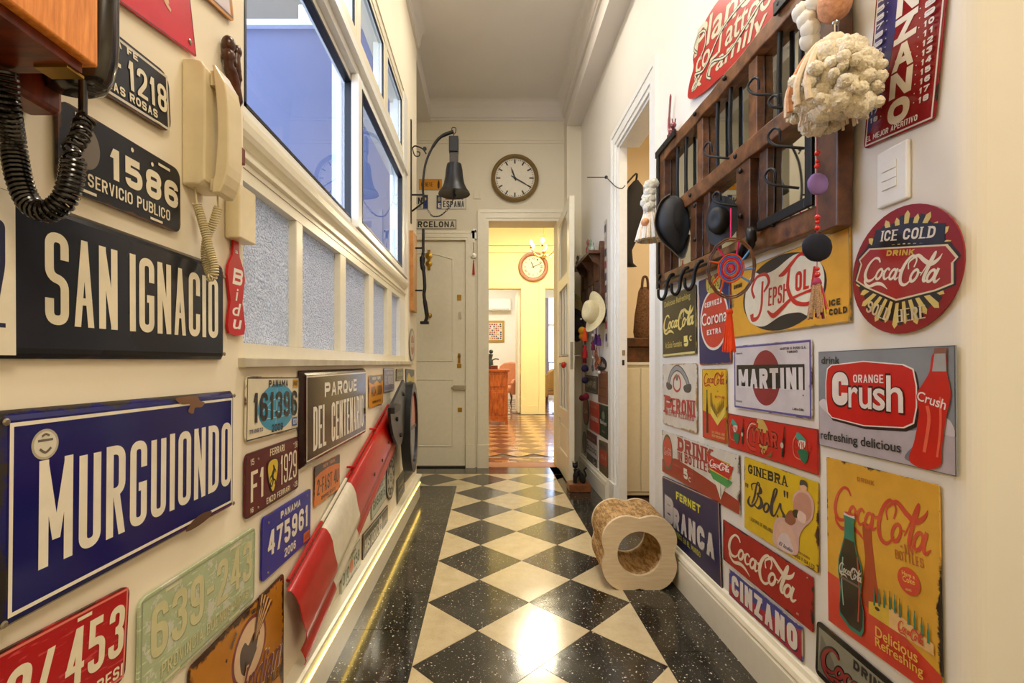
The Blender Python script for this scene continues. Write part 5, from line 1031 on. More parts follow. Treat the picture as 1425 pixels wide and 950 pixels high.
# ------------------------------------------------------------------ clocks
def clock(label, c, R, framecol, roman, hh, mm, dep=.05, facecol='e8e2d2', name='wall_clock', fr=.83):
    cx, cy, cz = c; t = thing(name, label, 'clock', (cx, cy, cz), 'round wall clocks'); fm = framecol
    MB().lathe((cx, cy, cz), [(R*.98, 0), (R, .008), (R, dep*.6), (R*.97, dep*.9), (R*(fr+.07), dep), (R*(fr+.02), dep*.85), (R*fr, dep*.5), (R*fr, .0)], None, 64, 'Y').build('frame', fm, t, smooth=True)
    MB().lathe((cx, cy-.012, cz), [(R*(fr+.005), 0), (R*(fr+.005), .006)], None, 64, 'Y').build('dial', paint(facecol, .5, var=.03), t)
    y = cy-.0195; R = R*fr/.83
    def fl(pts, nm, par, yy=y, mat=M_black): return MB().prism(pts, lambda a, b, q: (a, q, b), yy-.0012, yy, mat)
    mk = MB()
    for k in range(60):
        q = 2*PI*k/60; big = k % 5 == 0
        if roman and big: continue
        r0, r1, w = (R*.61, R*.80, R*.030) if big else (R*.745, R*.80, R*.011)
        d = Vector((math.sin(q), math.cos(q))); n = Vector((d.y, -d.x))
        P = [d*r0+n*w, d*r1+n*w, d*r1-n*w, d*r0-n*w]
        mk.prism([(cx+p.x, cz+p.y) for p in P], lambda a, b, t_: (a, t_, b), y-.001, y)
    mk.build('hour_marks', M_black, t)
    if roman:
        nm = MB()
        for k, s_ in enumerate(('XII', 'I', 'II', 'III', 'IIII', 'V', 'VI', 'VII', 'VIII', 'IX', 'X', 'XI')):
            vs, fs = text_geo(s_, .02, 0); q = 2*PI*k/12; w_, h_ = R*(.06+.045*len(s_)), R*.17
            V = []
            for a, b in vs:
                x, z = (a-.5)*w_, R*.62+(b-.5)*h_; V.append((cx+x*math.cos(q)+z*math.sin(q), y, cz-x*math.sin(q)+z*math.cos(q)))
            nm.add(V, fs)
        nm.build('numerals', M_black, t, norm=False)
    for nm_, ang, ln, tl, w in (('hour_hand', (hh % 12+mm/60)/12*2*PI, .50, .12, .035), ('minute_hand', mm/60*2*PI, .72, .18, .026)):
        d = Vector((math.sin(ang), math.cos(ang))); n = Vector((d.y, -d.x))
        P = [d*(-R*tl)+n*R*w*.8, d*R*ln*.6+n*R*w, d*R*ln, d*R*ln*.6-n*R*w, d*(-R*tl)-n*R*w*.8]
        MB().prism([(cx+p.x, cz+p.y) for p in P], lambda a, b, t_: (a, t_, b), y-.006, y-.003).build(nm_, M_black, t)
    MB().lathe((cx, y, cz), [(R*.05, 0), (R*.05, .008), (.001, .010)], None, 12, 'Y').build('hub', M_black, t)
    return t
p = at(716.3, 249, YF); clock('round white clock in a dull bronze frame on the wall above the doorway', (p.x, YF-.004, p.z), .226, paint('8a7244', .35, .25), False, 11, 20)

# small things on the far wall
t = thing('wall_sensor', 'little white box with a black corner stuck above the red tassel', 'device', at(659, 326, YF)); a = at(655.5, 319, YF); b = at(663.5, 333, YF)
MB().box(a.x, YF-.02, a.z, b.x, YF-.001, b.z).build('housing', M_white, t, bevel=.004); MB().box(b.x-.02, YF-.022, a.z-.035, b.x-.004, YF-.019, a.z-.012).build('lens', M_black, t)
t = thing('tassel_charm', 'red tassel hanging from a chain and a round silver charm beside the door frame', 'charm', at(659, 337, YF-.01), 'charms hanging beside the doorway')
p0 = at(659, 337, YF-.03); p1 = at(659, 352, YF-.03); p2 = at(659, 361, YF-.03); p3 = at(659, 382, YF-.03)
MB().tube([p0, p1], .003, None, 6).build('chain', M_chrome, t); MB().lathe((p1.x, p1.y, p1.z-.025), [(.005, -.004), (.026, -.003), (.026, .003), (.005, .004)], None, 16, 'Y').build('disc', M_chrome, t)
MB().lathe((p3.x, p3.y, p3.z), [(.012, 0), (.011, .03), (.007, .10), (.004, .12), (.006, .13), (.002, .14)], None, 10).build('tassel', paint('c01c14', .7, bmp=.4, sc=90), t)
t = thing('chain_charm', 'thin hanging chain of small links lower down beside the door frame', 'charm', at(659, 433, YF-.01), 'charms hanging beside the doorway')
mb = MB()
for k in range(14):
    q = at(659, 434+k*2.2, YF-.015); mb.ball(q, .006, None, 4)
mb.build('links', M_brass, t)
t = thing('blank_plate', 'blank square wall plate painted over beside the corner of the doorway frame', 'wall plate', at(664, 271, YF)); a = at(659, 265, YF); b = at(669, 277, YF)
MB().box(a.x, YF-.006, a.z, b.x, YF, b.z).build('cover', M_far, t, bevel=.002)
# light switch near right
t = thing('light_switch', 'white switch plate of three rockers under the tall scale sign', 'switch', onR(1247, 246)); a = onR(1225.5, 215); b = onR(1269, 285)
y0, y1 = a.y, b.y; zt, zb = a.z, onR(1225.5, 292).z
MB().box(XR-.010, y0, zb, XR, y1, zt).build('plate', M_white, t, bevel=.004)
for k in range(3):
    q = zb+(zt-zb)*(.28+.16*k); MB().box(XR-.0135, y0-(y0-y1)*.22, q, XR-.010, y0-(y0-y1)*.68, q+(zt-zb)*.145).build('rocker', M_white, t, bevel=.001)

# ------------------------------------------------------------------ bell on its bracket
YB_ = 3.32
def P3(u, v, Y=YB_): return at(u, v, Y)
t = thing('bell_bracket', 'wrought iron bracket curving out of the wall end to carry the bell', 'bracket', P3(574, 240))
MB().box(XL, YB_-.012, P3(573, 311).z, XL+.007, YB_+.012, P3(573, 167).z).build('back_bar', M_iron, t)
MB().tube(spline([P3(590, 281), P3(588.5, 262), P3(590, 240), P3(594, 222), P3(603, 203), P3(614, 190), P3(631, 183)], 5), [.008]*20+[.011]*6+[.013]*5, None, 8).build('arm', M_iron, t, smooth=True)
MB().tube(spline([P3(574, 206), P3(578, 203), P3(588, 207), P3(593, 214)], 5), .005, None, 6).tube(spline([P3(574, 206), P3(577, 216), P3(583, 217), P3(584, 212), P3(580, 211)], 4), .004, None, 6).lathe(P3(591, 207), [(.004, -.004), (.014, -.004), (.014, .004), (.004, .004)], None, 10, 'Y').build('scroll', M_iron, t, smooth=True)
MB().tube([P3(573, 271), P3(590, 271)], .006, None, 6).tube([P3(573, 294), P3(590, 281)], .006, None, 6).build('brace', M_iron, t)
MB().tube(spline([P3(629, 184), P3(629, 178), P3(634, 178), P3(634, 184), P3(631.5, 187)], 4), .003, None, 6).tube([P3(631, 186), P3(631, 192)], .003, None, 6).build('hook', M_iron, t)
mb = MB(); ch = spline([P3(632, 274, YB_-.02), P3(626, 287), P3(617, 297), P3(609, 301), P3(600, 299), P3(591, 283)], 5)
for k in range(len(ch)-1):
    mid = (ch[k]+ch[k+1])/2; d = (ch[k+1]-ch[k]).normalized(); s_ = d.orthogonal() if k % 2 else Vector((0, 1, 0))
    ring = [mid+d*.010*math.cos(2*PI*i/8)+s_*.005*math.sin(2*PI*i/8) for i in range(8)]; mb.tube(ring, .0018, None, 4, closed=True)
mb.build('chain', M_iron, t)
c = P3(632, 270); t = thing('bell', 'black iron bell hanging by a block from the curved bracket', 'bell', P3(632, 190))
a = P3(625, 191); b = P3(638, 213)
MB().box(a.x, YB_-.03, b.z, b.x, YB_+.03, a.z).build('yoke', M_iron, t, bevel=.006)
MB().box(a.x+.004, YB_-.022, P3(0, 230).z, b.x-.002, YB_+.022, b.z).build('neck', paint('2a2018', .4), t, bevel=.004)
zc = c.z; hgt = P3(0, 228).z-zc
MB().lathe((c.x, YB_, zc), [(.095, .004), (.11, .0), (.106, .012), (.088, .035), (.072, .07), (.062, .12), (.058, .165), (.050, hgt-.004), (.02, hgt+.002), (.018, hgt-.01), (.046, hgt-.016), (.056, .12), (.066, .06), (.092, .012)], None, 36).build('bell_body', M_iron, t, smooth=True)
MB().cyl((c.x, YB_, zc+.15), (c.x, YB_, zc-.005), .004).ball((c.x, YB_, zc-.012), .014, None, 8).build('clapper', M_iron, t)

# iron rod on its wooden board, below the bell
t = thing('iron_bell_pull', 'long jointed black iron rod on a narrow wooden board at the wall end', 'rod', onL(577, 385, XL+.01))
MB().box(XL+.001, 3.26, onL(577, 437).z, XL+.028, 3.42, onL(577, 333).z).build('board', wood('pale_board', 'a9713a', 'c98f50', (1, 6, 1)), t, bevel=.002)
YR = 3.33
MB().tube(spline([P3(589, 319, YR), P3(589, 340, YR), P3(589, 352, YR), P3(588, 358, YR), P3(588, 368, YR), P3(590, 380, YR), P3(591, 400, YR), P3(590, 410, YR), P3(592, 424, YR), P3(594, 440, YR), P3(591, 449, YR)], 4),
          [.010]*8+[.012]*4+[.020]*3+[.018]*4+[.012]*12+[.015]*5+[.012]*5, None, 8).build('rod', M_iron, t, smooth=True)
for v in (345, 404): MB().cyl(P3(578, v, YR), P3(588, v, YR), .006).build('standoff', M_iron, t)
MB().box(P3(585, 0, YR).x, YR-.02, P3(0, 451, YR).z, P3(597, 0, YR).x, YR+.02, P3(0, 447, YR).z).build('foot', M_iron, t, bevel=.003)

# ------------------------------------------------------------------ railway semaphore arm
A0 = Vector((XL+.0, 1.219, .4215)); dirS = Vector((0, 1.253, .347)).normalized(); dirT = Vector((0, .347, -1.253)).normalized()
H_ = .238; Ls = 1.31
prof = [(0, .022), (.012, .032), (.03, .036), (.10, .044), (.20, .050), (.38, .052), (.55, .058), (.66, .056), (.73, .046), (.79, .038), (.86, .044), (.95, .048), (1, .042)]
def arm_pt(s, t, d): p = A0+dirS*s+dirT*(t*H_); return (XL+d, p.y, p.z)
def arm_part(s0, s1, mat):
    n = 5; vs, fs = [], []; k = len(prof)
    for lay in (0, 1):
        for i in range(n+1):
            for tt, d in prof: vs.append(arm_pt(s0+(s1-s0)*i/n, tt, d-(.0025 if lay else 0)))
    off = (n+1)*k
    for i in range(n):
        for j in range(k-1):
            q = (i*k+j, i*k+j+1, (i+1)*k+j+1, (i+1)*k+j); fs.append(q); fs.append(tuple(off+x for x in q[::-1]))
        for j in (0, k-1): fs.append((i*k+j, (i+1)*k+j, off+(i+1)*k+j, off+i*k+j))
    for i in (0, n):
        for j in range(k-1): fs.append((i*k+j, i*k+j+1, off+i*k+j+1, off+i*k+j))
    return MB().add(vs, fs)
t = thing('semaphore_arm', 'corrugated red, white and red railway signal arm slanting up the left wall', 'signal arm', A0)
M_armw = paint('e6e0cc', .22, var=.05, coat=.4)
arm_part(0, .268, M_red).build('red_end', M_red, t, smooth=True); arm_part(.268, .545, M_armw).build('white_band', M_armw, t, smooth=True); arm_part(.545, Ls, M_red).build('red_field', M_red, t, smooth=True)
mb = MB(); mb.tube([arm_pt(.03, -.02, .012), arm_pt(.29, -.02, .012)], .006, M_red, 6); mb.tube([arm_pt(.29, -.02, .012), arm_pt(.56, -.02, .012)], .006, M_armw, 6); mb.tube([arm_pt(.56, -.02, .012), arm_pt(Ls+.02, -.02, .012)], .006, M_red, 6)
mb.build('edge_rod', None, t)
for s_ in (.62, .98):
    MB().tube([arm_pt(s_, -.02, .012), arm_pt(s_, -.09, .03), arm_pt(s_-.005, -.10, .03), arm_pt(s_-.005, -.10, .002)], .005, M_red, 6).build('hook', None, t)
M_pl = paint('26282c', .35, .3, var=.08)
mb = MB()
for (s_, tt) in ((.80, .45), (.95, .50), (1.10, .42), (1.16, .52)): q = arm_pt(s_, tt, .0565); mb.lathe(q, [(.008, 0), (.008, .002), (.001, .003)], None, 8, 'X')
mb.build('bolt', M_pl, t)
# spectacle plate with its two lenses: oval ring
cy_, cz_ = 2.80, .625; ry, rz = .155, .262
t2 = thing('signal_lens_plate', 'black iron plate and oval ring with a red and a blue lens', 'signal lens', (XL+.07, cy_, cz_))
mb = MB(); nR = 40
vs = []
for d in (.052, .105):
    for f in (1.0, .80):
        for k in range(nR): q = 2*PI*k/nR; vs.append((XL+d, cy_+ry*f*math.cos(q), cz_+rz*f*math.sin(q)))
fs = []
for k in range(nR):
    j = (k+1) % nR; a, b, c_, d_ = k, nR+k, 2*nR+k, 3*nR+k; a2, b2, c2, d2 = j, nR+j, 2*nR+j, 3*nR+j
    fs += [(a, a2, b2, b), (c_, d_, d2, c2), (a, c_, c2, a2), (b, b2, d2, d_)]
mb.add(vs, fs).build('ring', M_pl, t2, smooth=True)
MB().box(XL+.06, cy_-ry*.82, cz_-.008, XL+.098, cy_+ry*.82, cz_+.012).build('crossbar', M_pl, t2)
def half(up):
    P = []
    for k in range(13):
        q = PI*k/12 if up else PI+PI*k/12; P.append((cy_+ry*.8*math.cos(q), cz_+(.010 if up else -.006)+rz*.79*math.sin(q)))
    return MB().prism(P, lambda a, b, q: (q, a, b), XL+.090, XL+.097)
half(True).build('red_lens', paint('a81a1c', .08, var=.03, coat=.6), t2); half(False).build('blue_lens', paint('1c2a66', .08, var=.03, coat=.6), t2)
def sp(u, v, X=XL+.075): q = onL(u, v, X); return (q.y, q.z)
wing = [sp(561.5, 528), sp(546, 561), sp(542.5, 567), sp(542.5, 575), sp(543.5, 588), sp(547, 606), sp(553, 620), sp(558, 618), sp(563, 600), sp(564, 540)]
MB().prism(wing, lambda a, b, q: (q, a, b), XL+.064, XL+.078).build('mounting_plate', M_pl, t2, bevel=.002)
MB().prism([sp(546, 561), sp(542.5, 567), sp(542.5, 576), sp(551, 570), sp(552, 562)], lambda a, b, q: (q, a, b), XL+.07, XL+.098).build('mounting_block', M_black, t2, bevel=.002)
mb = MB()
for u, v in ((551, 583), (556, 605), (560, 548)): y_, z_ = sp(u, v); mb.lathe((XL+.078, y_, z_), [(.012, 0), (.012, .008), (.006, .010)], None, 6, 'X')
mb.build('bolt', M_black, t2)

# ------------------------------------------------------------------ old wooden telephone and cords (very near)
t = thing('wooden_telephone', 'old orange wood wall telephone box seen from below at the upper left', 'telephone', (XL, .30, 1.3))
xb0, xb1, yb1, zb = XL+.045, -.40, .493, 1.303
MB().box(xb0, .10, zb, xb1, yb1, 1.75, M_orange_wood).build('case', None, t, bevel=.002)
MB().box(xb0+.006, .11, zb-.010, xb1-.010, yb1-.008, zb, M_redwood).build('bottom_board', None, t)
MB().box(XL+.001, .06, 1.284, XL+.040, .555, 1.80, M_redwood).build('backboard', None, t, bevel=.006)
for y_ in (.38, .47): MB().box(xb1-.045, y_, zb-.013, xb1-.012, y_+.02, zb-.0101).build('bottom_hinge', M_brass, t)
MB().prism([(y_, z_) for y_, z_ in ((.405, 1.365), (.412, 1.352), (.420, 1.354), (.424, 1.365), (.420, 1.40), (.408, 1.41))], lambda a, b, q: (q, a, b), xb1, xb1+.003).build('escutcheon', M_brass, t)
t = thing('black_handset', 'black bakelite handset hanging at the end of the wooden telephone', 'handset', (-.44, .545, 1.35))
mb = MB()
ring = [(-.462, .540, 1.302, .018, .010), (-.462, .540, 1.306, .030, .018), (-.461, .540, 1.316, .036, .021), (-.458, .540, 1.335, .038, .022), (-.452, .540, 1.36, .034, .020), (-.446, .540, 1.40, .024, .017), (-.441, .540, 1.46, .021, .015), (-.439, .540, 1.54, .021, .015), (-.441, .540, 1.62, .022, .016)]
ring = [(-.463, .5405, 1.3045, .020, .012), (-.463, .5405, 1.308, .031, .019), (-.461, .5405, 1.318, .036, .021), (-.456, .5405, 1.338, .036, .021), (-.449, .5405, 1.36, .031, .020), (-.442, .5405, 1.40, .024, .017), (-.437, .5405, 1.46, .021, .015), (-.435, .5405, 1.54, .021, .015), (-.437, .5405, 1.62, .022, .016)]
vs = []; n = 24
for x, y_, z_, rx, ry_ in ring:
    for k in range(n): q = 2*PI*k/n; vs.append((x+rx*math.cos(q), y_+ry_*math.sin(q), z_))
fs = [tuple(range(n-1, -1, -1)), tuple((len(ring)-1)*n+k for k in range(n))]
for i in range(len(ring)-1):
    for k in range(n): fs.append((i*n+k, i*n+(k+1) % n, (i+1)*n+(k+1) % n, (i+1)*n+k))
M_bake = paint('1c1713', .22, var=.08, coat=.6)
mb.add(vs, fs).build('handset_body', M_bake, t, smooth=True)
MB().cyl((-.4445, .527, 1.31), (-.4445, .527, 1.275), .0042).build('cord_relief', M_bake, t)
def coil(path, R, r, pitch, mat, nseg=11, nt=6):
    L = [Vector(p) for p in spline(path, 10)]; d = [0]
    for i in range(1, len(L)): d.append(d[-1]+(L[i]-L[i-1]).length)
    tot = d[-1]; turns = tot/pitch; N_ = int(turns*nseg); out = []; a = None
    for k in range(N_+1):
        s_ = tot*k/N_; i = 0
        while i < len(d)-2 and d[i+1] < s_: i += 1
        f = (s_-d[i])/max(1e-9, d[i+1]-d[i]); p = L[i].lerp(L[i+1], f); t_ = (L[min(i+2, len(L)-1)]-L[max(i-1, 0)]).normalized()
        a = (t_.orthogonal() if a is None else (a-t_*a.dot(t_))).normalized(); b = t_.cross(a); q = 2*PI*k/nseg
        out.append(p+(a*math.cos(q)+b*math.sin(q))*R)
    return MB().tube(out, r, mat, nt)
Yc = .50
t = thing('black_coiled_cord', 'thick black coiled telephone cord looping under the wooden telephone', 'cord', at(60, 300, Yc))
M_cord = paint('15120f', .25, var=.05, coat=.4)
coil([at(4, 96, .47), at(10, 150, .48), at(18, 200, Yc), at(27, 250, Yc), at(42, 284, Yc), at(66, 294, Yc), at(88, 280, Yc), at(99, 250, Yc), at(103, 222, Yc)], .0098, .0021, .0050, M_cord).build('coil', None, t, smooth=True, norm=False)
coil([at(103, 222, Yc), at(100, 208, Yc), at(112, 190, .51), at(115, 172, .52), at(122, 166, .525)], .0075, .0019, .0078, M_cord).build('loose_coil', None, t, smooth=True, norm=False)
a_ = Vector((-.4445, .527, 1.275)); MB().tube(spline([a_, a_+Vector((.003, 0, -.012)), at(124, 164, .525)], 4), .0019, M_cord, 6).build('cord_end', None, t)

# beige intercom
t = thing('intercom_phone', 'beige plastic intercom handset on its cradle, right of the black plates', 'intercom', (XL, .865, 1.42))
def blockY(y0, y1, xs, mat, zoff=0):
    """xs: list of (z, x_out)"""
    poly = [(XL+.001, xs[0][0])]+[(x, z) for z, x in xs]+[(XL+.001, xs[-1][0])]
    return MB().prism(poly, lambda a, b, q: (a, q, b), y0, y1)
blockY(.830, .895, [(1.310, -.500), (1.318, -.490), (1.42, -.488), (1.515, -.4895), (1.524, -.496), (1.528, -.51)], M_beige).build('cradle', M_beige, t, bevel=.003)
def hs(y0, y1):
    o_, i_ = [], []
    for k in range(15):
        f = k/14; z = 1.298+f*.225; o_.append((-.4505-.018*(2*f-1)**4-(.0 if f < .9 else .004)-.004*f, z)); i_.append((-.482+.010*math.sin(PI*f)*(1 if .1 < f < .95 else .2), z))
    return MB().prism(o_+i_[::-1], lambda a, b, q: (a, q, b), y0, y1)
hs(.838, .886).build('handset', M_beige, t, bevel=.004)
MB().box(-.488, .845, 1.49, -.478, .88, 1.515).box(-.488, .845, 1.305, -.478, .88, 1.325).build('rest', M_beige, t)
t = thing('beige_coiled_cord', 'beige coiled cord hanging doubled below the intercom', 'cord', at(293, 330, .86))
M_bcord = paint('d9cba0', .35, var=.04)
Yb = .845
coil([at(274, 283, Yb), at(282, 310, Yb), at(290, 340, Yb), at(298, 370, Yb), at(297, 384, Yb), at(290, 386, Yb)], .0062, .0017, .0042, M_bcord, 10).build('coil', None, t, smooth=True, norm=False)
coil([at(304, 288, Yb+.015), at(297, 310, Yb+.015), at(287, 335, Yb+.015), at(287, 365, Yb+.015), at(294, 384, Yb+.012)], .0062, .0017, .0042, M_bcord, 10).build('coil', None, t, smooth=True, norm=False)
MB().tube(spline([at(271, 254, Yb), at(272, 266, Yb), at(274, 283, Yb)], 4), .0017, M_bcord, 6).tube(spline([at(306, 262, Yb+.015), at(303, 274, Yb+.015), at(304, 288, Yb+.015)], 4), .0017, M_bcord, 6).build('straight_end', None, t)
t = thing('junction_box', 'plain beige junction box under the intercom at the window corner', 'box', onL(320, 295))
MB().box(XL+.001, .965, 1.253, -.498, 1.033, 1.362).build('cover', M_beige, t, bevel=.003)
# carved pair of figures
t = thing('wood_carving', 'tall thin dark wood carving of two entwined figures beside the window', 'carving', onL(325, 150))
def OL(u, v, X=XL+.014): return onL(u, v, X)
mb = MB()
mb.tube(spline([OL(318, 66), OL(318, 78), OL(319, 92), OL(323, 105), OL(328, 125), OL(331, 148), OL(330, 180), OL(331, 200), OL(331, 214)], 4), [.009]*3+[.013]*3+[.010]*3+[.012]*6+[.011]*5+[.005]*6+[.006]*7, None, 8)
mb.tube(spline([OL(329, 76), OL(329, 92), OL(331, 105), OL(332, 118), OL(329, 140), OL(330, 165), OL(332, 200)], 4), [.008]*3+[.009]*4+[.008]*4+[.005]*14, None, 8)
mb.ball(OL(318, 62), .013, None, 10, sz=1.3).ball(OL(329.5, 72), .010, None, 10, sz=1.3)
mb.build('figures', wood('carved_wood', '2c140a', '5c2f18', (1, 1, 3), .28), t, smooth=True)
q = OL(331, 218); MB().box(XL+.001, q.y-.012, onL(331, 236).z, XL+.026, q.y+.008, onL(331, 214).z).build('base', M_redwood, t, bevel=.002)

# ------------------------------------------------------------------ wooden rack with mirrors on the right wall
X0r, X1r = .832, .870; KR_ = .835/.80
t = thing('wooden_coat_rack', 'long old timber rack with iron straps, bars and mirrors on the right wall', 'coat rack', (XR, 1.65, 1.65), None)
def rail(name, ya, za, yb_, zb_, hz, x0, x1, mat, par=t):
    """wavy hand hewn rail from (ya,za) to (yb,zb)"""
    n = 18; vs = []; ya, yb_, za, zb_ = ya*KR_, yb_*KR_, 1+(za-1)*KR_, 1+(zb_-1)*KR_
    for i in range(n+1):
        f = i/n; y_ = ya+(yb_-ya)*f; z_ = za+(zb_-za)*f
        w1 = .006*noise.noise(Vector((y_*9, z_*5, 1))); w2 = .006*noise.noise(Vector((y_*8, z_*5, 4))); w3 = .005*noise.noise(Vector((y_*7, 3, z_)))
        vs += [(x0+w3, y_, z_-hz/2+w1), (x1, y_, z_-hz/2+w1), (x1, y_, z_+hz/2+w2), (x0+w3, y_, z_+hz/2+w2)]
    fs = [(3, 2, 1, 0), tuple(4*n+k for k in range(4))]
    for i in range(n):
        for k in range(4): fs.append((4*i+k, 4*i+(k+1) % 4, 4*i+4+(k+1) % 4, 4*i+4+k))
    return MB().add(vs, fs).build(name, mat, par, bevel=.004)
def post(name, y_, z0, z1, wy, x0, x1, mat, par=t):
    n = 8; vs = []; y_ *= KR_; z0, z1 = 1+(z0-1)*KR_, 1+(z1-1)*KR_
    for i in range(n+1):
        z_ = z0+(z1-z0)*i/n; a = .006*noise.noise(Vector((y_*7, z_*9, 2))); b = .006*noise.noise(Vector((y_*7, z_*9, 8)))
        vs += [(x0+a*.5, y_-wy/2+a, z_), (x1, y_-wy/2+a, z_), (x1, y_+wy/2+b, z_), (x0+b*.5, y_+wy/2+b, z_)]
    fs = [(3, 2, 1, 0), tuple(4*n+k for k in range(4))]
    for i in range(n):
        for k in range(4): fs.append((4*i+k, 4*i+(k+1) % 4, 4*i+4+(k+1) % 4, 4*i+4+k))
    return MB().add(vs, fs).build(name, mat, par, bevel=.004)
def ry(y): return y*KR_
def rz(z): return 1+(z-1)*KR_
rail('rail', 1.10, 1.945, 2.21, 1.945, .055, X0r, X1r, M_oldwood2)
rail('rail', 1.12, 1.652, 2.18, 1.652, .060, X0r-.004, X1r, M_oldwood2)
rail('rail', 1.10, 1.352, 2.21, 1.378, .060, X0r, X1r, M_oldwood2)
post('post', 2.195, 1.34, 1.99, .075, X0r, X1r-.004, M_oldwood); post('post', 1.121, 1.31, 2.02, .075, X0r-.005, X1r-.004, M_oldwood)
post('post', 1.815, 1.68, 1.92, .05, X0r+.008, X1r-.004, M_oldwood2); post('post', 1.455, 1.68, 1.92, .05, X0r+.008, X1r-.004, M_oldwood2)
post('post', 1.865, 1.40, 1.63, .055, X0r+.004, X1r-.004, M_oldwood); post('post', 1.765, 1.40, 1.63, .05, X0r+.010, X1r-.004, M_oldwood)
post('post', 1.50, 1.38, 1.63, .085, X0r+.002, X1r-.004, M_oldwood); post('post', 1.405, 1.38, 1.63, .045, X0r+.012, X1r-.004, M_oldwood)
for y_ in (2.044, 1.955, 1.689, 1.60, 1.33, 1.235):
    MB().tube(spline([(X0r+.018, ry(y_), rz(1.66)), (X0r+.016, ry(y_)+.004, rz(1.78)), (X0r+.018, ry(y_), rz(1.94))], 5), .0075, None, 8).build('bar', M_iron, t, smooth=True)
MB().box(X1r-.003, 1.20, 1.70, X1r, 2.26, 1.97).build('mirror', M_mirror, t); MB().box(X1r-.003, 1.20, 1.40, X1r, 2.26, 1.66).build('mirror', M_mirror, t)
# iron straps and frames
MB().box(X0r-.008, 2.31, 1.36, X0r, 2.34, 2.03).build('strap', M_iron, t, bevel=.002)
mb = MB().box(X0r-.010, 1.145, 1.997, X0r-.001, 1.38, 2.036); mb.box(X0r-.010, 1.16, 2.036, X0r+.030, 1.34, 2.044); mb.build('strap', M_iron, t, bevel=.002)
mb = MB().box(X0r-.010, 2.11, 2.00, X0r-.001, 2.35, 2.03); mb.build('strap', M_iron, t, bevel=.002)
mb = MB().box(X0r-.012, 1.212, 1.40, X0r-.003, 1.240, 1.72).box(X0r-.012, 1.240, 1.40, X0r-.003, 1.46, 1.428); mb.build('iron_frame', M_iron, t, bevel=.002)
for y_, z_ in ((1.30, 1.975), (1.60, 1.95), (1.83, 1.95), (1.53, 1.66), (1.87, 1.655), (1.83, 1.60), (1.83, 1.47), (1.50, 1.60), (1.50, 1.46), (2.2, 1.40), (2.2, 1.37), (1.22, 1.393), (1.33, 1.385), (1.13, 1.62), (2.14, 1.972), (2.05, 1.972)):
    MB().ball((X0r-.006, ry(y_), rz(z_)), .009, None, 6, sx=.7).build('stud', M_iron, t, smooth=True)
MB().tube([(X0r-.02, 1.46, 1.362), (X0r-.02, 2.25, 1.374)], .006, None, 8).build('hook_rod', M_iron, t)
def hook(y_, z_, s=1.):
    x = X0r-.02
    MB().tube(spline([(x, y_, z_+.02), (x-.02, y_-.01, z_+.008), (x-.03, y_, z_-.03*s), (x-.034, y_, z_-.065*s), (x-.048, y_, z_-.088*s), (x-.064, y_, z_-.078*s), (x-.066, y_, z_-.045*s)], 5), [.008]*8+[.0075]*15+[.006]*8, None, 8).build('hook', M_iron, t, smooth=True)
for y_ in (2.09, 1.94, 1.81): hook(y_, 1.366)
x = X0r-.012
HK = [(0, 1.43, 1.372), (-.02, 1.40, 1.385), (-.03, 1.375, 1.365), (-.028, 1.38, 1.335), (-.035, 1.40, 1.31), (-.045, 1.405, 1.30), (-.05, 1.395, 1.32), (-.045, 1.385, 1.34)]
MB().tube(spline([(x+a, ry(b), rz(c_)+.004) for a, b, c_ in HK], 5), [.008]*3+[.012]*5+[.015]*6+[.011]*8+[.008]*14, None, 8).build('hook', M_iron, t, smooth=True)
for y_, z_, k in ((1.66, 1.74, 1), (1.37, 1.795, 1), (1.27, 1.60, 1), (1.60, 1.55, .8), (1.29, 1.50, .9), (1.28, 1.70, .7)):
    P_ = [(X0r-.004, -.02, -.04), (X0r-.03, .0, -.028), (X0r-.055, .03, -.008), (X0r-.062, .045, .02), (X0r-.055, .030, .036), (X0r-.05, .012, .022), (X0r-.045, .018, -.004)]
    MB().tube(spline([(a, y_+b*k, z_+c_*k) for a, b, c_ in P_], 5), .0038, None, 8).build('scroll_hook', M_iron, t, smooth=True)

# black cap, black hat, coloured hangings
def hat(label, c, R, hcr, mat, axis, dz=1., brim=.5, cat='hat', name='hat', band=None, tilt=.0, group=None):
    """crown and brim; axis = unit vector from brim centre to crown top"""
    t = thing(name, label, cat, c, group); ax = Vector(axis).normalized(); a = Vector((0, 0, 1)); a = (a-ax*a.dot(ax)).normalized(); b = ax.cross(a)
    def rev(prof, nm, m):
        n = 36; vs, fs = [], []
        for r, h in prof:
            for k in range(n):
                q = 2*PI*k/n; bend = brim*r*r/R*math.cos(2*q)*.5 if nm == 'brim' else 0
                p = Vector(c)+a*r*math.cos(q)*dz+b*r*math.sin(q)*.82+ax*(h+bend); vs.append(tuple(p))
        for i in range(len(prof)-1):
            for k in range(n): fs.append((i*n+k, i*n+(k+1) % n, (i+1)*n+(k+1) % n, (i+1)*n+k))
        fs.append(tuple((len(prof)-1)*n+k for k in range(n)))
        MB().add(vs, fs).build(nm, m, t, smooth=True)
    rev([(R*.5, .004), (R*.75, .002), (R, 0), (R*1.01, .003), (R*.75, .006), (R*.56, .008), (R*.5, .006)], 'brim', mat)
    rev([(R*.58, .0), (R*.57, hcr*.35), (R*.54, hcr*.7), (R*.46, hcr*.95), (R*.30, hcr*1.02), (R*.12, hcr*.94), (.001, hcr*.92)], 'crown', mat)
    if band: rev([(R*.585, .006), (R*.585, hcr*.25), (R*.56, hcr*.26)], 'band', band)
    return t
cH = at(936, 312, 2.05); t = thing('hat', 'smooth black leather hat hanging from the far lower end of the rack', 'hat', cH, 'hats on the timber rack')
M_lea = paint('1d1f24', .6, var=.05, bmp=.1)
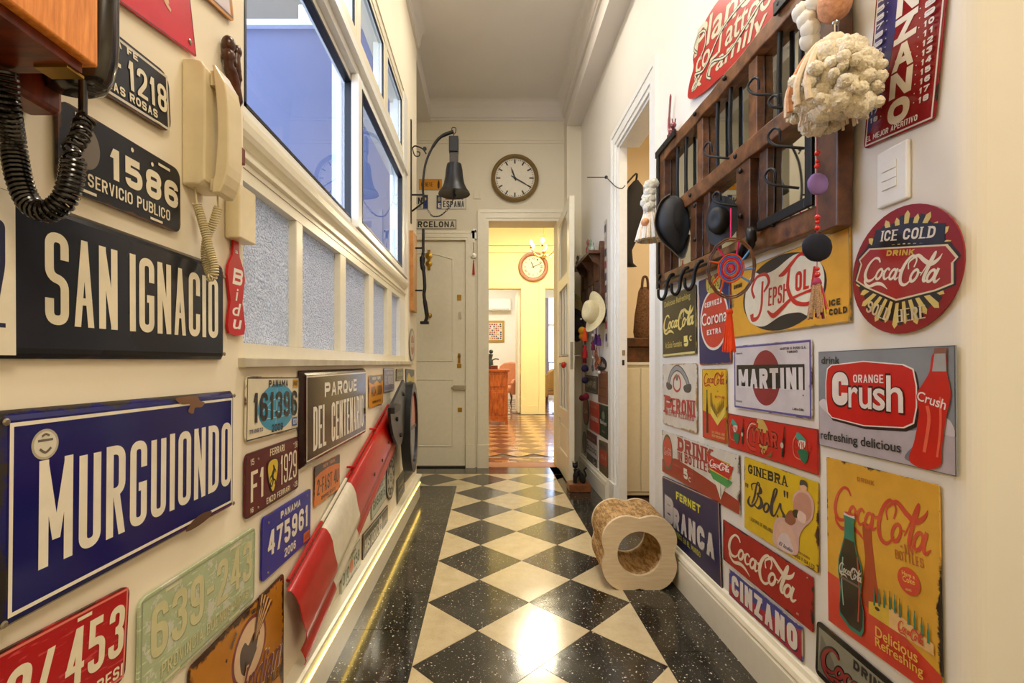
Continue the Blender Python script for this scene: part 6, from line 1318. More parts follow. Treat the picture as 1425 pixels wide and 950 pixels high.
def hatshape(sc, sh, nm, mat, thick=0):
    vs, fs = [], []; n = 28; m_ = 14
    for i in range(m_+1):
        th = PI*i/m_
        for k in range(n):
            q = 2*PI*k/n; x_ = .072*sc*math.sin(th)*math.cos(q); z_ = .118*sc*math.cos(th); y_ = .055*sc*math.sin(th)*math.sin(q)
            tip = max(0, -z_/.118-.2); vs.append((cH.x+x_*(1-.62*tip)+.030*tip+sh[0], cH.y+y_*(1-.5*tip), cH.z+z_*1.03-.012*tip+sh[1]))
    for i in range(m_):
        for k in range(n): fs.append((i*n+k, (i+1)*n+k, (i+1)*n+(k+1) % n, i*n+(k+1) % n))
    MB().add(vs, fs).build(nm, mat, t, smooth=True)
hatshape(1, (0, 0), 'crown', M_lea)
br = spline([(cH.x-.02, cH.y-.02, cH.z+.122), (cH.x-.062, cH.y-.02, cH.z+.085), (cH.x-.084, cH.y-.02, cH.z+.0), (cH.x-.060, cH.y-.02, cH.z-.07), (cH.x-.012, cH.y-.02, cH.z-.115), (cH.x+.030, cH.y-.02, cH.z-.150), (cH.x+.052, cH.y-.02, cH.z-.120), (cH.x+.066, cH.y-.02, cH.z-.05)], 5)
vs = []; fs = []
for i, p in enumerate(br): vs += [tuple(p), (cH.x+(p.x-cH.x)*.5, cH.y+.01, cH.z+(p.z-cH.z)*.6), (cH.x+(p.x-cH.x)*.5, cH.y+.014, cH.z+(p.z-cH.z)*.6), (p.x, p.y+.004, p.z)]
for i in range(len(br)-1):
    for k in range(4): fs.append((4*i+k, 4*i+(k+1) % 4, 4*i+4+(k+1) % 4, 4*i+4+k))
MB().add(vs, fs).build('brim', M_lea, t, smooth=True)
MB().tube(br, .0022, None, 6).build('piping', paint('6a5a48', .6), t)
MB().tube(spline([(cH.x+.01, cH.y-.045, cH.z+.10), (cH.x-.02, cH.y-.056, cH.z+.03), (cH.x+.0, cH.y-.052, cH.z-.04), (cH.x+.055, cH.y-.02, cH.z-.07)], 5), .0018, None, 5).build('seam', M_black, t)
hat('black hat hung in the middle of the rack, in front of its mirror', (.80, 1.64, 1.485), .075, .04, paint('101114', .6, var=.05), (-.8, -.5, .0), 1.1, .3, group='hats on the timber rack')

def fluffy(name, label, c, R, blobs, col, group):
    t = thing(name, label, 'doll', c, group); m = paint(col, .95, var=.14, sc=260, bmp=1.); random.seed(len(label))
    mb = MB()
    for (dx_, dy_, dz_, r) in blobs: mb.ball((c[0]+dx_, c[1]+dy_, c[2]+dz_), r, m, 16, amp=.24, fr=12, seed=dx_*300)
    mb.build('fleece', None, t, smooth=True, norm=False)
    return t
cD = (.765, 1.055, 1.625)
bl_ = []; random.seed(3)
for k in range(80):
    q = random.uniform(0, 2*PI); zz = random.uniform(-.078, .052); w_ = .064*(1-.45*max(0, zz)/.052-.1*abs(min(0, zz))/.078); f_ = random.uniform(.5, 1); bl_.append((w_*math.cos(q)*f_, w_*math.sin(q)*f_, zz, random.uniform(.016, .030)))
for k in range(70):
    q = random.uniform(0, 2*PI); zz = random.uniform(-.085, .045); w_ = .082*(1-.5*max(0, zz)/.055-.1*abs(min(0, zz))/.085); bl_.append((w_*math.cos(q), w_*math.sin(q), zz, random.uniform(.008, .015)))
td = fluffy('wool_doll', 'large cream and peach knitted wool doll hanging at the near end of the rack', cD, .08, bl_, 'f8eed6', 'wool dolls on the rack')
mk = paint('e8a878', .95, var=.15, sc=60, bmp=.8); mkc = paint('efdcc0', .95, var=.1, sc=80, bmp=.8)
mb = MB()
for k in range(9):
    q = PI*.2+k*PI*1.1/9; mb.tube(spline([(cD[0]-.02+.018*math.cos(q), cD[1]+.018*math.sin(q), 1.70), (cD[0]-.03+.035*math.cos(q), cD[1]+.04*math.sin(q), 1.665), (cD[0]-.035+.055*math.cos(q), cD[1]+.06*math.sin(q), 1.61), (cD[0]-.03+.06*math.cos(q), cD[1]+.07*math.sin(q), 1.56)], 4), .007, mk if k % 3 == 0 else mkc, 6)
mb.build('braids', None, td, smooth=True)
MB().tube([(cD[0]-.01+.034*math.cos(2*PI*k/16), cD[1]+.034*math.sin(2*PI*k/16), 1.674+.004*math.sin(2*PI*k/16)) for k in range(16)], .006, mk, 6, closed=True).build('scarf', None, td, smooth=True)
MB().ball((cD[0]-.005, cD[1], 1.693), .030, mkc, 14, sz=.95, amp=.1).build('head', None, td, smooth=True)
mb = MB(); random.seed(5)
for k in range(60):
    q = random.uniform(0, 2*PI); r_ = random.uniform(.03, .062); a = Vector((cD[0]+r_*math.cos(q), cD[1]+r_*math.sin(q), 1.56)); mb.tube([a, a+Vector((.006*math.cos(q), .006*math.sin(q), -random.uniform(.01, .035)))], .0028, mkc, 4)
fr = mb.build('fringe', None, td); fr['kind'] = 'stuff'
MB().cyl((cD[0], cD[1], 1.715), (cD[0], cD[1], 1.745), .0012).build('thread', mkc, td)
# upper peach crocheted ball and white pompoms
cU = (.790, 1.09, 1.815)
t = thing('crochet_ball_charm', 'peach crocheted ball with white woolly pompoms hanging at the top of the frame', 'doll', cU, 'wool dolls on the rack')
MB().ball(cU, .034, paint('e0a47c', .95, var=.15, sc=120, bmp=1.), 16, sz=1.1, amp=.05).build('ball', None, t, smooth=True)
mb = MB(); random.seed(9)
for dx_, dy_, dz_ in ((-.03, .05, .0), (-.02, .035, .03), (-.035, .06, .025), (-.025, .045, -.025), (-.02, .055, -.045)): mb.ball((cU[0]+dx_, cU[1]+dy_, cU[2]+dz_), .021, None, 10, amp=.2, seed=dy_)
mb.build('pompoms', paint('efece0', .95, bmp=.8), t, smooth=True, norm=False)
MB().ball((cU[0], cU[1]-.002, cU[2]-.043), .008, None, 8).build('bead', M_chrome, t, smooth=True)
# far doll hanging beyond the frame end
cF = (.725, 2.14, 1.60)
bl_ = [(0, 0, .19-.03*k, .026) for k in range(5)]+[(.018*math.cos(k), .018*math.sin(k), .20-.028*k, .022) for k in range(5)]
td = fluffy('wool_doll', 'small pale woollen doll with a bobbled braid, beyond the far end of the rack', cF, .05, bl_, 'e3e0d0', 'wool dolls on the rack')
mb = MB()
for k in range(16):
    q = 2*PI*k/16; mb.tube(spline([(cF[0]+.016*math.cos(q), cF[1]+.016*math.sin(q), 1.60+.07), (cF[0]+.04*math.cos(q), cF[1]+.04*math.sin(q), 1.60), (cF[0]+.055*math.cos(q), cF[1]+.055*math.sin(q), 1.60-.055)], 4), .010, (mkc if k % 2 else paint('e6e2da', .95, bmp=.8)), 6)
mb.build('woollen_skirt', None, td, smooth=True); MB().ball((cF[0]-.03, cF[1]-.03, 1.62), .018, None, 8).build('collar', mk, td, smooth=True)
# amulet string
xs_ = .775; Ya = F*xs_/(1137-UV)
def A(u, v): return at(u, v, Ya)
t = thing('amulet_string', 'string of red beads with a violet and a black felt disc and a tassel', 'charm', A(1137, 180), 'colourful charms hanging from the rack')
MB().tube([A(1137, 176), A(1137, 400)], .0009, None, 5).build('string', paint('b04058', .8), t)
M_bead = paint('d8201a', .15, var=.02, coat=.5)
for v in (213, 224, 231, 302, 309, 317, 374, 382): MB().ball(A(1137.5, v), .0062 if v in (213, 231, 302, 317, 382) else .0048, None, 8).build('bead', M_bead, t, smooth=True)
MB().ball(A(1138, 256), .0235, None, 14, sx=1, sy=.45, sz=1.1, amp=.06).build('felt_disc', paint('8d6fae', .9, bmp=.6), t, smooth=True)
MB().ball(A(1137, 344), .0345, None, 14, sx=1, sy=.4, sz=.98, amp=.05).build('felt_disc', paint('191d30', .9, bmp=.6), t, smooth=True)
mb = MB(); random.seed(2)
cols = [paint('c8a078', .9, sc=400, var=.3), paint('c02c58', .9), paint('e05060', .9), paint('d8c83a', .9), paint('7a1c48', .9), paint('d8a080', .9, sc=400, var=.3)]
tt = A(1137, 390)
for k in range(34):
    q = random.uniform(0, 2*PI); r_ = random.uniform(.2, 1); L_ = .085*random.uniform(.8, 1.08); cc = cols[0] if math.cos(q) < 0 else random.choice(cols[1:])
    mb.tube(spline([tt+Vector((.004*math.cos(q), .004*math.sin(q), 0)), tt+Vector((.014*r_*math.cos(q), .012*math.sin(q), -L_*.5)), tt+Vector((.022*r_*math.cos(q), .018*math.sin(q), -L_))], 3), .0032, cc, 5)
mb.build('tassel', None, t); MB().lathe((tt.x, tt.y, tt.z-.014), [(.006, 0), (.010, .006), (.008, .014), (.004, .02)], None, 10).build('cap', paint('a83a64', .8), t, smooth=True)
# dreamcatcher (huichol style eye) with orange tassel
cDC = at(1017, 373, 1.45)
t = thing('dreamcatcher', 'twig hoop with an orange, blue and pink woven spiral and an orange tassel', 'charm', cDC, 'colourful charms hanging from the rack')
def dc(r, q, k=1.): return Vector((cDC.x+r*math.cos(q)*.88, cDC.y-r*math.cos(q)*.5, cDC.z+r*math.sin(q)*k))
for rr in (1.0, .93): MB().tube([dc(.064*rr, 2*PI*k/28, 1.42)+Vector((.002*math.sin(k*3), 0, 0)) for k in range(28)], .0028, None, 6, closed=True).build('hoop', M_oldwood2, t, smooth=True)
cc = [paint(h, .85, bmp=.5, sc=200) for h in ('e8501c', '4a78c8', 'd01c60', 'e8601c', '5a88d0', 'c81e64')]
for i in range(7):
    r0 = .034*(1-i/7); r_ = .0026
    MB().tube([dc(r0, 2*PI*k/24, 1.25) for k in range(24)], r_, cc[i % 6], 6, closed=True).build('woven_ring', None, t, smooth=True)
for k, (q, col) in enumerate(((2.7, 'e8601c'), (3.6, 'e8601c'), (4.1, 'e8601c'), (.5, '5a98d8'), (-.2, '5a98d8'), (-.7, '5a98d8'), (2.1, 'd01c60'), (1.1, 'd01c60'))):
    MB().tube([dc(.034, q, 1.25), dc(.062, q+.12, 1.38)], .0028, None, 6).build('thread', paint(col, .85), t)
MB().tube([dc(.064, PI/2, 1.42), at(1017, 290, 1.5)], .0022, None, 6).build('cord', paint('d01c60', .85), t)
a = at(1015, 415, 1.47); MB().tube([at(1015, 398, 1.47), at(1015, 430, 1.47)], .002, None, 6).build('cord', paint('6a98c8', .85), t)
mb = MB(); a = at(1015, 434, 1.47); random.seed(4); mo = paint('ee4a12', .85, bmp=.3)
mb.ball(a, .0105, mo, 10)
for k in range(30):
    q = random.uniform(0, 2*PI); r_ = random.uniform(.3, 1); mb.tube([a+Vector((.006*math.cos(q)*r_, .006*math.sin(q)*r_, -.006)), a+Vector((.019*math.cos(q)*r_, .019*math.sin(q)*r_, -.125*random.uniform(.93, 1)))], .0026, mo, 5)
mb.build('tassel', None, t)
# little figure on top of the rack
c0 = at(935, 205, 2.06)
t = thing('clay_animal', 'small reddish glazed clay animal with a tall upright tail on top of the rack', 'figurine', (.85, 2.20, 2.03))
cx_, cy_ = .85, 2.20; mg = paint('8c3c44', .25, var=.2, sc=60, coat=.4)
mb = MB().ball((cx_, cy_, 2.055), .022, None, 10, sx=.8, sy=1.2).ball((cx_-.01, cy_-.035, 2.073), .014, None, 8).tube(spline([(cx_, cy_+.02, 2.053), (cx_, cy_+.04, 2.095), (cx_, cy_+.035, 2.165), (cx_, cy_+.02, 2.245)], 5), [.010, .010, .009]+[.007]*6+[.005]*6+[.002], None, 8)
for sx_ in (-.012, .012):
    for sy_ in (-.02, .02): mb.cyl((cx_+sx_, cy_+sy_, 2.055), (cx_+sx_, cy_+sy_, 2.029), .005, None, 6)
mb.tube([(cx_-.014, cy_-.04, 2.08), (cx_-.018, cy_-.042, 2.10)], .003, None, 5).tube([(cx_-.004, cy_-.04, 2.08), (cx_-.002, cy_-.042, 2.10)], .003, None, 5)
mb.build('body', mg, t, smooth=True)

# cardboard tunnel
def lobes(R, ctr=.055, rad=.107):
    P = []; k_ = R/(ctr+rad)
    for k in range(64):
        q = 2*PI*k/64; best = 0
        for sx_ in (-1, 1):
            for sz_ in (-1, 1):
                cx1, cz1 = ctr*sx_, ctr*sz_; d = cx1*math.cos(q)+cz1*math.sin(q); disc = d*d-(cx1*cx1+cz1*cz1)+rad*rad
                if disc > 0: best = max(best, d+math.sqrt(disc))
        P.append(best*k_)
    return [(P[k]*.5+P[k-1]*.25+P[(k+1) % 64]*.25) for k in range(64)]
rad = lobes(.165); rh = .098; ctc = Vector((.672, 2.115, .160))
t = thing('cardboard_cat_tunnel', 'corrugated cardboard cat tunnel with a pale four lobed front and round hole, on the floor', 'cat tunnel', (.672, 2.26, 0))
def tun(y0, y1, f, nm, mat, nring, rin=rh, ridge=0, ragged=0):
    n = 64; vs, fs = [], []
    rows = []
    for i in range(nring+1):
        y_ = y0+(y1-y0)*i/nring; g = ridge*(1 if i % 2 else -1); rows.append((y_, g))
    for kind in (0, 1):
        for y_, g in rows:
            for k in range(n):
                q = 2*PI*k/n; r = (rad[k]*f+g+(ragged*noise.noise(Vector((q*6, y_*60, 1))) if ragged else 0)) if kind == 0 else rin-g
                vs.append((ctc.x+(y_-2.112)*.05+r*math.cos(q), y_, ctc.z+r*math.sin(q)))
    o = (nring+1)*n
    for i in range(nring):
        for k in range(n):
            j = (k+1) % n; fs.append((i*n+k, i*n+j, (i+1)*n+j, (i+1)*n+k)); fs.append((o+i*n+k, o+(i+1)*n+k, o+(i+1)*n+j, o+i*n+j))
    for i in (0, nring):
        for k in range(n): j = (k+1) % n; fs.append((i*n+k, i*n+j, o+i*n+j, o+i*n+k))
    return MB().add(vs, fs).build(nm, mat, t, norm=True)
m, nt, b = new_mat('corrugated_cardboard'); g = noise_tex(nt, 60, 4, 'Position', sc3=(1, .25, 1), rough=.8); g2 = noise_tex(nt, 12, 3, 'Position')
nt.links.new(mixc(nt, ramp(nt, g, .42, .56), lin('94713f'), lin('d2ab73')), b.inputs['Base Color']); b.inputs['Roughness'].default_value = .9; bump(nt, b, g, .9, .006)
tun(2.13, 2.385, .985, 'cardboard_body', m, 50, rh, .0008, .0045)
tun(2.112, 2.13, 1.0, 'front_panel', wood('birch_ply', 'd9c29a', 'e8d6b4', (1, 1, 9), .5, 9, .05), 1)
tun(2.385, 2.400, 1.0, 'rear_panel', wood('birch_ply', 'd9c29a', 'e8d6b4'), 1)

# dark cat on a block, by the open door
t = thing('cat_doorstop', 'small dark metal cat figure on a wooden block beside the open door', 'figurine', (.735, 3.74, 0))
MB().box(.635, 3.70, .002, .80, 3.84, .06).build('block', wood('block_wood', '6a3a1c', '96592e', (1, 6, 1)), t, bevel=.004)
mb = MB(); x_, y_ = .72, 3.76
mb.tube(spline([(x_-.03, y_, .06), (x_-.03, y_, .10), (x_-.02, y_, .14), (x_+.005, y_, .165)], 4), [.016]*5+[.02]*5+[.016]*3, None, 8).ball((x_-.03, y_, .195), .022, None, 8).tube([(x_-.045, y_, .205), (x_-.048, y_, .232)], [.008, .002], None, 6).tube([(x_-.018, y_, .208), (x_-.014, y_, .232)], [.008, .002], None, 6)
mb.tube(spline([(x_-.02, y_, .15), (x_+.015, y_, .12), (x_+.03, y_, .08), (x_+.025, y_, .06)], 4), [.02]*5+[.026]*4+[.022]*4, None, 8).tube(spline([(x_+.03, y_, .08), (x_+.055, y_, .12), (x_+.04, y_, .16), (x_+.06, y_, .18)], 4), .006, None, 6).tube([(x_-.03, y_, .17), (x_-.025, y_, .14)], .014, None, 6)
mb.build('cat', M_iron, t, smooth=True)
# antenna wire on the wall past the door frame
t = thing('wall_antenna', 'thin black antenna rod with a looping wire beside the white door frame', 'antenna', onR(844, 248))
mb = MB().tube([at(817, 246.5, 3.42), at(841, 246.5, 3.44)], .003, None, 6).ball(at(843.5, 246.5, 3.44), .012, None, 8).tube(spline([onR(844, 247, .846), onR(850, 253, .845), onR(856, 259, .845), onR(862, 262, .845), onR(866, 262, .845), onR(870, 258, .86)], 4), .003, None, 6)
mb.build('rod', M_black, t, smooth=True)
# ------------------------------------------------------------------ far right shelf with hats and charms
t = thing('wooden_wall_shelf', 'dark carved wooden shelf with a mirror on the wall behind the open door', 'shelf', (XR, 3.9, 1.6))
ws = M_oldwood
ya, yb_ = 3.56, 4.30
MB().box(.755, ya, 1.815, XR, yb_, 1.84).build('top_board', ws, t, bevel=.003)
MB().box(XR-.02, ya, 1.64, XR, yb_, 1.83).build('back_board', M_oldwood2, t)
for y_ in (3.60, 3.86, 4.12): MB().prism([(.765, 1.815), (XR-.02, 1.815), (XR-.02, 1.66), (.85, 1.68), (.835, 1.74), (.80, 1.76)], lambda a, b, q: (a, q, b), y_, y_+.02).build('bracket', ws, t)
for y_ in (3.555, 4.25): MB().prism([(y_, 1.30), (y_+.06, 1.30), (y_+.06, 1.86), (y_+.05, 1.90), (y_+.03, 1.915), (y_+.01, 1.90), (y_, 1.86)], lambda a, b, q: (q, a, b), XR-.035, XR-.001).build('side_post', ws, t, bevel=.003)
MB().box(XR-.03, ya, 1.30, XR-.001, yb_, 1.36).build('lower_rail', ws, t, bevel=.003); MB().box(XR-.03, 3.78, 1.36, XR-.001, 3.83, 1.64).box(XR-.03, 4.03, 1.36, XR-.001, 4.08, 1.64).build('stile', ws, t)
MB().box(XR-.012, 3.61, 1.36, XR-.008, 4.25, 1.64).build('mirror', M_mirror, t)
for k, y_ in enumerate((3.66, 3.78, 3.92, 4.06, 4.18)):
    MB().tube(spline([(XR-.03, y_, 1.34), (XR-.06, y_, 1.32), (XR-.085, y_, 1.34), (XR-.08, y_, 1.37)], 4), .004, None, 6).build('peg', M_iron, t)
    MB().ball((XR-.08, y_, 1.373), .009, None, 6).build('peg_knob', M_white, t)
# bottles / figurines on the shelf top
for lab, y_, h_, hx in (('dark capped figurine, farthest on the carved shelf', 4.24, .11, '4a3c34'), ('white and grey figurine, second from the far end of the carved shelf', 4.12, .09, 'c8c4bc'), ('tall red topped figurine in the middle of the carved shelf', 3.80, .14, '8a2c24'), ('green and white bottle beside the red topped figurine on the carved shelf', 3.72, .12, '6f8a6a'), ('clear glass bottle, nearest on the carved shelf', 3.64, .08, 'a8b4a8')):
    o = MB().lathe((.80, y_, 1.8405), [(.018, 0), (.020, .01), (.018, h_*.45), (.009, h_*.62), (.012, h_*.75), (.012, h_*.88), (.004, h_)], None, 14).build('figurine', paint(hx, .25, var=.3, sc=90), None, origin=(.80, y_, 1.8405), smooth=True)
    tag(o, lab, 'figurine', 'figurines on the carved shelf')
hat('cream straw hat hanging from the carved shelf behind the door', (.790, 3.55, 1.375), .112, .085, paint('ddcfa2', .75, var=.08, sc=120, bmp=.4), (-.85, -.5, .15), 1.35, .5, group='hats on the carved shelf')
hat('black felt hat hanging farthest on the carved shelf', (.79, 4.16, 1.33), .13, .08, paint('17171a', .8), (-.85, -.4, -.1), 1.1, .4, group='hats on the carved shelf')
hat('olive cap hung above the black felt hat at the shelf end', (.79, 4.28, 1.50), .09, .05, paint('8a7848', .8), (-.85, -.4, 0), 1.3, .4, group='hats on the carved shelf')
def charm(lab, y_, x_, items):
    t = thing('hanging_charm', lab, 'charm', (x_, y_, 1.33), 'charms hanging from the carved shelf')
    zt = 1.33; zl = min(i[1] for i in items)
    MB().tube([(x_, y_, zt), (x_, y_, zl)], .002, None, 5).build('string', paint('5a2430', .8), t)
    for kind, z_, r, col in items:
        if kind == 'ball': MB().ball((x_, y_, z_), r, None, 8, amp=.12).build('pompom', paint(col, .95, bmp=.8), t, smooth=True)
        elif kind == 'tas': MB().lathe((x_, y_, z_), [(r, 0), (r*.95, r*2), (r*.5, r*4), (r*.6, r*4.6), (.001, r*5)], None, 10).build('tassel', paint(col, .9, sc=150, bmp=.8), t, smooth=True)
        else: MB().tube([(x_, y_+r*math.cos(2*PI*k/14), z_+r*math.sin(2*PI*k/14)) for k in range(14)], .005, None, 6, closed=True).build('ring', paint(col, .7), t, smooth=True)
charm('string of orange and red tassels ending in dark blue pompoms', 3.92, .80, [('tas', 1.18, .022, 'e0521c'), ('tas', 1.04, .022, 'b81c20'), ('ball', .955, .030, '2a1c40'), ('ball', .86, .028, '221a38')])
charm('string of yellow fluff with a maroon pompom at its foot', 3.99, .79, [('ball', 1.27, .032, 'e8a820'), ('ball', 1.22, .028, 'd88a1c'), ('ball', .71, .026, '6a1020')])
charm('maroon pompom on a long string, nearer of the low pair', 3.93, .81, [('ball', 1.10, .012, 'e0e0e0'), ('ball', .725, .028, '701024')])
charm('violet tassel string with rope rings near the straw hat', 3.66, .83, [('tas', 1.14, .017, '4a2468'), ('ring', 1.06, .040, 'a86a48'), ('ring', .98, .030, '9a5a3c')])
charm('crimson and violet fringe hanging nearest the door frame', 3.58, .835, [('tas', 1.13, .017, '5a2c78'), ('ring', 1.02, .028, 'b07040'), ('ball', .93, .012, 'd8d8d8')])
charm('red cord charm with blue bead hanging behind the tassels', 4.08, .83, [('tas', 1.0, .018, 'a01c24'), ('ball', 1.14, .018, '2c4a90')])

charm('pink and white beaded string ending in a rope ring', 3.70, .845, [('ball', 1.20, .016, 'c03060'), ('ball', 1.13, .012, 'e8e0d8'), ('ring', 1.04, .030, 'a05a70'), ('ball', .93, .014, 'e8e8e8')])
charm('plum tassel on a dark string between the rings and the pompoms', 3.80, .84, [('ball', 1.22, .014, 'e0d0c0'), ('tas', 1.10, .016, '7a2040'), ('ball', 1.04, .010, 'e8e8e8')])
charm('blue bead string with a small grey pendant disc', 3.86, .85, [('ball', 1.16, .014, '30508a'), ('ball', 1.05, .012, 'd8d8d0'), ('ring', .96, .024, '6a6a70')])
# ------------------------------------------------------------------ side room seen through the right door
struct('wall_side_room_back', MB().box(.93, 4.45, -.1, 2.6, 4.6, 3.6), M_side); struct('wall_side_room_right', MB().box(2.6, 1.5, -.1, 2.7, 4.6, 3.6), M_side); struct('wall_side_room_front', MB().box(XR+.131, 1.9, -.1, 2.6, 2.0, 3.6), M_side)
struct('ceiling_side_room', MB().box(XR+.05, 1.9, 3.3, 2.7, 4.6, 3.4), M_side)
t = struct('trim_16', MB().box(.93, 4.43, 2.30, 2.6, 4.45, 2.33).box(.93, 4.43, 2.62, 2.6, 4.45, 2.64), M_side)
t = thing('white_cabinet', 'plain low white cabinet just inside the side room', 'cabinet', (1.2, 3.75, 0))
MB().box(.96, 3.555, .02, 1.60, 3.95, .985).build('body', M_trim, t); MB().box(.95, 3.54, .985, 1.62, 3.96, 1.005).build('top', M_white, t, bevel=.003); MB().box(.99, 3.545, .05, 1.13, 3.555, .96).box(1.14, 3.545, .05, 1.58, 3.555, .96).build('door', M_trim, t, bevel=.002)
t = thing('dark_wooden_chest', 'dark wooden chest standing on the low white cabinet in the side room', 'chest', (1.2, 3.8, 1.005))
MB().box(.97, 3.62, 1.006, 1.50, 3.90, 1.12).build('body', M_oldwood, t, bevel=.004); MB().box(.965, 3.60, 1.122, 1.51, 3.92, 1.19).build('lid', M_oldwood, t, bevel=.006)
t = thing('woven_bag', 'brown woven bag slumped on the chest in the side room', 'bag', (1.22, 3.70, 1.19))
MB().lathe((1.225, 3.74, 1.191), [(.075, 0), (.085, .05), (.075, .18), (.055, .30), (.045, .37), (.03, .40)], None, 20, sy=.7).build('body', paint('7a5636', .9, var=.3, sc=70, bmp=.9), t, smooth=True)
MB().tube(spline([(1.20, 3.72, 1.57), (1.21, 3.72, 1.66), (1.24, 3.72, 1.66), (1.25, 3.72, 1.57)], 5), .01, None, 6).build('strap', M_oldwood, t)
t = thing('dark_coat', 'dark coat sleeve hanging high inside the side room', 'coat', (1.15, 3.75, 2.1))
mb = MB(); vs = []; n = 20
for i, (x_, z_, rx, ry_) in enumerate(((1.195, 2.46, .02, .03), (1.19, 2.42, .055, .05), (1.165, 2.30, .085, .06), (1.13, 2.12, .105, .065), (1.115, 1.98, .085, .06), (1.11, 1.90, .055, .05), (1.13, 1.80, .045, .045), (1.16, 1.775, .04, .035))):
    for k in range(n): q = 2*PI*k/n; vs.append((x_+rx*math.cos(q)*(1+.12*math.sin(3*q+i)), 3.85+ry_*math.sin(q), z_))
fs = [tuple(range(n)), tuple(7*n+k for k in range(n))]+[(i*n+k, i*n+(k+1) % n, (i+1)*n+(k+1) % n, (i+1)*n+k) for i in range(7) for k in range(n)]
mb.add(vs, fs).build('cloth', paint('1c1a1c', .85, bmp=.4, sc=12), t, smooth=True)
MB().tube(spline([(1.195, 3.85, 2.46), (1.195, 3.85, 2.52), (1.195, 4.2, 2.54), (1.195, 4.45, 2.54)], 4), .008, None, 6).build('hook', M_iron, t)

# ------------------------------------------------------------------ rooms beyond the doorway
M_par = None
m, nt, b = new_mat('parquet'); n_ = noise_tex(nt, 5, 5, 'Position', sc3=(3, 3, 1)); nt.links.new(mixc(nt, ramp(nt, n_, .3, .7), lin('58301a'), lin('7c4824')), b.inputs['Base Color']); b.inputs['Roughness'].default_value = .24; b.inputs['Coat Weight'].default_value = .15; b.inputs['Coat Roughness'].default_value = .08
PA = m
m, nt, b = new_mat('parquet_sheen'); n_ = noise_tex(nt, 5, 5, 'Position', sc3=(3, 3, 1)); nt.links.new(mixc(nt, ramp(nt, n_, .3, .7), lin('ab7a4a'), lin('d2a878')), b.inputs['Base Color']); b.inputs['Roughness'].default_value = .14; b.inputs['Coat Weight'].default_value = .4; b.inputs['Coat Roughness'].default_value = .06
PB = m  # paler blocks: the parquet's directional sheen put into the wood colour
f2 = struct('floor_dining', MB().box(-2.2, 4.82, -.1, 3.2, 14.2, -.006), paint('4a2a14', .5))
mb = MB(); g = .002
q_ = .34
for i in range(-8, 12):
    for j in range(0, 28):
        cx_ = i*q_; cy_ = 5.29+j*q_*.5; ox = (q_/2 if j % 2 else 0)
        X_ = cx_+ox
        if X_ < -2.0 or X_ > 3.0 or cy_ > 9.3: continue
        h = q_/2
        for s_ in range(4):                      # a lozenge of four strips
            a0, a1 = -1+s_*.5, -1+(s_+1)*.5
            def L2(a, b_): return (X_+(a+b_)*h/2, cy_+(a-b_)*h/2, 0)
            e_ = .012
            mb.add([L2(a0+e_, -1+e_), L2(a1-e_, -1+e_), L2(a1-e_, 1-e_), L2(a0+e_, 1-e_)], [(0, 1, 2, 3)], PA if j % 2 else PB)
o = mb.build('parquet_block', None, f2, norm=False); o['kind'] = 'stuff'
mb = MB()
for r_ in range(5):
    for c_ in range(20):
        x0_ = -1.2+c_*.15+(.075 if r_ % 2 else 0); y_ = 4.83+r_*.055; mb.box(x0_+.001, y_+.001, -.006, x0_+.149, y_+.054, .0005, PA if (r_+c_) % 3 else PB)
o = mb.build('border_block', None, f2); o['kind'] = 'stuff'
mb = MB()
for c_ in range(26):
    for r_ in range(16): mb.box(-2.1+c_*.2, 9.5+r_*.3+(.15 if c_ % 2 else 0), -.006, -1.905+c_*.2, 9.795+r_*.3+(.15 if c_ % 2 else 0), 0, PA if (c_+r_) % 2 else PB)
o = mb.build('floorboard', None, f2); o['kind'] = 'stuff'
YW = 9.40
def ax(u, Y=YW): return (u-UV)*Y/F
w = MB(); xL0, xL1 = -.30, ax(725); xR0, xR1 = ax(758.5), 1.75
w.box(-2.2, YW, 0, xL0, YW+.16, 3.9).box(xL1, YW, 0, xR0, YW+.16, 3.9).box(xR1, YW, 0, 3.2, YW+.16, 3.9).box(xL0, YW, 2.46, xL1, YW+.16, 3.9).box(xR0, YW, 2.46, xR1, YW+.16, 3.9)
struct('wall_dining_back', w, M_yel)
struct('wall_dining_left', MB().box(-2.3, 4.82, -.1, -2.2, 14.2, 3.9), M_yel); struct('wall_dining_right', MB().box(3.2, 4.6, -.1, 3.3, 14.2, 3.9), M_yel)
struct('ceiling_dining', MB().box(-2.3, 4.60, 3.9, 3.3, 14.3, 4.0), M_room)
struct('trim_17', MB().box(-2.2, YW-.05, 3.30, 3.2, YW, 3.34).box(-2.2, YW-.025, 3.16, 3.2, YW, 3.18).box(-2.2, YW-.09, 3.72, 3.2, YW, 3.9).box(-2.2, YW-.13, 3.8, 3.2, YW-.09, 3.9), M_yel)
for nm, a0, a1 in (('trim_18', xL0, xL1), ('trim_19', xR0, xR1)): arch(nm, 'F', a0, a1, 2.46, .12, .03, M_yel, YW, -1, plinth=.3)
struct('baseboard_dining', MB().box(xL1+.12, YW-.02, 0, xR0-.12, YW, .16), M_yel)
struct('wall_partition', MB().box(.86, 9.56, -.1, .93, 13.4, 3.9), M_room); struct('wall_white_room_back', MB().box(-2.2, 13.4, 0, 1.45, 13.5, 3.9), M_room)
w = MB().box(1.45, 13.4, 2.9, 3.2, 13.5, 3.9).box(1.45, 13.4, 0, 1.52, 13.5, 2.9).box(2.6, 13.4, 0, 3.2, 13.5, 2.9)
struct('wall_back_rooms', w, M_room)
p = at(742, 371.5, YW); clock('round cream clock of roman numerals in a wide brown wooden frame, in the yellow room', (p.x, YW-.004, p.z), .292, paint('a25b24', .35, var=.15), True, 11, 11, .06, 'efe0b4', fr=.74)
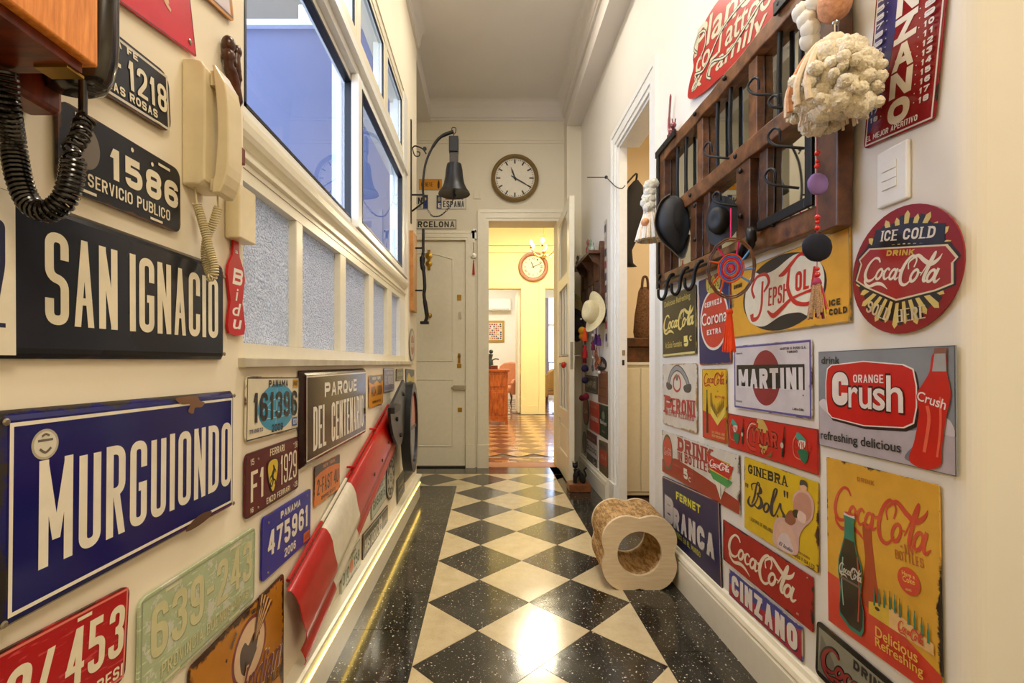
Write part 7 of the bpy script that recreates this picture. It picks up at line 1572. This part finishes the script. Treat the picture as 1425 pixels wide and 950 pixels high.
# door leaf inside left opening
struct('door_3', MB().box(xL1-.05, YW+.16, .01, xL1-.01, YW+.95, 2.44).box(xL1-.085, YW+.85, 1.02, xL1-.05, YW+.87, 1.04), M_room)
# cabinet
t = thing('cherry_cabinet', 'orange brown cherry wood cabinet with framed doors, left inside the yellow room', 'cabinet', (-.1, 8.0, 0))
cx0, cx1, cyf, cyb = -.55, .335, 7.75, 8.25
MB().box(cx0, cyf, .10, cx1, cyb, .86).build('body', M_cabinet, t, bevel=.004); MB().box(cx0-.03, cyf-.03, .86, cx1+.03, cyb, .90).build('top', M_cabinet, t, bevel=.006)
for i in range(3):
    a0 = cx0+.05+i*.27; dd = MB().box(a0, cyf-.012, .16, a0+.25, cyf, .56).build('door', M_cabinet, t, bevel=.003); MB().box(a0+.04, cyf-.02, .20, a0+.21, cyf-.012, .52).build('door_panel', M_cabinet, dd, bevel=.006); MB().box(a0, cyf-.012, .62, a0+.25, cyf, .80).build('drawer', M_cabinet, t, bevel=.003)
for a0 in (cx0, cx1-.05): MB().prism([(a0, 0), (a0+.05, 0), (a0+.05, .12), (a0, .12)], lambda a, b, q: (a, q, b), cyf, cyf+.05).build('leg', M_cabinet, t)
MB().prism([(cx0, .10), (cx0+.05, .05), (-.1, .085), (cx1-.05, .05), (cx1, .10), (cx1, .13), (cx0, .13)], lambda a, b, q: (a, q, b), cyf-.008, cyf+.01).build('apron', M_cabinet, t)
t = thing('desk_figurine', 'small dark figurine on a wooden stand on top of the cabinet', 'figurine', at(684, 512, 7.9))
cx_ = .075; MB().box(cx_-.09, 7.9, .901, cx_+.10, 8.05, .96).build('stand', M_redwood, t, bevel=.004)
MB().tube(spline([(cx_-.02, 7.97, .96), (cx_-.03, 7.97, 1.06), (cx_-.01, 7.97, 1.15)], 4), [.05]*4+[.035]*5, None, 8).ball((cx_-.01, 7.97, 1.19), .035, None, 8).tube(spline([(cx_, 7.97, 1.04), (cx_+.06, 7.96, 1.07), (cx_+.12, 7.96, 1.06)], 4), .012, None, 6).build('figure', paint('24302a', .4), t, smooth=True)
# armchairs
def armchair(label, cx_, cy_, ang, mat, leg, s=1., name='armchair'):
    t = thing(name, label, 'armchair', (cx_, cy_, 0), 'armchairs in the far rooms'); R_ = Matrix.Rotation(ang, 4, 'Z')
    def tr(mb):
        mb.v = [tuple(R_ @ Vector((a*s, b*s, c*s))+Vector((cx_, cy_, 0))) for a, b, c in mb.v]; return mb
    tr(MB().box(-.30, -.30, .34, .30, .26, .48)).build('seat', mat, t, bevel=.04)
    P = [(-.31, .50), (-.33, .75), (-.30, .98), (-.18, 1.06), (0, 1.08), (.18, 1.06), (.30, .98), (.33, .75), (.31, .50)]
    tr(MB().prism(P, lambda a, b, q: (a, q+(b-.5)*.15, b), .20, .33)).build('backrest', mat, t, bevel=.03)
    for sg in (-1, 1):
        Q = [(-.28, .30), (-.30, .58), (-.22, .66), (.0, .68), (.26, .92), (.32, .92), (.30, .30)]
        tr(MB().prism(Q, lambda a, b, q: (q*sg, a, b), .28, .36)).build('armrest', mat, t, bevel=.02)
        for f_ in (-.24, .26): tr(MB().tube(spline([(sg*.27, f_, .34), (sg*.30, f_*1.08, .22), (sg*.27, f_, .10), (sg*.30, f_*1.1, 0)], 4), [.028]*4+[.02]*5+[.014]*4, None, 8)).build('leg', leg, t, smooth=True)
armchair('rust orange upholstered armchair in the white room beyond the cabinet', .42, 11.2, -.5, paint('c9835c', .7), M_oldwood, .95)
armchair('tan armchair with curved dark legs beside the bright window', 1.10, 10.95, 1.2, paint('b08a52', .6), M_oldwood, .85) if False else armchair('tan armchair with curved dark legs beside the bright window', 1.37, 11.1, -2.4, paint('b08a52', .6), M_oldwood, .82)
t = thing('air_conditioner', 'long white wall air conditioner high in the white room', 'air conditioner', (.0, 13.3, 2.6)); a = at(640, 415, 13.2); b = at(711, 432, 13.2)
MB().box(a.x, 13.18, b.z, b.x, 13.399, a.z).build('housing', M_white, t, bevel=.03); MB().box(a.x+.05, 13.17, b.z+.02, b.x-.05, 13.185, b.z+.06).build('louvre', paint('d0d0cc', .4), t)
t = thing('group_photo', 'gold framed picture crowded with small colourful faces in the white room', 'picture', at(690, 461, 13.38)); a = at(668, 446, 13.38); b = at(702, 476, 13.38)
MB().box(a.x, 13.36, b.z, b.x, 13.399, a.z).build('frame', paint('b08c2c', .4, .5, bmp=.5), t, bevel=.01); MB().box(a.x+.06, 13.352, b.z+.06, b.x-.06, 13.36, a.z-.06).build('canvas', paint('d8d0c8', .6), t)
mb = MB(); random.seed(11); cc = [paint(h, .6) for h in ('b86a50', '35405a', 'e0d8d0', '8a2c34', 'c8a080', '3a3a3a', 'd0b060')]
for i in range(9):
    for j in range(8):
        x_ = a.x+.08+(b.x-a.x-.16)*(i+.5)/9; z_ = b.z+.08+(a.z-b.z-.16)*(j+.5)/8; mb.lathe((x_+random.uniform(-.01, .01), 13.3515, z_), [(.024, 0), (.02, .002)], random.choice(cc), 7, 'Y')
mb.build('faces', None, t)
# balcony window, right back room
F4 = struct('window_4', MB().box(1.52, 13.42, 0, 1.60, 13.48, 2.9).box(2.02, 13.42, 0, 2.10, 13.48, 2.9).box(2.52, 13.42, 0, 2.6, 13.48, 2.9).box(1.52, 13.42, 2.02, 2.6, 13.48, 2.10).box(1.52, 13.42, 2.82, 2.6, 13.48, 2.9).box(1.52, 13.42, .0, 2.6, 13.48, .12), M_white)
MB().add([(1.6, 13.45, .12), (2.02, 13.45, .12), (2.02, 13.45, 2.02), (1.6, 13.45, 2.02)], [(0, 1, 2, 3)]).add([(2.1, 13.45, .12), (2.52, 13.45, .12), (2.52, 13.45, 2.02), (2.1, 13.45, 2.02)], [(0, 1, 2, 3)]).add([(1.6, 13.45, 2.1), (2.52, 13.45, 2.1), (2.52, 13.45, 2.82), (1.6, 13.45, 2.82)], [(0, 1, 2, 3)]).build('pane', M_glass, F4)
t = thing('sheer_curtain', 'pale violet sheer curtain drawn at the left of the bright window', 'curtain', (1.55, 13.2, 0))
vs, fs = [], []; n = 40
for i in range(n+1):
    x_ = 1.36+.34*i/n; y_ = 13.25+.025*math.sin(i*1.4)
    vs += [(x_, y_, .05), (x_, y_, 2.8), (x_, y_+.004, .05), (x_, y_+.004, 2.8)]
for i in range(n): q = 4*i; fs += [(q, q+1, q+5, q+4), (q+2, q+6, q+7, q+3), (q, q+4, q+6, q+2), (q+1, q+3, q+7, q+5)]
MB().add(vs, fs).build('cloth', paint('cfc8d8', .8), t, smooth=True)
struct('balcony', MB().box(1.0, 13.5, -.1, 3.2, 14.6, 0).box(1.0, 14.5, 0, 3.2, 14.56, .1), M_room).name = 'floor_balcony'
mb = MB()
for k in range(18): mb.cyl((1.1+.11*k, 14.5, .1), (1.1+.11*k, 14.5, 1.0), .008, None, 6)
mb.box(1.0, 14.48, 1.0, 3.2, 14.52, 1.04); t = mb.build('balcony_railing', M_iron); tag(t, 'dark railing outside the bright far window', 'railing')
# chandelier
cc_ = Vector((.79, 6.67, 2.60))
t = thing('chandelier', 'lit brass and crystal chandelier hanging in the yellow room', 'chandelier', cc_)
M_gold = paint('d8b060', .2, .9)
MB().tube([(cc_.x, cc_.y, 3.9), (cc_.x, cc_.y, cc_.z+.10)], .006, None, 6).build('chain', M_gold, t)
MB().lathe((cc_.x, cc_.y, cc_.z-.16), [(.001, 0), (.02, .01), (.03, .04), (.012, .07), (.035, .11), (.015, .15), (.02, .20), (.008, .27)], None, 16).build('stem', M_gold, t, smooth=True)
M_bulb = emit('bulb_glow', 'ffe2a8', 90)
for k in range(6):
    q = 2*PI*k/6+.3; d = Vector((math.cos(q), math.sin(q), 0)); e_ = cc_+d*.19
    ar = MB().tube(spline([cc_+Vector((0, 0, -.08)), cc_+d*.07+Vector((0, 0, -.12)), cc_+d*.15+Vector((0, 0, -.08)), e_+Vector((0, 0, -.02))], 5), .006, None, 6).build('arm', M_gold, t, smooth=True)
    MB().lathe((e_.x, e_.y, e_.z-.02), [(.006, 0), (.026, .012), (.024, .016), (.009, .018), (.009, .05)], None, 10).build('candle_cup', M_gold, ar, smooth=True)
    b_ = MB().ball((e_.x, e_.y, e_.z+.062), .018, None, 8, sz=1.8).build('bulb', M_bulb, ar, smooth=True)
    MB().ball((e_.x, e_.y, e_.z-.045), .008, None, 6, sz=1.8).build('crystal', M_glass, ar)
ld = bpy.data.lights.new('chandelier_light', 'POINT'); ld.energy = 60; ld.color = (1, .88, .62); ld.shadow_soft_size = .2
lo = bpy.data.objects.new('chandelier_light', ld); lo.location = cc_+Vector((0, 0, .15)); C.objects.link(lo)

for o in bpy.data.objects:
    if 'o' in o: del o['o']
